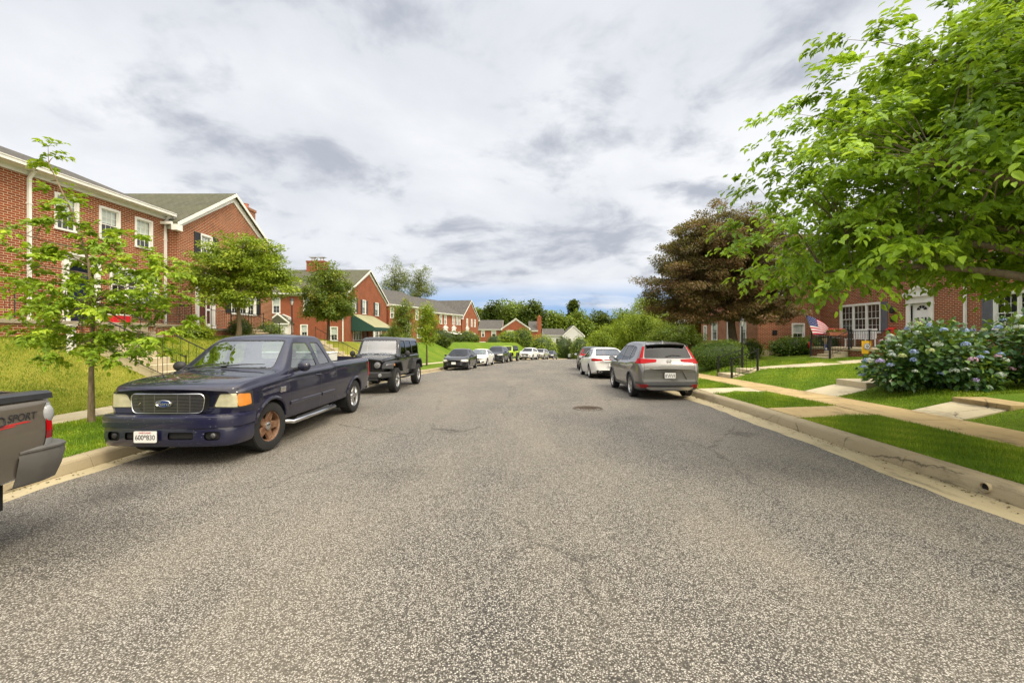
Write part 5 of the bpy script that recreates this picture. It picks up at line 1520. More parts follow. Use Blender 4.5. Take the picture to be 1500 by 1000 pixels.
def wheel_part(parent, x, y, r, width, sg, rim_r, style, rim_mat, hub_mat='chrome', tyre_detail=True, hub=.175):
    t = empty('wheel', (x, y, r), 0, parent=parent)
    m = Matrix.Rotation(PI/2 * sg, 4, 'Y')
    w = width / 2
    prof = [(rim_r, -w*.85), (rim_r + .012, -w*.95), (lerp(rim_r, r, .5), -w), (r*.955, -w*.92), (r*.985, -w*.8)]
    for g in (-.5, 0, .5):
        if tyre_detail: prof += [(r, w*(g - .16)), (r, w*(g-.06)), (r*.978, w*(g-.05)), (r*.978, w*(g+.05)), (r, w*(g+.06)), (r, w*(g+.16))]
    prof += [(r*.985, w*.8), (r*.955, w*.92), (lerp(rim_r, r, .5), w), (rim_r + .012, w*.95), (rim_r, w*.85), (rim_r, -w*.85)]
    b = MB(); b.lathe(prof, 48 if tyre_detail else 28, m)
    if tyre_detail:    # cross grooves of the tread and shoulder lugs
        for i in range(44):
            a = 2*PI*i/44
            for s2 in (-1, 1):
                p = [(r*.99, w*.62), (r*1.002, w*.62), (r*1.0, w*.80), (r*.962, w*.95), (r*.95, w*.93)]
                q = [Vector((pp[0]*math.cos(a), pp[0]*math.sin(a), s2*pp[1])) for pp in p]
                tn = Vector((-math.sin(a), math.cos(a), 0)) * (2*PI*r/44*.58)
                b.prism([m @ v for v in q], (m.to_3x3() @ tn))
    b.build('tyre', MAT['rubber'], t, smooth=30)
    d = MB()
    z0 = w * .62
    d.lathe([(rim_r*.99, -w*.8), (rim_r*.93, -w*.2), (rim_r*.93, w*.55), (rim_r*.96, w*.8), (rim_r*1.01, w*.88), (rim_r*1.01, w*.80)], 36, m, 0)
    d.lathe([(0, -w*.15), (rim_r*.94, -w*.15)], 30, m, 1)      # dark disc closing the back of the rim
    d.lathe([(0, -w*.1), (rim_r*.62, -w*.1), (rim_r*.62, -w*.14)], 24, m, 2)
    n, sw, tip, dish = style
    for i in range(n):
        a = 2*PI*i/n + .3
        for (da, ww) in (((-.5, sw*.45), (.5, sw*.45)) if tip == 2 else ((0, sw),)):
            aa = a + da * sw / rim_r * 1.1
            ca, sa = math.cos(aa), math.sin(aa)
            def q(rr, tt, zz):
                return m @ Vector((rr*ca - tt*sa, rr*sa + tt*ca, zz))
            r0, r1 = rim_r*.16, rim_r*.96
            w0, w1 = ww*.62, ww*.42
            zz0 = z0 + dish; zz1 = z0 + .004
            th = .03
            vs = [q(r0, -w0, zz0), q(r1, -w1, zz1), q(r1, w1, zz1), q(r0, w0, zz0), q(r0, -w0*1.2, zz0 - th), q(r1, -w1*1.3, zz1 - th), q(r1, w1*1.3, zz1 - th), q(r0, w0*1.2, zz0 - th)]
            d.add(vs, [(0, 1, 2, 3), (7, 6, 5, 4), (0, 4, 5, 1), (1, 5, 6, 2), (2, 6, 7, 3), (3, 7, 4, 0)], 0)
    hz = z0 + dish
    d.lathe([(rim_r*.34, hz - .05), (rim_r*.33, hz - .005), (rim_r*.28, hz + .006), (rim_r*.17, hz + .008)], 20, m, 0)
    d.lathe([(rim_r*hub, hz), (rim_r*hub*.95, hz + .022), (rim_r*hub*.6, hz + .034), (0, hz + .036)], 16, m, 3)
    for i in range(5):
        a = 2*PI*i/5
        d.lathe([(.012, 0), (.012, .02), (0, .022)], 6, m @ Matrix.Translation((rim_r*.25*math.cos(a), rim_r*.25*math.sin(a), hz)), 3)
    d.build('rim', [MAT[rim_mat], MAT['dark_void'], MAT['grille_dark'], MAT[hub_mat]], t, smooth=35)
    return t

def wheel_wells(parent, sh, centres, r, wz, mat='black_plastic', lip=None, lip_r=.022, lip_off=.004):
    for u in centres:
        for sg in (-1, 1):
            b = MB()
            x1 = sh.w(u) - .055; x0 = x1 - .34
            n = 18
            a = [(u - sh.L/2 + r*math.cos(PI*(i/n)*1.3 - .15*PI), wz + r*math.sin(PI*(i/n)*1.3 - .15*PI)) for i in range(n + 1)]
            for (p, q) in zip(a[:-1], a[1:]):
                b.quad((sg*x0, p[0], p[1]), (sg*x1, p[0], p[1]), (sg*x1, q[0], q[1]), (sg*x0, q[0], q[1]))
            b.poly([(sg*x0, p[0], p[1]) for p in a])
            b.build('wheel_well', MAT['dark_void'], parent)
    if lip:
        for u in centres:
            for sg in (-1, 1):
                b = MB(); pts = []
                for i in range(25):
                    a = -.12*PI + 1.24*PI*i/24
                    uu, zz = u + r*1.01*math.cos(a), wz + r*1.01*math.sin(a)
                    if zz < sh.zb(uu) + .04: continue
                    pts.append(sh.S(uu, zz, lip_off, sg))
                b.tube(pts, lip_r, 6)
                b.build('wheel_arch', MAT[lip], parent, smooth=50)

def seats(parent, us, xs, zf, zt, mat):
    b = MB()
    for (u, w) in us:
        for x in xs:
            b.box(x - w, x + w, u - .5, u + .02, zf, zf + .16)
            b.prism([(x - w, u - .02, zf + .1), (x - w, u + .12, zf + .1), (x - w*.8, u + .24, zt), (x - w*.8, u + .12, zt)], (2*w*.94, 0, 0))
            b.box(x - .12, x + .12, u + .15, u + .25, zt + .04, zt + .2)
    return b.build('seat', mat, parent, bevel=.03)
def cabin(parent, sh, u_dash, z_dash, seat_us, zf, zt, col='interior_grey', wheel_x=.36, hw=.6):
    L2 = sh.L/2
    b = MB(); b.box(-hw, hw, u_dash - L2, u_dash + .42 - L2, zf, z_dash); b.box(-hw, hw, u_dash + .05 - L2, u_dash + .3 - L2, z_dash, z_dash + .03)
    b.build('dashboard', MAT['interior_dark' if col == 'interior_dark' else col], parent, bevel=.04)
    seats(parent, [(u - L2, .24) for u in seat_us], (-.36, .36), zf, zt, MAT[col])
    b = MB(); c = Vector((wheel_x, u_dash + .55 - L2, z_dash - .02))
    m = Matrix.Translation(c) @ Matrix.Rotation(R(-62), 4, 'X')
    pts = [m @ Vector((.19*math.cos(2*PI*i/20), .19*math.sin(2*PI*i/20), 0)) for i in range(21)]
    b.tube(pts, .016, 6, cap=False); b.tube([m @ Vector((-.18, 0, 0)), m @ Vector((.18, 0, 0))], .02, 6); b.tube([c, m @ Vector((0, .0, -.3))], .03, 6)
    b.build('steering_wheel', MAT['interior_dark'], parent)
def mirror(parent, p, sg, mat, size=(.11, .07, .085)):
    b = MB(); b.sphere(p, 1, 14, 8, 0, size)
    for i, v in enumerate(b.v):      # flat glass side towards the rear
        if v[1] > p[1] + size[1]*.35: b.v[i] = (v[0], p[1] + size[1]*.35, v[2])
    o = b.build('door_mirror', MAT[mat], parent, smooth=50)
    g = MB(); g.poly([(p[0] + size[0]*.85*math.cos(2*PI*i/16), p[1] + size[1]*.37, p[2] + size[2]*.85*math.sin(2*PI*i/16)) for i in range(16)]); g.build('mirror_glass', MAT['chrome'], o)
    g = MB(); g.tube([(p[0] - sg*size[0]*.6, p[1], p[2] - size[2]*.4), (p[0] - sg*(size[0] + .1), p[1] + .02, p[2] - size[2]*.8)], .03, 6); g.build('mirror_arm', MAT['black_plastic'], o)
def handle(parent, sh, u, z, mat):
    for sg in (-1, 1):
        b = MB(); a = sh.S(u - .08, z, .018, sg); c = sh.S(u + .08, z, .018, sg); m = sh.S(u, z, .03, sg)
        b.tube([sh.S(u - .09, z, .0, sg), a, m, c, sh.S(u + .09, z, .0, sg)], .013, 6)
        b.build('door_handle', MAT[mat], parent, smooth=50)
def plate(parent, c, ny, w, h, text, mat='plate_white', sub=None, tilt=0):
    """number plate on the nose (ny=-1) or tail (ny=+1)"""
    b = MB(); pts = rpoly([(-w/2, -h/2), (w/2, -h/2), (w/2, h/2), (-w/2, h/2)], .015)
    b.prism([(c[0] + p[0], c[1], c[2] + p[1]) for p in pts], (0, -.008*ny*-1, 0))
    b.prism([(c[0] + p[0]*1.04, c[1] + .006*-ny, c[2] + p[1]*1.06) for p in pts], (0, .004*ny, 0), 1)
    o = b.build('number_plate', [MAT[mat], MAT['grille_dark']], parent)
    if text == '|':      # lettering too small to read: worn strokes
        q = MB()
        for i, (z0, z1) in enumerate(((-.7, .5), (-.2, .6), (-.7, -.1), (-.6, .5), (.0, .6), (-.7, .3), (-.4, .6), (-.7, .1), (.1, .6), (-.6, .5), (-.7, .4))):
            x = c[0] + (i - 5)*w*.082; q.box(x - .006, x + .006, c[1] + .009*ny - .001, c[1] + .009*ny + .001, c[2] + z0*h*.5, c[2] + z1*h*.5)
        q.build('plate_lettering', MAT['ink'], o)
    elif text:
        tm = text_mesh(text, h*.62, .001); t = link_mesh('plate_lettering', tm, MAT['ink'] if mat == 'plate_white' else MAT['plate_white'], o, (c[0], c[1] + .0095*ny, c[2] - h*.06))
        mw = max(v.co.x for v in tm.vertices) - min(v.co.x for v in tm.vertices)
        t.scale = (min(1.3, w*.86/mw) * 1, 1, 1); t.rotation_euler = (PI/2, 0, 0 if ny < 0 else PI)
    if sub:
        tm = text_mesh(sub, h*.2, .001); t = link_mesh('plate_lettering', tm, MAT['decal_red'], o, (c[0], c[1] + .0095*ny, c[2] + h*.36)); t.rotation_euler = (PI/2, 0, 0 if ny < 0 else PI)
    return o
def wipers(parent, sh, pairs):
    for (x0, x1, u0, u1) in pairs:
        def Pt(x, u, d): 
            z = sh.zt(u) + sh.crown*(1 - (x/max(.3, sh.section(u)[-7][0]))**2)
            return (x, u - sh.L/2, z + d)
        b = MB(); b.tube([Pt(x0, u0, .02), Pt(lerp(x0, x1, .5), lerp(u0, u1, .5), .035), Pt(x1, u1, .03)], [.012, .009, .006], 5)
        b.build('wiper', MAT['black_plastic'], parent)
def split_lr(faces): 
    return [f for f in faces if f.calc_center_median().x > 0], [f for f in faces if f.calc_center_median().x <= 0]
def side_panes(sh, polys, mat, parent, zmin, nx=.3, offset=-.006, seal=.018):
    for p in polys:
        pp = rpoly(p, .045)
        # black rubber seal around the pane
        cx = sum(q[0] for q in pp)/len(pp); cz = sum(q[1] for q in pp)/len(pp)
        big = []
        for q in pp:
            d = Vector((q[0] - cx, q[1] - cz)); big.append((q[0] + d.x/d.length*seal, q[1] + d.y/d.length*seal))
        sh.paint_faces(sh.cut(big, 'side', sh.fl(nx=nx, zmin=zmin - .1)), 1)
        f = sh.cut(pp, 'side', sh.fl(nx=nx, zmin=zmin - .06))
        r, l = split_lr(f)
        for g in (r, l): sh.take(g, 'side_window', MAT[mat], parent, offset)
def end_pane(sh, poly, ny, mat, parent, name, umin, umax, zmin, seal=.02, offset=-.004):
    pp = rpoly(poly, .06)
    cx = sum(q[0] for q in pp)/len(pp); cz = sum(q[1] for q in pp)/len(pp)
    big = [(q[0]*(1 + seal/.6), q[1] + (seal if q[1] > cz else -seal)) for q in pp]
    fl = sh.fl(ny=ny, umin=umin, umax=umax, zmin=zmin - .08)
    sh.paint_faces(sh.cut(big, 'front', fl), 1)
    return sh.take(sh.cut(pp, 'front', fl), name, MAT[mat], parent, offset)
def mirror_poly(p): return [(-x, z) for x, z in p]

def place_car(t, x, y, rz=0.0):
    """set a car on the road: x, y of its middle"""
    L = t.get('car_len', 4.6)
    a = zr(y - L*.28); b = zr(y + L*.28)
    t.location = (x, y, (a + b)/2 + .012)
    pitch = math.atan2(b - a, L*.56)
    t.rotation_mode = 'XYZ'
    t.rotation_euler = (pitch if abs(rz) < 1.6 else -pitch, 0, rz)
    if 'car_len' in t: del t['car_len']

# ---- navy extended cab pickup -------------------------------------------------
def navy_pickup():
    L = 5.6
    t = empty('pickup_truck', (0, 0, 0), 0, 'old navy blue extended cab pickup with one rusty front wheel, parked at the kerb', 'pickup truck', 'vehicles parked along the street'); t['car_len'] = L
    sh = Shell(L, [(.1, .62), (.35, .5), (.7, .4), (1.6, .38), (3.4, .38), (5.0, .42), (5.55, .5)],
        [(.1, .85), (.16, .915), (.3, .96), (.8, .985), (3.4, .985), (5.3, .975), (5.5, .965), (5.55, .95)],
        [(.1, .985), (.2, 1.02), (.6, 1.07), (1.4, 1.13), (2.2, 1.16), (3.3, 1.18), (3.45, 1.2), (5.55, 1.2)],
        [(.1, 1.03), (.14, 1.07), (.3, 1.115), (.8, 1.175), (1.38, 1.22), (1.46, 1.235), (1.56, 1.29), (2.12, 1.71), (2.28, 1.78), (2.55, 1.815), (3.0, 1.81), (3.24, 1.785), (3.32, 1.73), (3.42, 1.27), (3.47, 1.245), (5.5, 1.245), (5.55, 1.235)],
        .67, u0=.1, u1=5.55, crown=.035, bow_f=.16, bow_r=.01, dsh=.05, extra=(1.42, 1.5, 2.2, 3.28, 3.37, 3.44, 3.46), tuck=.05, bulge=.02)
    L2 = L/2
    sh.arch(1.0, .37, .455); sh.arch(4.52, .37, .455)
    end_pane(sh, [(-.70, 1.265), (.70, 1.265), (.585, 1.715), (-.585, 1.715)], -.15, 'car_glass', t, 'windscreen', 1.3, 2.4, 1.24)
    side_panes(sh, [[(1.74, 1.245), (2.66, 1.235), (2.62, 1.67), (2.17, 1.675)], [(2.80, 1.245), (3.25, 1.255), (3.10, 1.66), (2.79, 1.67)]], 'car_glass', t, 1.2)
    end_pane(sh, [(-.6, 1.32), (.6, 1.32), (.55, 1.68), (-.55, 1.68)], .2, 'car_glass', t, 'rear_window', 3.2, 3.6, 1.28)
    # panel gaps: bonnet, doors, cab and bed
    sh.seam([(1.53, .42), (1.53, 1.14), (1.74, 1.235)], .014); sh.seam([(2.73, .42), (2.73, 1.235)], .014); sh.seam([(3.36, .42), (3.36, 1.2)], .01); sh.seam([(3.455, .42), (3.455, 1.24)], .022); sh.seam([(1.53, .44), (3.36, .44)])
    top = lambda F: F.normal.z > .4 and F.calc_center_median().y + L2 < 1.46
    for sg in (-1, 1):
        sh.paint_faces(sh.cut([(sg*.70, .2), (sg*.708, .2), (sg*.815, 1.42), (sg*.807, 1.42)], 'top', top), 1)
    sh.paint_faces(sh.cut([(-.815, 1.415), (.815, 1.415), (.815, 1.43), (-.815, 1.43)], 'top', top), 1)
    # open bed
    f = sh.cut([(-.80, 3.56), (.80, 3.56), (.80, 5.46), (-.80, 5.46)], 'top', lambda F: F.normal.z > .5)
    bmesh.ops.delete(sh.mb, geom=f, context='FACES')
    b = MB()
    x, ya, yb, z0, z1 = .80, 3.56 - L2, 5.46 - L2, .78, 1.262
    b.quad((-x, ya, z0), (x, ya, z0), (x, yb, z0), (-x, yb, z0))
    for q in (((-x, ya), (x, ya)), ((x, ya), (x, yb)), ((x, yb), (-x, yb)), ((-x, yb), (-x, ya))):
        b.quad((*q[0], z0), (*q[1], z0), (*q[1], z1), (*q[0], z1))
    b.build('truck_bed', MAT['paint_navy'], t)
    # grille with fine bars, bright surround and oval badge
    gp = rpoly([(-.49, .73), (.49, .73), (.52, 1.0), (-.52, 1.0)], .09, 5)
    g = sh.cut(gp, 'front', sh.fl(ny=-.2, umax=.4)); go = sh.take(g, 'grille', MAT['grille_dark'], t, -.03)
    yq = .1 - L2
    b = MB()
    def fx(xx): return yq + .16 * (xx/.85)**2
    for i in range(13):
        z = lerp(.745, .985, i/12); hw = .475 + .03*(i/12) - (.03 if i in (0, 12) else 0)
        b.tube([(xx, fx(xx) - .002, z) for xx in np.linspace(-hw, hw, 9)], .0062, 4)
    for xx in (-.32, -.16, .16, .32): b.tube([(xx, fx(xx) + .012, .74), (xx, fx(xx) + .012, .99)], .006, 4)
    b.build('grille_bars', MAT['grille_dark'] if False else MAT['alloy_dark'], go)
    b = MB(); b.tube([(p[0], fx(p[0]) - .006, p[1]) for p in gp + gp[:1]], .0085, 6); b.build('grille_surround', MAT['chrome'], go, smooth=60)
    b = MB(); m = Matrix.Translation((0, yq - .012, .87)) @ Matrix.Rotation(PI/2, 4, 'X') @ Matrix.Diagonal((1, .43, 1, 1))
    b.lathe([(0, .012), (.098, .012), (.10, .009), (.10, 0)], 32, m); eo = b.build('badge', MAT['emblem_blue'], t)
    b = MB(); b.lathe([(.099, .013), (.105, .018), (.116, .015), (.118, 0)], 32, m); b.lathe([(.086, .0125), (.089, .015), (.092, .0125)], 32, m); b.build('badge_rim', MAT['chrome'], eo, smooth=60)
    tm = text_mesh('Ford', .075, .001); o = link_mesh('badge_lettering', tm, MAT['chrome'], eo, (0, yq - .026, .868)); o.rotation_euler = (PI/2, 0, 0); o.scale = (1.15, 1, 1)
    tm.transform(Matrix(((1, .28, 0, 0), (0, 1, 0, 0), (0, 0, 1, 0), (0, 0, 0, 1))))
    # headlamps and amber corners
    for sg in (-1, 1):
        hp = rpoly([(sg*.575, .80), (sg*1.1, .795), (sg*1.1, .99), (sg*.665, .985)], .035)
        sh.paint_faces(sh.cut(rpoly([(sg*.545, .78), (sg*1.0, .78), (sg*1.0, 1.005), (sg*.65, 1.005)], .03), 'front', sh.fl(umax=.5)), 1)
        sh.take(sh.cut(rpoly([(.285, .80), (.48, .815), (.47, .97), (.285, .985)], .03), 'side', lambda F: F.calc_center_median().x*sg > .6), 'indicator', MAT['lens_amber'], t, .004)
        sh.cut([(.0, .7), (.282, .7), (.282, 1.1), (.0, 1.1)], 'side', lambda F: F.calc_center_median().x*sg > .5)
        ho = sh.take(sh.cut(hp, 'front', sh.fl(umax=.284)), 'headlight', LENS_OLD, t, .004)
    # bumper: wrapped bar with air slots, fog lamps, plate
    path = [(.985, .56), (.985, .40), (.975, .28), (.94, .17), (.86, .09), (.7, .04), (.5, .015), (.25, .003), (0, 0)]
    path = path + [(-a, c) for a, c in path[-2::-1]]
    prof = [(-.14, .715), (-.05, .712), (-.008, .70), (.0, .675), (-.002, .60), (-.006, .545), (-.03, .535), (-.022, .50), (-.02, .40), (-.03, .33), (-.06, .28), (-.14, .262)]
    bb = bmesh.new(); rows = []
    for i, (px_, pu) in enumerate(path):
        a = Vector(path[max(i-1, 0)]); c = Vector(path[min(i+1, len(path)-1)]); d = (c - a).normalized(); n = Vector((d.y, -d.x))
        if n.y > 0 and abs(px_) < .9: n = -n
        if n.x * px_ < 0 and abs(px_) > .9: n = -n
        rows.append([bb.verts.new((px_ + n.x*o_, pu + n.y*o_ - L2, z)) for o_, z in prof])
    for r0, r1 in zip(rows[:-1], rows[1:]):
        for j in range(len(prof) - 1): bb.faces.new((r0[j], r0[j+1], r1[j+1], r1[j]))
    bmesh.ops.recalc_face_normals(bb, faces=bb.faces)
    fr_ = [f for f in bb.faces if abs(f.calc_center_median().x) < .2 and f.normal.y > 0 and .3 < f.calc_center_median().z < .65]
    if fr_: bmesh.ops.reverse_faces(bb, faces=bb.faces)
    anyf = lambda F: F.normal.y < -.2
    slots = []
    for sg, a, c in ((1, .10, .44), (-1, .36, .5)):
        slots = sh.cut(rpoly([(sg*a, .385), (sg*c, .385), (sg*c, .485), (sg*a, .485)], .03), 'front', anyf, bb)
        sh.take(slots, 'air_slot', MAT['dark_void'], t, -.03, bm=bb)
    for sg in (-1, 1):
        f = sh.cut(rpoly([(sg*.58, .37), (sg*.78, .37), (sg*.78, .49), (sg*.58, .49)], .055, 4), 'front', lambda F: abs(F.normal.y) > .1, bb)
        fo = sh.take(f, 'fog_lamp', MAT['dark_void'], t, -.035, bm=bb)
        b = MB(); mm = Matrix.Translation((sg*.68, .075 - L2, .43)) @ Matrix.Rotation(PI/2, 4, 'X'); b.lathe([(0, .012), (.02, .010), (.036, .0), (.038, -.03)], 20, mm); b.build('fog_lens', MAT['grille_dark'] if sg < 0 else MAT['alloy_dark'], fo, smooth=50)
    b = MB(); b.box(-.8, .8, .16 - L2, .24 - L2, .29, .62); b.build('bumper_backing', MAT['dark_void'], t)  # dark box added behind the slots to block the view through them
    me = bpy.data.meshes.new('front_bumper'); bb.to_mesh(me); bb.free(); set_sharp(me, 40); bo = link_mesh('front_bumper', me, MAT['bumper_navy'], t)
    plate(t, (-.17, -.018 - L2, .435), -1, .31, .155, '600*830', sub='MARYLAND')
    # side trim, flares, step bars, mirrors
    for sg in (-1, 1):
        for (ua, ub) in ((1.56, 2.70), (2.76, 3.33)):
            b = MB()
            for i in range(8):
                u0, u1 = lerp(ua, ub, i/8), lerp(ua, ub, (i+1)/8)
                a, c = sh.S(u0, .66, .0, sg), sh.S(u1, .66, .0, sg); h = Vector((0, 0, .035)); o_ = Vector((sg*.018, 0, 0))
                b.add([a - h, c - h, c + h, a + h, a - h*.6 + o_, c - h*.6 + o_, c + h*.6 + o_, a + h*.6 + o_], [(4, 5, 6, 7), (0, 1, 5, 4), (3, 7, 6, 2), (0, 4, 7, 3), (1, 2, 6, 5)])
            b.build('side_moulding', MAT['paint_navy'], t)
        b = MB(); b.tube([(sg*.86, 1.52 - L2, .36), (sg*1.0, 1.60 - L2, .33), (sg*1.01, 2.4 - L2, .33), (sg*1.01, 3.28 - L2, .33), (sg*.86, 3.4 - L2, .36)], .036, 10); b.tube([(sg*.985, 1.75 - L2, .365), (sg*.985, 3.2 - L2, .365)], .02, 6, 1)
        b.build('step_bar', [MAT['chrome'], MAT['black_plastic']], t, smooth=50)
        mirror(t, (sg*1.10, 1.80 - L2, 1.27), sg, 'paint_navy' if sg > 0 else 'black_plastic', (.115, .08, .09))
        b = MB(); p = sh.S(1.33, .93, .004, sg); b.box(p.x - .004, p.x + .004, p.y - .09, p.y + .08, p.z - .05, p.z + .04); b.build('fender_badge', MAT['chrome'], t, bevel=.004)
    handle(t, sh, 2.6, 1.06, 'paint_navy')
    wheel_wells(t, sh, (1.0, 4.52), .455, .37, lip='paint_navy', lip_r=.03, lip_off=.0)
    # the front wheels stand turned and rusty, the rear ones are bright
    for (u, sg) in ((1.0, 1), (1.0, -1), (4.52, 1), (4.52, -1)):
        wt = wheel_part(t, sg*.845, u - L2, .38, .25, sg, .232, (5, .10, 1, -.015), 'rust' if u < 2 and sg > 0 else 'alloy', hub=.27)
        if u < 2: wt.rotation_euler = (0, 0, R(-7))
        if u < 2 and sg > 0: wt['label'] = 'wheel with rust covered spokes'
    wipers(t, sh, [(-.15, .55, 1.47, 1.54), (-.72, -.12, 1.47, 1.54)])
    cabin(t, sh, 1.52, 1.16, (2.5,), .62, 1.34)
    b = MB(); b.tube([(-.80, 1.05 - L2, 1.12), (-.81, 1.06 - L2, 1.75)], [.006, .003], 5); b.build('antenna', MAT['black_iron'], t)
    b = MB(); b.box(-.93, .93, 5.53 - L2, 5.6 - L2, .45, .62); b.build('rear_bumper', MAT['chrome'], t, bevel=.02)
    for sg in (-1, 1):
        sh.take(sh.cut([(sg*.82, .78), (sg*1.0, .78), (sg*1.0, 1.14), (sg*.82, 1.14)], 'front', sh.fl(umin=5.4)), 'tail_lamp', MAT['lens_red'], t, .004)
    b = MB(); b.box(-.7, .7, .9 - L2, 5.2 - L2, .30, .42); b.box(-.86, .86, .96 - L2, 1.04 - L2, .33, .4); b.box(-.86, .86, 4.48 - L2, 4.56 - L2, .33, .4); b.build('chassis', MAT['dark_void'], t)
    sh.finish('body', [MAT['paint_navy'], MAT['black_plastic']], t)
    return t
# hazed old headlamp plastic
def lens_old():
    t = NT('lens_old'); p = t.obj(); n = t.noise(p, 9, 4)
    t.bsdf(t.ramp(n, [(.3, (.40, .385, .25)), (.7, (.56, .53, .36))]), .15); t.b.inputs['Coat Weight'].default_value = .6
    return t.m
LENS_OLD = lens_old()

# ---- grey pickup at the picture edge ---------------------------------------------
def grey_pickup():
    L = 5.6
    t = empty('pickup_truck', (0, 0, 0), 0, 'taupe grey pickup cut off by the picture edge, SPORT lettered on its bed side', 'pickup truck', 'vehicles parked along the street'); t['car_len'] = L
    L2 = L/2
    sh = Shell(L, [(0, .6), (.3, .5), (1.6, .5), (4.2, .55), (5.2, .62), (5.42, .66)],
        [(0, .72), (.15, .86), (.5, .92), (1.5, .93), (4.6, .93), (5.3, .925), (5.40, .915), (5.42, .90)],
        [(0, .95), (.4, 1.02), (1.4, 1.15), (3.4, 1.22), (5.42, 1.27)],
        [(0, 1.0), (.2, 1.08), (.8, 1.15), (1.3, 1.22), (1.45, 1.27), (2.1, 1.72), (2.35, 1.78), (3.3, 1.77), (3.6, 1.72), (3.78, 1.34), (3.84, 1.31), (5.40, 1.315), (5.42, 1.30)],
        .62, u0=0, u1=5.42, crown=.03, bow_f=.14, bow_r=.035, tuck=.05, bulge=.03, extra=(3.7, 3.8, 3.87, 1.38))
    sh.arch(.95, .39, .47); sh.arch(4.2, .39, .47)
    end_pane(sh, [(-.66, 1.29), (.66, 1.29), (.54, 1.69), (-.54, 1.69)], -.15, 'car_glass_dark', t, 'windscreen', 1.3, 2.3, 1.26)
    side_panes(sh, [[(1.75, 1.27), (2.55, 1.27), (2.5, 1.66), (2.15, 1.66)], [(2.65, 1.27), (3.5, 1.3), (3.35, 1.65), (2.65, 1.66)]], 'car_glass_dark', t, 1.2)
    end_pane(sh, [(-.56, 1.38), (.56, 1.38), (.5, 1.68), (-.5, 1.68)], .2, 'car_glass_dark', t, 'rear_window', 3.5, 3.9, 1.3)
    sh.seam([(1.5, .55), (1.5, 1.15)]); sh.seam([(2.6, .55), (2.6, 1.22)]); sh.seam([(3.6, .55), (3.6, 1.22)]); sh.seam([(3.82, .55), (3.82, 1.3)], .02)
    f = sh.cut([(-.74, 3.95), (.74, 3.95), (.74, 5.33), (-.74, 5.33)], 'top', lambda F: F.normal.z > .5); bmesh.ops.delete(sh.mb, geom=f, context='FACES')
    b = MB(); x, ya, yb, z0, z1 = .74, 3.95 - L2, 5.33 - L2, .82, 1.33
    b.quad((-x, ya, z0), (x, ya, z0), (x, yb, z0), (-x, yb, z0))
    for q in (((-x, ya), (x, ya)), ((x, ya), (x, yb)), ((x, yb), (-x, yb)), ((-x, yb), (-x, ya))): b.quad((*q[0], z0), (*q[1], z0), (*q[1], z1), (*q[0], z1))
    b.build('truck_bed', MAT['black_plastic'], t)
    for sg in (-1, 1):     # black rail cap along the bed side
        b = MB(); pts = [(sg*(.925 - .055 - .03*k), 0) for k in range(2)]
        n = 10
        for i in range(n):
            u0, u1 = lerp(3.9, 5.40, i/n), lerp(3.9, 5.40, (i+1)/n)
            for (xa, za), (xb, zb_) in (((.905, 1.272), (.897, 1.318)), ((.897, 1.318), (.86, 1.338)), ((.86, 1.338), (.735, 1.335))):
                b.quad((sg*xa, u0 - L2, za), (sg*xa, u1 - L2, za), (sg*xb, u1 - L2, zb_), (sg*xb, u0 - L2, zb_))
        b.build('rail_cap', MAT['grille_dark'], t, smooth=60)
        # tail lamp wrapped round the corner: smoked top, red middle, clear foot
        for (z0, z1, m) in ((1.12, 1.235, 'lens_smoke'), (1.0, 1.12, 'lens_red'), (.935, 1.0, 'lens_dark_red'), (.87, .935, 'lens_smoke')):
            lo = lambda z: 5.305 + (z - .87)/(1.25 - .87)*.03
            p = [(lo(z0), z0), (5.7, z0), (5.7, z1), (lo(z1), z1)]
            f = sh.cut(p, 'side', lambda F: F.calc_center_median().x*sg > .55)
            sh.take(f, 'tail_lamp', MAT[m], t, .006)
        b = MB(); c = sh.S(5.365, 1.14, -.02, sg); b.sphere((c.x, c.y + .02, c.z), 1, 14, 10, 0, (.045, .05, .085)); b.build('lamp_bulb', MAT['lens_red'] if False else MAT['lens_smoke'], t, smooth=60)
    # rear bumper with grey corner caps
    path = [(.93, 5.12), (.945, 5.26), (.94, 5.42), (.90, 5.52), (.8, 5.565), (.4, 5.59), (0, 5.6)]
    path = path + [(-a, c) for a, c in path[-2::-1]]
    prof = [(-.12, .885), (-.02, .88), (.0, .86), (.0, .845), (-.012, .835), (-.004, .80), (-.03, .68), (-.07, .57), (-.14, .54)]
    b = MB(); vs = []; k = len(prof)
    for i, (px_, pu) in enumerate(path):
        a = Vector(path[max(i-1, 0)]); c = Vector(path[min(i+1, len(path)-1)]); d = (c - a).normalized(); n = Vector((-d.y, d.x))
        if n.dot(Vector((px_, .4 if abs(px_) < .92 else 0))) < 0: n = -n
        vs += [(px_ + n.x*o_, pu + n.y*o_ - L2, z) for o_, z in prof]
    b.add(vs, [(i*k + j, i*k + j + 1, (i+1)*k + j + 1, (i+1)*k + j) for i in range(len(path) - 1) for j in range(k - 1)])
    b.build('rear_bumper', MAT['bumper_grey'], t, smooth=40)
    # lettering on the bed side
    for sg in (1,):
        a = sh.S(5.06, 1.13, .003, sg); c = sh.S(5.28, 1.13, .003, sg)
        tm = text_mesh('SPORT', .085, .001); tm.transform(Matrix(((1.25, .25, 0, 0), (0, 1, 0, 0), (0, 0, 1, 0), (0, 0, 0, 1))))
        ang = math.atan2(c.y - a.y, c.x - a.x)
        o = link_mesh('bed_lettering', tm, MAT['ink'], t, tuple(sh.S(5.165, 1.145, .006, sg))); o.scale = (.215/(max(v.co.x for v in tm.vertices) - min(v.co.x for v in tm.vertices)), 1, 1); o.rotation_euler = (PI/2 - .02, 0, ang)
        b = MB()
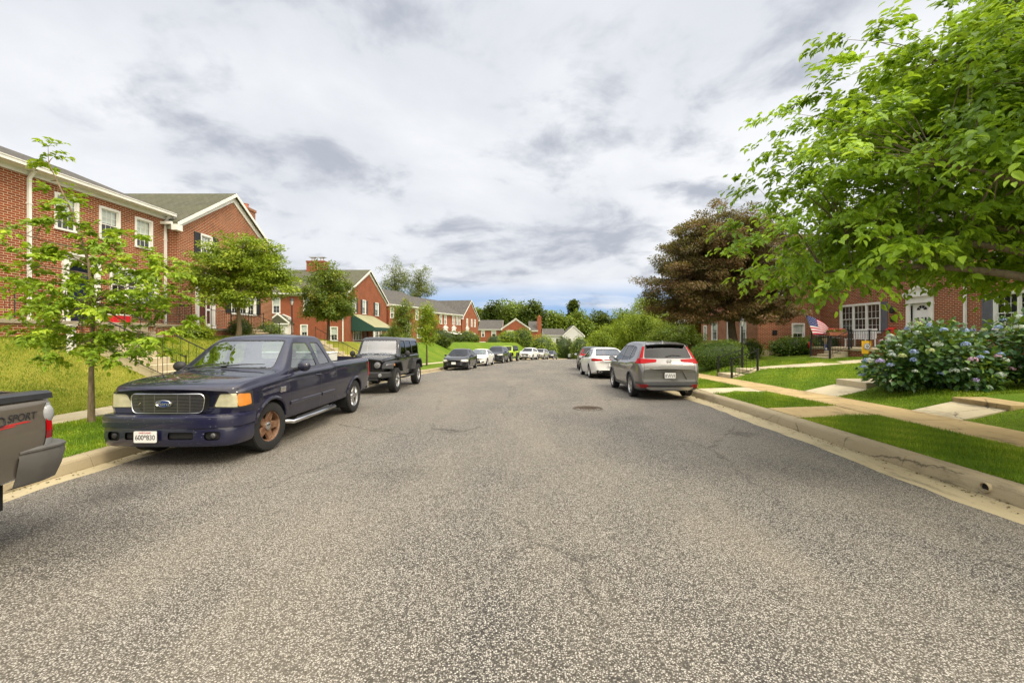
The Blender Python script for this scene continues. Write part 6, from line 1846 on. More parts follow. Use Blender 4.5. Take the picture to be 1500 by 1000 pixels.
        for (u0, u1, z0, z1, m) in ((4.72, 5.24, 1.078, 1.09, 1), (4.62, 4.92, 1.095, 1.105, 1), (4.86, 5.12, 1.062, 1.07, 1)):
            pts = [sh.S(u0, z0, .003, sg), sh.S(u1, z0 + .02, .003, sg), sh.S(u1 - .05, z1 + .02, .003, sg), sh.S(u0 + .05, z1, .003, sg)]; b.poly(pts, 0)
        b.build('bed_stripes', MAT['decal_red'], t)
        b = MB(); pts = rpoly([(4.65, 1.10), (5.03, 1.10), (5.03, 1.17), (4.65, 1.17)], .03)
        P3 = [sh.S(p[0], p[1], .004, sg) for p in pts]; b.tube(P3 + P3[:1], .006, 5); b.build('bed_badge', MAT['ink'], t)
        mirror(t, (1.05, 1.75 - L2, 1.28), 1, 'paint_taupe')
    mirror(t, (-1.05, 1.75 - L2, 1.28), -1, 'paint_taupe')
    wheel_wells(t, sh, (.95, 4.2), .47, .39, lip='paint_taupe', lip_r=.035)
    for (u, sg) in ((.95, 1), (.95, -1), (4.2, 1), (4.2, -1)): wheel_part(t, sg*.80, u - L2, .385, .25, sg, .22, (6, .085, 1, -.01), 'alloy')
    for sg in (-1, 1):
        sh.take(sh.cut(rpoly([(sg*.5, .82), (sg*.9, .82), (sg*.9, .98), (sg*.5, .96)], .03), 'front', sh.fl(umax=.5)), 'headlight', MAT['lens_white'], t, .004)
    sh.take(sh.cut(rpoly([(-.42, .68), (.42, .68), (.46, .96), (-.46, .96)], .05), 'front', sh.fl(ny=-.1, umax=.4)), 'grille', MAT['grille_dark'], t, -.01)
    b = MB(); b.box(-.85, .85, -.06 - L2, .2 - L2, .42, .62); b.build('front_bumper', MAT['paint_taupe'], t, bevel=.05)
    b = MB(); b.box(-.7, .7, .8 - L2, 5.2 - L2, .36, .6); b.build('chassis', MAT['dark_void'], t)
    sh.finish('body', [MAT['paint_taupe'], MAT['black_plastic']], t)
    return t

# ---- saloon cars ----------------------------------------------------------------
def saloon(label, L, W, H, paint, glass='car_glass_dark', grille='slim', rear='bar', rim=(5, .07, 2, -.01), rim_mat='alloy', wr_=.30, front_text=None, rear_text=None, detail=True, plate_f=True, lamp='lens_white', interior=False):
    kx, kz, ku = W/1.8, H/1.44, L/4.7
    t = empty('saloon_car', (0, 0, 0), 0, label, 'car', 'vehicles parked along the street'); t['car_len'] = L
    L2 = L/2
    K = lambda ks, kv: [(u*ku, v*kv) for u, v in ks]
    sh = Shell(L, K([(0, .34), (.12, .22), (.9, .18), (3.8, .19), (4.5, .25), (4.7, .40)], kz),
        K([(0, .60), (.06, .70), (.2, .80), (.7, .885), (1.6, .9), (3.6, .9), (4.3, .86), (4.58, .80), (4.66, .75), (4.7, .68)], kx),
        K([(0, .60), (.15, .70), (.7, .80), (1.3, .87), (2.2, .90), (3.8, .935), (4.4, .93), (4.62, .86), (4.7, .72)], kz),
        K([(0, .64), (.06, .70), (.3, .79), (.9, .90), (1.18, .945), (1.3, .985), (2.05, 1.36), (2.35, 1.42), (2.8, 1.43), (3.2, 1.40), (3.5, 1.32), (4.1, 1.04), (4.25, 1.01), (4.55, 1.0), (4.64, .94), (4.7, .77)], kz),
        .56*kx, crown=.025, bow_f=.16, bow_r=.09, extra=[u*ku for u in (1.24, 1.34, 2.2, 3.35, 4.18)], step=.09)
    fu, ru = .92*ku, 3.68*ku
    r = .325*kz; ar = r + .045
    sh.arch(fu, r, ar); sh.arch(ru, r, ar)
    Q = lambda p: [(a*ku, b*kz) for a, b in p]
    Xq = lambda p: [(a*kx, b*kz) for a, b in p]
    end_pane(sh, Xq([(-.68, .99), (.68, .99), (.50, 1.36), (-.50, 1.36)]), -.12, glass, t, 'windscreen', 1.1*ku, 2.3*ku, .96*kz)
    end_pane(sh, Xq([(-.62, 1.06), (.62, 1.06), (.48, 1.35), (-.48, 1.35)]), .12, glass, t, 'rear_window', 3.2*ku, 4.3*ku, 1.02*kz)
    side_panes(sh, [Q([(1.62, .95), (2.52, .965), (2.50, 1.34), (2.12, 1.335)]), Q([(2.60, .965), (3.32, .98), (3.18, 1.325), (2.59, 1.345)]), Q([(3.39, .99), (3.78, 1.04), (3.5, 1.19), (3.27, 1.28)])], glass, t, .93*kz)
    if detail:
        sh.seam(Q([(1.38, .25), (1.40, .85)])); sh.seam(Q([(2.56, .25), (2.56, .93)])); sh.seam(Q([(3.30, .60), (3.40, .95)]))
        sh.seam(Q([(1.38, .26), (3.1, .26)]))
        handle(t, sh, 2.42*ku, .80*kz, paint); handle(t, sh, 3.3*ku, .82*kz, paint)
    for sg in (-1, 1):
        ho = sh.take(sh.cut(rpoly(Xq([(sg*.40, .58), (sg*.95, .56), (sg*.95, .74), (sg*.52, .70)]), .025), 'front', sh.fl(umax=.62*ku)), 'headlight', MAT[lamp], t, .003)
        p = Xq([(sg*.34, .81), (sg*.95, .80), (sg*.95, .93), (sg*.46, .90)]) if rear == 'bar' else Xq([(sg*.5, .74), (sg*.95, .72), (sg*.95, .92), (sg*.55, .90)])
        sh.take(sh.cut(rpoly(p, .025), 'front', sh.fl(umin=4.25*ku)), 'tail_lamp', MAT['lens_red'], t, .003)
        mirror(t, (sg*(.9*kx + .07), 1.62*ku - L2, .97*kz), sg, paint, (.10, .06, .065))
        f = sh.cut(rpoly(Xq([(sg*.5, .27), (sg*.74, .29), (sg*.74, .40), (sg*.54, .38)]), .03), 'front', sh.fl(ny=-.1, umax=.4)); sh.take(f, 'fog_lamp_recess', MAT['dark_void'], t, -.01)
    if rear == 'bar':
        sh.take(sh.cut(Xq([(-.34, .84), (.34, .84), (.34, .88), (-.34, .88)]), 'front', sh.fl(umin=4.3*ku)), 'light_bar', MAT['lens_red'], t, .003)
    f = sh.cut(rpoly(Xq([(-.46, .23), (.46, .23), (.40, .46), (-.40, .46)]), .04), 'front', sh.fl(ny=-.1, umax=.4)); go = sh.take(f, 'lower_grille', MAT['dark_void'], t, -.012)
    if grille == 'slim':
        f = sh.cut(rpoly(Xq([(-.40, .58), (.40, .58), (.42, .65), (-.42, .65)]), .02), 'front', sh.fl(ny=-.05, umax=.4)); sh.take(f, 'grille', MAT['grille_dark'], t, -.01)
    else:
        for sg in (-1, 1):
            f = sh.cut(rpoly(Xq([(sg*.03, .49), (sg*.27, .49), (sg*.30, .66), (sg*.03, .66)]), .04), 'front', sh.fl(ny=-.05, umax=.4)); sh.take(f, 'grille', MAT['grille_dark'], t, -.01)
    # dark lower tail with exhausts
    f = sh.cut(Xq([(-.62, .2), (.62, .2), (.68, .38), (-.68, .38)]), 'front', sh.fl(ny=.1, umin=4.3*ku)); sh.take(f, 'rear_valance', MAT['black_plastic'], t, .003)
    yr = L - L2
    for sg in (-1, 1):
        b = MB(); m = Matrix.Translation((sg*.52*kx, yr - .06, .31*kz)) @ Matrix.Rotation(-PI/2, 4, 'X') @ Matrix.Diagonal((1.7, 1, 1, 1)); b.lathe([(.05, -.1), (.05, .05), (.042, .052), (.04, -.08)], 16, m); b.build('exhaust', MAT['chrome'], t, smooth=50)
    if plate_f: plate(t, (0, -L2 - .012, .47*kz), -1, .30, .15, front_text)
    plate(t, (0, yr + .008, .62*kz), 1, .30, .15, rear_text)
    m = Matrix.Translation((0, yr - .02, .86*kz)) @ Matrix.Rotation(-PI/2, 4, 'X') @ Matrix.Diagonal((1.4, 1, 1, 1))
    b = MB(); b.tube([m @ Vector((.05*math.cos(a), .05*math.sin(a), .028)) for a in np.linspace(0, 2*PI, 21)], .006, 5, cap=False); b.tube([m @ Vector((.018*math.cos(a), .045*math.sin(a), .028)) for a in np.linspace(0, 2*PI, 17)], .005, 5, cap=False); b.build('badge', MAT['chrome'], t)
    wheel_wells(t, sh, (fu, ru), ar, r)
    for (u, sg) in ((fu, 1), (fu, -1), (ru, 1), (ru, -1)): wheel_part(t, sg*(.9*kx - .125), u - L2, r, .215, sg, r*.68, rim, rim_mat, tyre_detail=detail)
    cabin(t, sh, 1.3*ku, .93*kz, (2.35*ku, 3.25*ku), .45, 1.1*kz, 'interior_dark', hw=.55*kx)
    b = MB(); b.box(-.6, .6, .4 - L2, L - .4 - L2, .17, .24); b.build('underside', MAT['dark_void'], t)
    if detail: wipers(t, sh, [(-.1, .5, 1.22*ku, 1.32*ku), (-.6, -.08, 1.22*ku, 1.32*ku)])
    sh.finish('body', [MAT[paint], MAT['black_plastic']], t)
    return t

# ---- crossovers -----------------------------------------------------------------
def crossover(label, L, W, H, paint, glass='car_glass_dark', detail=True, rim=(5, .08, 2, -.01), rim_mat='alloy', rear_text=None, front_text=None, cladding=True, name='crossover_car', roof_rails=False):
    kx, kz, ku = W/1.85, H/1.68, L/4.6
    t = empty(name, (0, 0, 0), 0, label, 'car', 'vehicles parked along the street'); t['car_len'] = L
    L2 = L/2
    K = lambda ks, kv: [(u*ku, v*kv) for u, v in ks]
    sh = Shell(L, K([(0, .42), (.1, .3), (.8, .24), (3.8, .25), (4.4, .27), (4.54, .33), (4.6, .42)], kz),
        K([(0, .64), (.06, .74), (.2, .84), (.7, .915), (1.6, .925), (3.8, .925), (4.2, .91), (4.42, .885), (4.54, .855), (4.6, .79)], kx),
        K([(0, .74), (.15, .86), (.7, .96), (1.2, 1.0), (3.0, 1.03), (4.1, 1.10), (4.38, 1.08), (4.5, 1.0), (4.56, .93), (4.6, .80)], kz),
        K([(0, .82), (.06, .9), (.3, .98), (.9, 1.07), (1.05, 1.10), (1.16, 1.15), (1.9, 1.56), (2.2, 1.64), (2.7, 1.665), (3.4, 1.655), (3.9, 1.625), (4.05, 1.595), (4.12, 1.55), (4.38, 1.22), (4.46, 1.12), (4.54, 1.0), (4.6, .86)], kz),
        .60*kx, crown=.025, bow_f=.14, bow_r=.05, extra=[u*ku for u in (1.1, 1.22, 2.05, 3.7, 4.0, 4.09, 4.42, 4.5)], step=.09)
    fu, ru = .94*ku, 3.60*ku
    r = .355*kz; ar = r + .05
    sh.arch(fu, r, ar); sh.arch(ru, r, ar)
    Q = lambda p: [(a*ku, b*kz) for a, b in p]
    Xq = lambda p: [(a*kx, b*kz) for a, b in p]
    end_pane(sh, Xq([(-.70, 1.15), (.70, 1.15), (.53, 1.56), (-.53, 1.56)]), -.12, glass, t, 'windscreen', .95*ku, 2.2*ku, 1.11*kz)
    side_panes(sh, [Q([(1.42, 1.07), (2.26, 1.08), (2.24, 1.54), (1.96, 1.53)]), Q([(2.34, 1.08), (3.18, 1.10), (3.14, 1.53), (2.33, 1.545)]), Q([(3.27, 1.11), (3.82, 1.22), (3.62, 1.47), (3.24, 1.52)])], glass, t, 1.03*kz)
    # rear hatch: glass below a black spoiler lip, lamps climbing the pillars
    end_pane(sh, Xq([(-.665, 1.20), (.665, 1.20), (.565, 1.555), (-.565, 1.555)]), .12, glass, t, 'rear_window', 3.9*ku, 4.55*ku, 1.15*kz)
    if detail:
        sh.seam(Q([(1.32, .33), (1.34, .98)])); sh.seam(Q([(2.30, .33), (2.30, 1.06)])); sh.seam(Q([(3.12, .72), (3.22, 1.08)])); sh.seam(Q([(1.32, .36), (3.1, .36)]))
        handle(t, sh, 2.16*ku, .96*kz, paint); handle(t, sh, 3.05*ku, .98*kz, paint)
        rf = sh.fl(ny=.1, umin=4.0*ku)
        for sg in (-1, 1):
            for a, c in (((.70, 1.10), (.735, .52)),):
                sh.paint_faces(sh.cut(Xq([(sg*a[0], a[1]), (sg*(a[0] + .008), a[1]), (sg*(c[0] + .008), c[1]), (sg*c[0], c[1])]), 'front', rf), 1)
        sh.paint_faces(sh.cut(Xq([(-.735, .515), (.735, .515), (.735, .523), (-.735, .523)]), 'front', rf), 1)
    for sg in (-1, 1):
        f = sh.cut(rpoly(Xq([(sg*.36, 1.075), (sg*.74, 1.035), (sg*.99, 1.04), (sg*.99, 1.185), (sg*.34, 1.15)]), .02), 'front', sh.fl(umin=4.22*ku, nz=-.5)); sh.take(f, 'tail_lamp', MAT['lens_red'], t, .006)
        f2 = sh.cut(Xq([(sg*.715, 1.185), (sg*.80, 1.185), (sg*.65, 1.52), (sg*.605, 1.52)]), 'front', sh.fl(umin=4.08*ku, zmin=1.1*kz))
        f2 = [g for g in f2 if g.calc_center_median().y + L2 > 4.08*ku]
        sh.take(f2, 'pillar_lamp', MAT['lens_red'], t, .004)
        f = sh.cut(rpoly(Xq([(sg*.56, .34), (sg*.9, .36), (sg*.9, .45), (sg*.64, .45)]), .02), 'front', sh.fl(ny=.05, umin=4.2*ku)); sh.take(f, 'reflector', MAT['lens_dark_red'], t, .012)
        sh.take(sh.cut(rpoly(Xq([(sg*.42, .76), (sg*.95, .78), (sg*.95, .92), (sg*.44, .86)]), .025), 'front', sh.fl(umax=.6*ku)), 'headlight', MAT['lens_white'], t, .003)
        mirror(t, (sg*(.925*kx + .10), 1.50*ku - L2, 1.10*kz), sg, paint, (.115, .07, .08))
        f = sh.cut(rpoly(Xq([(sg*.5, .42), (sg*.76, .44), (sg*.76, .56), (sg*.54, .54)]), .03), 'front', sh.fl(ny=-.1, umax=.4)); sh.take(f, 'fog_lamp_recess', MAT['dark_void'], t, -.01)
    f = sh.cut(rpoly(Xq([(-.42, .60), (.42, .60), (.44, .80), (-.44, .80)]), .04), 'front', sh.fl(ny=-.05, umax=.4)); sh.take(f, 'grille', MAT['grille_dark'], t, -.01)
    f = sh.cut(rpoly(Xq([(-.50, .40), (.50, .40), (.44, .53), (-.44, .53)]), .03), 'front', sh.fl(ny=-.05, umax=.4)); sh.take(f, 'lower_grille', MAT['dark_void'], t, -.012)
    if cladding:
        f = sh.cut([(-.2, .2), (L + .2, .2), (L + .2, .36*kz), (-.2, .36*kz)], 'side', lambda F: abs(F.normal.z) < .97)
        sh.take(f, 'sill_cladding', MAT['grey_plastic'], t, .006)
        f = sh.cut(Xq([(-.95, .35), (.95, .35), (.95, .50), (-.95, .50)]), 'front', sh.fl(ny=.05, umin=4.15*ku)); sh.take(f, 'rear_bumper', MAT['grey_plastic'], t, .008)
    if detail:
        f = sh.cut(rpoly(Xq([(-.50, .575), (.50, .575), (.36, .84), (-.36, .84)]), .03), 'front', sh.fl(ny=.1, umin=4.2*ku)); sh.take(f, 'plate_recess', MAT[paint], t, -.028)
    yr = L2
    b = MB()
    n = 12
    for i in range(n):
        xa, xb = lerp(-.66, .66, i/n)*kx, lerp(-.66, .66, (i+1)/n)*kx
        ya, yb = yr - .03 - .06*(xa/.9)**2 + .012, yr - .03 - .06*(xb/.9)**2 + .012
        k1, k2 = (.05 if i == 0 else 0), (.05 if i == n - 1 else 0)
        b.add([(xa, ya, .285*kz + k1), (xb, yb, .285*kz + k2), (xb, yb + .02, .37*kz), (xa, ya + .02, .37*kz), (xa, ya - .1, .255*kz + k1), (xb, yb - .1, .255*kz + k2)], [(0, 1, 2, 3), (0, 4, 5, 1)])
    b.build('skid_plate', MAT['alloy'], t, smooth=40)
    plate(t, (0, yr + .004, .70*kz), 1, .31, .155, rear_text, mat='plate_white')
    plate(t, (0, -L2 - .012, .57*kz), -1, .30, .15, front_text)
    if detail:
        b = MB(); hz = 1.10*kz; yy = yr - .105      # badge: upright letter H in a rounded frame
        P4 = rpoly([(-.055, -.045), (.055, -.045), (.065, .045), (-.065, .045)], .02)
        pts = [(p[0], yy + .03, hz + p[1]) for p in P4]; b.tube(pts + pts[:1], .005, 5, cap=False)
        for sx in (-.032, .032): b.tube([(sx, yy + .03, hz - .035), (sx*1.25, yy + .03, hz + .035)], .006, 5)
        b.tube([(-.034, yy + .03, hz), (.034, yy + .03, hz)], .006, 5); b.build('badge', MAT['chrome'], t)
        b = MB(); b.box(.45*kx, .56*kx, yr - .035, yr - .02, .90*kz, .915*kz); b.build('trim_badge', MAT['chrome'], t)
        b = MB(); b.tube([(.05, 4.40*ku - L2, 1.235*kz), (-.12, 4.365*ku - L2, 1.275*kz), (-.38, 4.37*ku - L2, 1.26*kz)], [.016, .012, .006], 5); b.build('wiper', MAT['black_plastic'], t)
        b = MB(); b.prism([(-.012, 3.75*ku - L2, 1.66*kz), (-.012, 3.95*ku - L2, 1.64*kz), (-.012, 3.93*ku - L2, 1.70*kz)], (.024, 0, 0)); b.build('antenna_fin', MAT[paint], t)
        b = MB()
        nn = 10
        for i in range(nn):
            xa, xb = lerp(-.55, .55, i/nn)*kx, lerp(-.55, .55, (i+1)/nn)*kx
            za = lambda xx: (1.60 - .03*(xx/.6)**2)*kz
            b.add([(xa, 3.98*ku - L2, za(xa) + .036), (xb, 3.98*ku - L2, za(xb) + .036), (xb, 4.22*ku - L2, za(xb) - .008), (xa, 4.22*ku - L2, za(xa) - .008), (xa, 4.08*ku - L2, za(xa) - .04), (xb, 4.08*ku - L2, za(xb) - .04)], [(0, 1, 2, 3)], 0); b.add([(xa, 4.22*ku - L2, za(xa) - .008), (xb, 4.22*ku - L2, za(xb) - .008), (xb, 4.10*ku - L2, za(xb) - .10), (xa, 4.10*ku - L2, za(xa) - .10)], [(0, 1, 2, 3)], 1)
        b.build('spoiler', [MAT[paint], MAT['black_plastic']], t, smooth=60)
        wipers(t, sh, [(-.1, .5, 1.06*ku, 1.16*ku), (-.6, -.08, 1.06*ku, 1.16*ku)])
        b = MB(); m = Matrix.Translation((-.5, yr - .16, .245)) @ Matrix.Rotation(-PI/2, 4, 'X'); b.lathe([(.035, -.2), (.035, .08), (.028, .08), (.027, -.15)], 14, m); b.build('exhaust', MAT['chrome'], t, smooth=50)
    wheel_wells(t, sh, (fu, ru), ar, r, lip='grey_plastic' if cladding else None, lip_r=.03, lip_off=-.006)
    for (u, sg) in ((fu, 1), (fu, -1), (ru, 1), (ru, -1)): wheel_part(t, sg*(.925*kx - .125), u - L2, r, .23, sg, r*.68, rim, rim_mat, tyre_detail=detail)
    cabin(t, sh, 1.15*ku, 1.06*kz, (2.1*ku, 3.05*ku), .5, 1.3*kz, 'interior_dark', hw=.6*kx)
    b = MB(); b.box(-.62, .62, .4 - L2, L - .35 - L2, .23, .32); b.build('underside', MAT['dark_void'], t)
    sh.finish('body', [MAT[paint], MAT['black_plastic']], t)
    return t

# ---- boxy off-roader ---------------------------------------------------------------
def off_roader(label, paint, soft=False, detail=True):
    L = 4.7; L2 = L/2
    t = empty('off_road_car', (0, 0, 0), 0, label, 'off-roader', 'vehicles parked along the street'); t['car_len'] = L
    tub = Shell(L, [(1.35, .50), (4.5, .50)], [(1.35, .76), (1.5, .785), (4.4, .785), (4.5, .765)], [(1.35, 1.17), (4.5, 1.19)],
        [(1.35, 1.20), (1.48, 1.215), (1.80, 1.735), (1.88, 1.80), (2.1, 1.835), (4.2, 1.83), (4.38, 1.80), (4.46, 1.74), (4.5, 1.3)], .66, u0=1.35, u1=4.5, zroof=1.84, crown=.015, bow_f=.02, bow_r=.01, tuck=.03, dsh=.03, bulge=.0, extra=(1.44, 1.52, 1.84, 4.3, 4.42, 4.48))
    end_pane(tub, [(-.64, 1.24), (.64, 1.24), (.585, 1.71), (-.585, 1.71)], -.2, 'car_glass' if detail else 'car_glass_dark', t, 'windscreen', 1.3, 2.0, 1.2)
    side_panes(tub, [[(1.72, 1.23), (2.42, 1.23), (2.42, 1.70), (1.95, 1.70)], [(2.56, 1.23), (3.30, 1.23), (3.26, 1.70), (2.56, 1.70)], [(3.46, 1.23), (4.32, 1.23), (4.26, 1.69), (3.42, 1.70)]], 'car_glass_dark', t, 1.19, offset=-.012, seal=.03)
    end_pane(tub, [(-.58, 1.28), (.58, 1.28), (.54, 1.70), (-.54, 1.70)], .2, 'car_glass_dark', t, 'rear_window', 4.2, 4.7, 1.2)
    tub.seam([(1.62, .53), (1.62, 1.17)], .014); tub.seam([(2.50, .53), (2.50, 1.18)], .014); tub.seam([(3.38, .75), (3.38, 1.18)], .014); tub.seam([(1.62, .53), (3.2, .53)], .014)
    tub.arch(3.8, .40, .50)
    handle(t, tub, 2.36, 1.05, 'black_plastic'); handle(t, tub, 3.24, 1.05, 'black_plastic')
    # hard top in matt black over the painted tub
    f = tub.cut([(1.3, 1.205), (4.8, 1.205), (4.8, 2), (1.3, 2)], 'side', lambda F: F.material_index == 0 and F.calc_center_median().y + L2 > 1.83)
    if soft: tub.take(f, 'hard_top', MAT['black_plastic'], t, .0)
    hood = Shell(L, [(.2, .62), (1.5, .6)], [(.2, .585), (.26, .605), (1.5, .75)], [(.2, 1.04), (.3, 1.075), (1.5, 1.14)], [(.2, 1.08), (.24, 1.11), (.45, 1.135), (1.5, 1.20)], .6, u0=.2, u1=1.5, zroof=2.5, crown=.035, bow_f=.03, bow_r=0, tuck=.01, dsh=.04, bulge=0)
    slots = []
    for i in range(7):
        x = (i - 3) * .088
        slots += hood.cut(rpoly([(x - .027, .72), (x + .027, .72), (x + .027, 1.02), (x - .027, 1.02)], .02), 'front', hood.fl(ny=-.3, umax=.4))
    hood.take(slots, 'grille', MAT['dark_void'], t, -.02)
    for sg in (-1, 1):
        m = Matrix.Translation((sg*.425, .19 - L2, .915)) @ Matrix.Rotation(PI/2, 4, 'X')
        b = MB(); b.lathe([(0, .03), (.06, .026), (.085, .012)], 24, m, 0); b.lathe([(.085, .012), (.09, .024), (.105, .018), (.11, -.03)], 24, m, 1); b.lathe([(.03, .031), (.032, .036), (.05, .034), (.055, .027)], 20, m, 1)
        b.build('headlight', [MAT['lens_smoke'], MAT['alloy_dark']], t, smooth=40)
        # trapezoid wings
        outer = [(.18, .80), (.24, .95), (.40, 1.03), (1.14, 1.04), (1.30, .98), (1.48, .66)]
        inner = [(.26, .80), (.30, .90), (.44, .965), (1.10, .975), (1.22, .93), (1.40, .66)]
        def wing(o_, i_, x0, x1, name):
            b = MB()
            for k in range(len(o_) - 1):
                a, c, d, e = o_[k], o_[k+1], i_[k+1], i_[k]
                b.prism([(sg*x0, a[0] - L2, a[1]), (sg*x0, c[0] - L2, c[1]), (sg*x0, d[0] - L2, d[1]), (sg*x0, e[0] - L2, e[1])], (sg*(x1 - x0), 0, 0))
            return b.build(name, MAT['black_plastic'], t, bevel=.018)
        wing(outer, inner, .56, .93, 'front_wing')
        wing([(3.14, .62), (3.28, .92), (3.44, 1.02), (4.14, 1.02), (4.30, .92), (4.44, .62)], [(3.22, .62), (3.34, .88), (3.48, .955), (4.10, .955), (4.22, .88), (4.35, .62)], .74, .93, 'rear_wing')
        b = MB(); b.prism([(sg*.70, .235 - L2, .885), (sg*.92, .25 - L2, .885), (sg*.92, .27 - L2, .95), (sg*.70, .255 - L2, .95)], (0, -.02, 0)); b.box(min(sg*.931, sg*.926), max(sg*.931, sg*.926), .28 - L2, .42 - L2, .90, .96, 1); b.build('indicator', [MAT['lens_smoke'], MAT['lens_amber']], t)
        mirror(t, (sg*.98, 1.78 - L2, 1.25), sg, 'black_plastic', (.10, .05, .11))
        b = MB(); b.box(min(sg*.80, sg*.92), max(sg*.80, sg*.92), 1.55 - L2, 3.1 - L2, .40, .46); b.build('side_step', MAT['black_plastic'], t, bevel=.02)
        b = MB(); m = Matrix.Translation((sg*.56, .0 - L2, .60)) @ Matrix.Rotation(PI/2, 4, 'X'); b.lathe([(0, .012), (.05, .008), (.06, -.02)], 18, m); b.build('fog_lamp', MAT['lens_smoke'], t)
    b = MB()
    b.prism([(-.86, .22 - L2, .52), (-.60, .02 - L2, .50), (.60, .02 - L2, .50), (.86, .22 - L2, .52), (.86, .30 - L2, .52), (-.86, .30 - L2, .52)], (0, 0, .19))
    b.box(-.5, .5, .04 - L2, .3 - L2, .42, .50)
    b.build('front_bumper', MAT['black_plastic'], t, bevel=.03)
    for u in (.8, 3.8):
        for sg in (-1, 1):
            b = MB(); b.box(min(sg*.5, sg*.55), max(sg*.5, sg*.55), u - .5 - L2, u + .5 - L2, .4, .95); b.build('inner_wing', MAT['dark_void'], t)
    b = MB(); b.box(-.45, .45, .3 - L2, 4.3 - L2, .40, .60); b.box(-.8, .8, .76 - L2, .84 - L2, .36, .44); b.box(-.8, .8, 3.76 - L2, 3.84 - L2, .36, .44); b.build('chassis', MAT['dark_void'], t)
    for (u, sg) in ((.8, 1), (.8, -1), (3.8, 1), (3.8, -1)): wheel_part(t, sg*.80, u - L2, .405, .25, sg, .235, (5, .10, 2, -.012), 'alloy', tyre_detail=True)
    m = Matrix.Rotation(PI/2, 4, 'X')
    cabin(t, tub, 1.5, 1.16, (2.35, 3.25), .62, 1.42, 'interior_dark')
    b = MB(); m = Matrix.Translation((.1, 4.6 - L2, .95)) @ Matrix.Rotation(PI/2, 4, 'X'); b.lathe([(.1, -.1), (.36, -.1), (.39, 0), (.36, .1), (.1, .1)], 30, m); b.build('spare_wheel', MAT['rubber'], t, smooth=40)
    wipers(t, tub, [(-.1, .5, 1.47, 1.5), (-.6, -.1, 1.47, 1.5)])
    for sg in (-1, 1): 
        b = MB(); b.box(sg*.68 - .05, sg*.68 + .05, 4.49 - L2, 4.53 - L2, .82, 1.02); b.build('tail_lamp', MAT['lens_red'], t)
    hood.finish('bonnet', [MAT[paint], MAT['black_plastic']], t, 30)
    tub.finish('body', [MAT[paint], MAT['black_plastic']], t, 30)
    return t

# ---- park them ----------------------------------------------------------------------
def along(Y, base):
    """x of a parked car's middle and its heading on the bending street"""
    dy = .5; h = math.atan2(off(Y + dy) - off(Y - dy), 2*dy)
    return base + off(Y), -h
c = navy_pickup(); place_car(c, -4.96, 6.06 + 2.8)
tb = empty('toolbox', (-4.96, 9.86, .78), 0, 'white toolbox lying across the bed of the navy pickup', 'toolbox')
b = MB(); b.box(-.77, .77, -.2, .2, .48, .64); b.box(-.72, .72, -.18, .18, .0, .48); b.build('box', MAT['toolbox_white'], tb, bevel=.012)
b = MB(); b.box(-.775, .775, -.215, .215, .64, .685); b.build('lid', MAT['toolbox_white'], tb, bevel=.015)
c = grey_pickup(); place_car(c, -5.03, 4.10 - 2.8)
c = off_roader('black boxy off-roader with round headlights parked behind the navy pickup', 'paint_black'); place_car(c, -5.08, 14.05 + 2.35)
x, h = along(32.1, -4.93)
c = saloon('black saloon with a pale front plate parked beyond the black off-roader', 4.65, 1.78, 1.46, 'paint_black', rim_mat='alloy_dark'); place_car(c, x, 32.1, h)
x, h = along(39.3, -4.95)
c = saloon('white saloon with twin dark grilles parked between the black saloon and the dark crossover', 4.55, 1.82, 1.43, 'paint_white', grille='twin', glass='car_glass'); place_car(c, x, 39.3, h)
x, h = along(46.6, -4.95)
c = crossover('dark blue black crossover parked behind the white saloon', 4.75, 1.9, 1.74, 'paint_dark', detail=False); place_car(c, x, 46.6, h)
x, h = along(52.4, -5.05)
c = off_roader('bright lime green off-roader peeping out behind the dark crossover', 'paint_lime', soft=True, detail=False); place_car(c, x, 52.4, h)
x, h = along(61.6, -4.9)
c = crossover('white crossover facing the camera at the bend before the round shrubs', 4.65, 1.85, 1.68, 'paint_white', detail=False); place_car(c, x, 61.6, h)
x, h = along(68.4, -4.9)
c = crossover('pale gold silver crossover half hidden behind the white crossover', 4.5, 1.82, 1.62, 'paint_silver', detail=False); place_car(c, x, 68.4, h)
x, h = along(75.0, -4.9)
c = saloon('dark saloon last in the row at the bend', 4.6, 1.8, 1.46, 'paint_dark', detail=False); place_car(c, x, 75.0, h)
c = crossover('far white tall vehicle on its own at the end of the road', 4.9, 1.95, 1.85, 'paint_white', detail=False); place_car(c, 11.2, 99.5, -.1)
x, h = along(14.95, 4.2)
c = crossover('metallic grey crossover seen from behind with red angular tail lamps', 4.6, 1.86, 1.69, 'paint_grey', glass='car_glass_dark', rear_text='|'); place_car(c, 4.22, 14.95, PI)
x, h = along(22.6, 4.05)
c = saloon('white saloon seen from behind with a thin red light bar, ahead of the grey crossover', 4.95, 1.85, 1.45, 'paint_white', glass='car_glass', rear='bar', plate_f=True); place_car(c, 4.1, 22.7, PI + .0)
x, h = along(31.6, 4.55)
c = crossover('dark car mostly hidden in front of the white saloon with the light bar', 4.6, 1.82, 1.6, 'paint_dark', detail=False); place_car(c, 4.85, 31.5, PI + h)
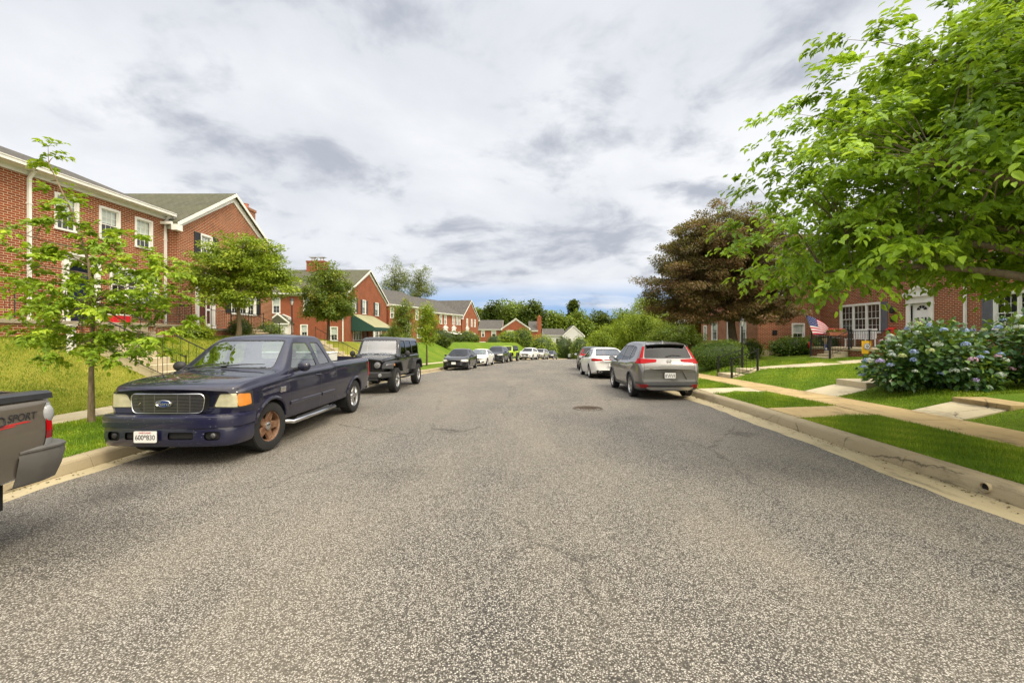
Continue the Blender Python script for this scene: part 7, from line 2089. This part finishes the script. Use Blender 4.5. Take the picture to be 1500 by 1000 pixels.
# ---------------------------------------------------------------- small things
def lamp_post(x, y, h, label):
    z = ground_z(x, y)
    t = empty('lamp_post', (x, y, z), 0, label, 'lamp post', 'black garden lamp posts')
    b = MB(); b.lathe([(.09, 0), (.09, .12), (.05, .2), (.038, .3), (.035, h - .42), (.055, h - .40), (.03, h - .36)], 12); b.build('post', MAT['black_iron'], t, smooth=40)
    b = MB()
    for i in range(6):
        a = 2*PI*i/6; b.tube([(.055*math.cos(a), .055*math.sin(a), h - .36), (.11*math.cos(a), .11*math.sin(a), h - .08)], .008, 4)
    b.lathe([(.13, h - .09), (.12, h - .06), (.05, h + .02), (.02, h + .04), (.015, h + .09), (0, h + .1)], 12); b.build('lantern_frame', MAT['black_iron'], t)
    b = MB(); b.lathe([(.05, h - .35), (.10, h - .09)], 6, Matrix.Rotation(R(30), 4, 'Z')); b.build('lantern_glass', MAT['lens_white'], t)
lamp_post(-13.6, 26.2, 2.25, 'black garden lamp post beside the dogwood, before the small white side porch')
lamp_post(10.55, 21.3, 2.2, 'black garden lamp post before the trunk of the copper maple')
# flag on a pole fixed to the porch corner
hx, hy = 16.6, 24.8
def px_at(px, py, Y): return ((px - 765)*Y/650, Y, 1.83 + (491 - py)*Y/650)
YF = 22.9
A = Vector(px_at(1180, 462, YF)); Bq = Vector(px_at(1191, 490, YF))
t = empty('flag', (A.x, A.y, 1.3), 0, 'striped red and white flag with blue starred canton flying before the porch', 'flag')
loc = Vector((A.x, A.y, 1.3))
b = MB(); b.tube([Vector((18.45, 24.3, 1.55)) - loc, Bq - loc, A + (A - Bq)*.08 - loc], [.018, .016, .012], 6); b.sphere(A + (A - Bq)*.1 - loc, .035, 8, 6); b.build('flag_pole', MAT['alloy'], t)
mats = [MAT['flag_red'], MAT['white_cloth'], MAT['flag_blue']]
b = MB(); nu, nv = 30, 13
T0, T1, T2 = A, Vector(px_at(1206, 467, YF)), Vector(px_at(1218, 486, YF - .1))
B0, B1, B2 = Bq, Vector(px_at(1206, 489, YF)), Vector(px_at(1216, 490, YF - .1))
def bq(p, q, r, u): return p*(1-u)**2 + q*2*u*(1-u) + r*u*u
def fp(u, v):
    p = bq(T0, T1, T2, u).lerp(bq(B0, B1, B2, u), v)
    return p + Vector((0, .07*math.sin(8*u + 2*v)*u - .02, .012*math.sin(7*u + 1))) - loc
for j in range(nv):
    for i in range(nu):
        u0, u1, v0, v1 = i/nu, (i+1)/nu, j/nv, (j+1)/nv
        k = 2 if (u0 < .32 and j < 7) else (0 if j % 2 == 0 else 1)
        b.quad(fp(u0, v0), fp(u1, v0), fp(u1, v1), fp(u0, v1), k)
co = b.build('flag_cloth', mats, t, smooth=60)
s = MB()
for i in range(6):
    for j in range(5):
        s.disc(fp(.03 + i*.052, .05 + j*.1) + Vector((0, -.012, 0)), (0, -1, 0), .014, 5)
s.build('flag_stars', MAT['white_cloth'], co)
# planter with red flowers on the porch rail
p = px_at(1226, 488, 21.9)
t = empty('planter_box', (p[0], p[1], p[2] - .12), 0, 'terracotta planter box of red and white flowers on the porch rail', 'planter')
b = MB(); b.prism([(-.42, -.1, 0), (.42, -.1, 0), (.46, -.13, .17), (-.46, -.13, .17)], (0, .25, 0)); b.build('trough', MAT['terracotta'], t, bevel=.01)
n = 260; P = np.stack([RNG.uniform(-.42, .42, n), RNG.uniform(-.1, .12, n), RNG.uniform(.16, .3, n)], 1)
scatter('foliage', leaf_simple(.7), P, runit(n), np.tile([0, 0, 1.0], (n, 1)) + RNG.normal(size=(n, 3))*.4, RNG.uniform(.06, .1, n), MAT['leaf_mid'], RNG.uniform(0, 1, n), t)
n = 120; P = np.stack([RNG.uniform(-.42, .42, n), RNG.uniform(-.12, .1, n), RNG.uniform(.22, .36, n)], 1)
scatter('blossom', leaf_simple(.9), P, runit(n), np.tile([0, 0, 1.0], (n, 1)) + RNG.normal(size=(n, 3))*.4, RNG.uniform(.05, .08, n), MAT['petal_red'], RNG.uniform(0, 1, n), t)
# yellow garden flag with round emblem tied to the railing
p = Vector(px_at(1269.5, 507.5, 20.0))
t = empty('garden_flag', (p.x, p.y, p.z - .32), 0, 'yellow flag with a round black and white emblem on the porch railing', 'flag')
b = MB(); w, hgt = .225, .29
for i in range(6):
    x0, x1 = lerp(-w, w, i/6), lerp(-w, w, (i+1)/6)
    y0_, y1_ = .02*math.sin(i*1.3), .02*math.sin((i+1)*1.3)
    b.quad((x0, y0_, 0), (x1, y1_, 0), (x1, y1_, 2*hgt), (x0, y0_, 2*hgt))
b.build('cloth', MAT['yellow_cloth'], t)
b = MB()
def ring(r0, r1, mi, d):
    n = 28
    for i in range(n):
        a, c = 2*PI*i/n, 2*PI*(i+1)/n
        b.quad((r0*math.cos(a), d, .33 + r0*math.sin(a)), (r1*math.cos(a), d, .33 + r1*math.sin(a)), (r1*math.cos(c), d, .33 + r1*math.sin(c)), (r0*math.cos(c), d, .33 + r0*math.sin(c)), mi)
ring(0, .15, 1, -.03); ring(.115, .137, 0, -.034); ring(.0, .07, 0, -.034)
b.box(-.035, .035, -.04, -.036, .295, .365, 1); b.box(-.018, .018, -.045, -.041, .312, .348, 0)
b.build('emblem', [MAT['ink'], MAT['white_cloth']], t)
# blue banner on a stake and red lantern by the porch steps
p = Vector(px_at(1211, 512, 22.6))
t = empty('garden_banner', (p.x, p.y, p.z - .75), 0, 'small blue and white banner on a stake left of the porch gate post', 'banner')
t['label'] = 'small blue and white banner on a stake beside the porch steps'
b = MB(); b.tube([(-.14, 0, 0), (-.14, 0, 1.05), (.14, 0, 1.05)], .008, 5); b.build('stake', MAT['black_iron'], t)
b = MB(); b.quad((-.11, -.01, .45), (.12, .01, .45), (.12, .01, 1.03), (-.11, -.01, 1.03)); 
for (a, c, d) in ((-.03, .8, .05), (.05, .62, .045), (-.04, .56, .03)): b.poly([(a + d*math.cos(2*PI*i/12), -.02, c + d*1.2*math.sin(2*PI*i/12)) for i in range(12)], 1)
b.build('cloth', [MAT['blue_cloth'], MAT['white_cloth']], t)
p = Vector(px_at(1187, 505, 25.0))
t = empty('garden_lantern', (p.x, p.y, p.z - .25), 0, 'red hanging lantern in the shrub under the striped flag', 'lantern')
b = MB(); b.lathe([(.0, .08), (.10, .08), (.12, .2), (.13, .3), (.10, .4), (.04, .44), (0, .45)], 12); b.build('body', MAT['red_plastic'], t, smooth=50)
b = MB(); b.tube([(0, 0, .44), (0, 0, .6), (.05, 0, .64), (.1, 0, .6)], .008, 5); b.tube([(.1, 0, .6), (.1, 0, -.4)], .01, 5); b.build('hook', MAT['black_iron'], t)
p = Vector(px_at(1209, 495, 23.4))
t = empty('bird_bath', (p.x, p.y, p.z - .8), 0, 'small stone pedestal with bowl beside the porch steps', 'pedestal')
b = MB(); b.lathe([(.12, 0), (.12, .05), (.05, .1), (.05, .62), (.14, .72), (.16, .8), (.12, .8), (.02, .75)], 16); b.build('pedestal', MAT['stone_tan'], t, smooth=50)
# wreath on the white door
t = empty('wreath', (18.32, 20.55, 2.25), 0, 'round dried wreath hanging on the white panelled door', 'wreath')
n = 420; a = RNG.uniform(0, 2*PI, n); rr = .21 + RNG.normal(size=n)*.035
P = np.stack([RNG.normal(size=n)*.03, rr*np.cos(a), rr*np.sin(a)], 1)
scatter('twigs', leaf_simple(.5), P, np.stack([-.3 + RNG.normal(size=n)*.3, -np.sin(a), np.cos(a)], 1) + RNG.normal(size=(n, 3))*.4, np.tile([-1.0, 0, 0], (n, 1)) + RNG.normal(size=(n, 3))*.3, RNG.uniform(.06, .1, n), MAT['petal_pink'], RNG.uniform(0, 1, n), t)
b = MB(); b.tube([(0, .2*math.cos(q), .2*math.sin(q)) for q in np.linspace(0, 2*PI, 25)], .03, 6, cap=False); b.build('hoop', MAT['bark'], t)
# porch odds and ends on the near terrace
t = empty('cooler', (-15.75, 17.25, 2.31), 0, 'red and white box on the porch behind the young street tree', 'box')
b = MB(); b.box(-.2, .2, -.38, .38, 0, .28); b.build('body', MAT['red_paint'], t, bevel=.02)
b = MB(); b.box(-.205, .205, -.385, .385, .285, .34); b.build('band', MAT['white_cloth'], t, bevel=.01)
b = MB(); b.box(-.21, .21, -.39, .39, .345, .43); b.build('lid', MAT['red_paint'], t, bevel=.02)
z = ground_z(-12.4, 12.2)
t = empty('marker_post', (-12.4, 12.2, z), 0, 'short white post on the grass bank behind the young street tree', 'post')
b = MB(); b.box(-.07, .07, -.07, .07, 0, .75); b.build('shaft', MAT['white_trim'], t, bevel=.01)
b = MB(); b.prism([(-.09, -.09, .75), (.09, -.09, .75), (.09, .09, .75), (-.09, .09, .75)], (0, 0, .03)); b.build('cap', MAT['white_trim'], t)

t = empty('porch_bench', (17.4, 22.9, 1.23), 0, 'white slatted bench on the porch behind the yellow flag', 'bench')
b = MB()
for i in range(5): b.box(-.25 + i*.1, -.17 + i*.1, -.75, .75, .4, .43)
b.build('seat', MAT['white_door'], t)
b = MB()
for i in range(13): b.box(.27, .30, -.74 + i*.12, -.68 + i*.12, .43, .86)
b.box(.26, .31, -.78, .78, .86, .93); b.build('backrest', MAT['white_door'], t)
for yy in (-.7, .65):
    for xx in (-.24, .24):
        b = MB(); b.box(xx, xx + .05, yy, yy + .05, 0, .4); b.build('leg', MAT['white_door'], t)
# ---------------------------------------------------------------- camera, sky, sun
cam = bpy.data.cameras.new('camera'); co = bpy.data.objects.new('camera', cam); COL.objects.link(co)
co.location = (0, 0, 1.83); co.rotation_euler = (R(90), 0, 0)
cam.sensor_width = 36; cam.lens = 650/1500*36
cam.shift_x = -15/1500; cam.shift_y = -9/1500
cam.clip_start = .05; cam.clip_end = 6000
SC.camera = co
SUN_E, SUN_R = R(50), R(138)
w = bpy.data.worlds.new('World'); SC.world = w; w.use_nodes = True
nt = w.node_tree; nt.nodes.clear()
def N(typ): return nt.nodes.new(typ)
def LK(a, b): nt.links.new(a, b)
def MT(op, a, b=0.0, c=None, clamp=False):
    m = N('ShaderNodeMath'); m.operation = op; m.use_clamp = clamp
    for s_, v in zip(m.inputs, (a, b, c)):
        if v is None: continue
        if hasattr(v, 'links'): LK(v, s_)
        else: s_.default_value = v
    return m.outputs[0]
def MR(v, a, b, c, d):
    m = N('ShaderNodeMapRange'); m.interpolation_type = 'SMOOTHSTEP'
    LK(v, m.inputs[0])
    for i, q in zip((1, 2, 3, 4), (a, b, c, d)): m.inputs[i].default_value = q
    return m.outputs[0]
def MIX(a, b, f):
    m = N('ShaderNodeMix'); m.data_type = 'RGBA'
    for s_, v in ((m.inputs[6], a), (m.inputs[7], b), (m.inputs[0], f)):
        if hasattr(v, 'links'): LK(v, s_)
        elif isinstance(v, tuple): s_.default_value = (*v, 1)
        else: s_.default_value = v
    return m.outputs[2]
def NOISE(v, sc, det, rough, dist=0.0):
    n = N('ShaderNodeTexNoise'); n.inputs['Scale'].default_value = sc; n.inputs['Detail'].default_value = det; n.inputs['Roughness'].default_value = rough; n.inputs['Distortion'].default_value = dist
    LK(v, n.inputs['Vector']); return n.outputs['Fac']
sky = N('ShaderNodeTexSky'); sky.sky_type = 'NISHITA'; sky.sun_disc = False; sky.sun_elevation = SUN_E; sky.sun_rotation = SUN_R
sky.air_density = 1.0; sky.dust_density = .6; sky.ozone_density = 2.0
tc = N('ShaderNodeTexCoord'); sp = N('ShaderNodeSeparateXYZ'); LK(tc.outputs['Generated'], sp.inputs[0])
X_, Y_, Z_ = sp.outputs
zz = MT('ADD', MT('MAXIMUM', Z_, 0.0), .24)
cb = N('ShaderNodeCombineXYZ'); LK(MT('DIVIDE', X_, zz), cb.inputs[0]); LK(MT('DIVIDE', Y_, zz), cb.inputs[1])
pc = cb.outputs[0]
def MAPV(v, sc, loc):
    m = N('ShaderNodeMapping'); m.inputs['Scale'].default_value = sc; m.inputs['Location'].default_value = loc; LK(v, m.inputs['Vector']); return m.outputs[0]
n1 = NOISE(MAPV(pc, (1, 1, 1), (3.1, 7.2, 0)), 1.15, 10, .57, .3)
n2 = NOISE(MAPV(pc, (1, 1.1, 1), (1.4, 2.2, 4)), 3.0, 9, .58, .3)
n3 = NOISE(MAPV(pc, (1, 1, 1), (9.4, 5.2, 2)), .42, 5, .55)
# cloud tone: thin bright sheet, brighter folds, grey bellies
fold = MR(MT('ADD', MT('MULTIPLY', n3, .6), MT('MULTIPLY', n1, .4)), .40, .60, 0.0, 1.0)
belly = MR(MT('ADD', MT('MULTIPLY', n1, .5), MT('MULTIPLY', n2, .5)), .48, .62, 0.0, 1.0)
cloud = MIX(MIX((7.0, 7.1, 7.3), (5.4, 5.6, 6.0), fold), (3.5, 3.75, 4.3), belly)
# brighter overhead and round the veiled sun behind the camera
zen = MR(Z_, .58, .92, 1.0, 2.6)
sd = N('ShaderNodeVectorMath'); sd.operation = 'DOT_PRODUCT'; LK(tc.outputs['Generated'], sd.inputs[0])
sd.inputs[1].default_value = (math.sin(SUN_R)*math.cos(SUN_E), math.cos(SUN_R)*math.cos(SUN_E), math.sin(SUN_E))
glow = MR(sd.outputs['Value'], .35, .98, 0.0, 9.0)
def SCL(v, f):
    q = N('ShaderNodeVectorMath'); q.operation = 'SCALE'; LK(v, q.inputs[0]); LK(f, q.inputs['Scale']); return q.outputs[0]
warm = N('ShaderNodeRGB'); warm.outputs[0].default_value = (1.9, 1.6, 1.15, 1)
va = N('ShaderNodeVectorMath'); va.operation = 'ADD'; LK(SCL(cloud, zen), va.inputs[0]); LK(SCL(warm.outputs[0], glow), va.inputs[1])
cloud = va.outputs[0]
# the deck breaks up low down ahead
gapn = NOISE(MAPV(pc, (.5, 1.1, 1), (0.6, 0.2, 7)), 1.15, 6, .55)
low = MR(Z_, .06, .13, 1.0, 0.0)
ahead = MR(Y_, .8, .97, 0.0, 1.0)
gap = MT('MULTIPLY', MT('MULTIPLY', low, ahead), MR(gapn, .31, .50, 0.0, 1.0))
blue = MIX(sky.outputs[0], (1.2, 2.7, 6.0), .65)
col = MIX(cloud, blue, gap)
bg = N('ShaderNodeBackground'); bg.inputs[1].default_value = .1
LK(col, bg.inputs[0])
wo = N('ShaderNodeOutputWorld'); LK(bg.outputs[0], wo.inputs[0])
sun = bpy.data.lights.new('sun', 'SUN'); sun.energy = 1.5; sun.angle = R(12); sun.color = (1, .9, .74)
so = bpy.data.objects.new('sun', sun); COL.objects.link(so)
# direction from azimuth/elevation used by the sky (rotation measured clockwise from +Y)
d = Vector((math.sin(SUN_R)*math.cos(SUN_E), math.cos(SUN_R)*math.cos(SUN_E), math.sin(SUN_E)))
so.rotation_euler = d.to_track_quat('Z', 'Y').to_euler()
SC.view_settings.view_transform = 'Standard'; SC.view_settings.look = 'None'; SC.view_settings.gamma = 1; SC.view_settings.exposure = .5
SC.cycles.max_bounces = 8; SC.cycles.transparent_max_bounces = 16; SC.cycles.diffuse_bounces = 3; SC.cycles.glossy_bounces = 3; SC.cycles.transmission_bounces = 4
SC.cycles.use_denoising = True
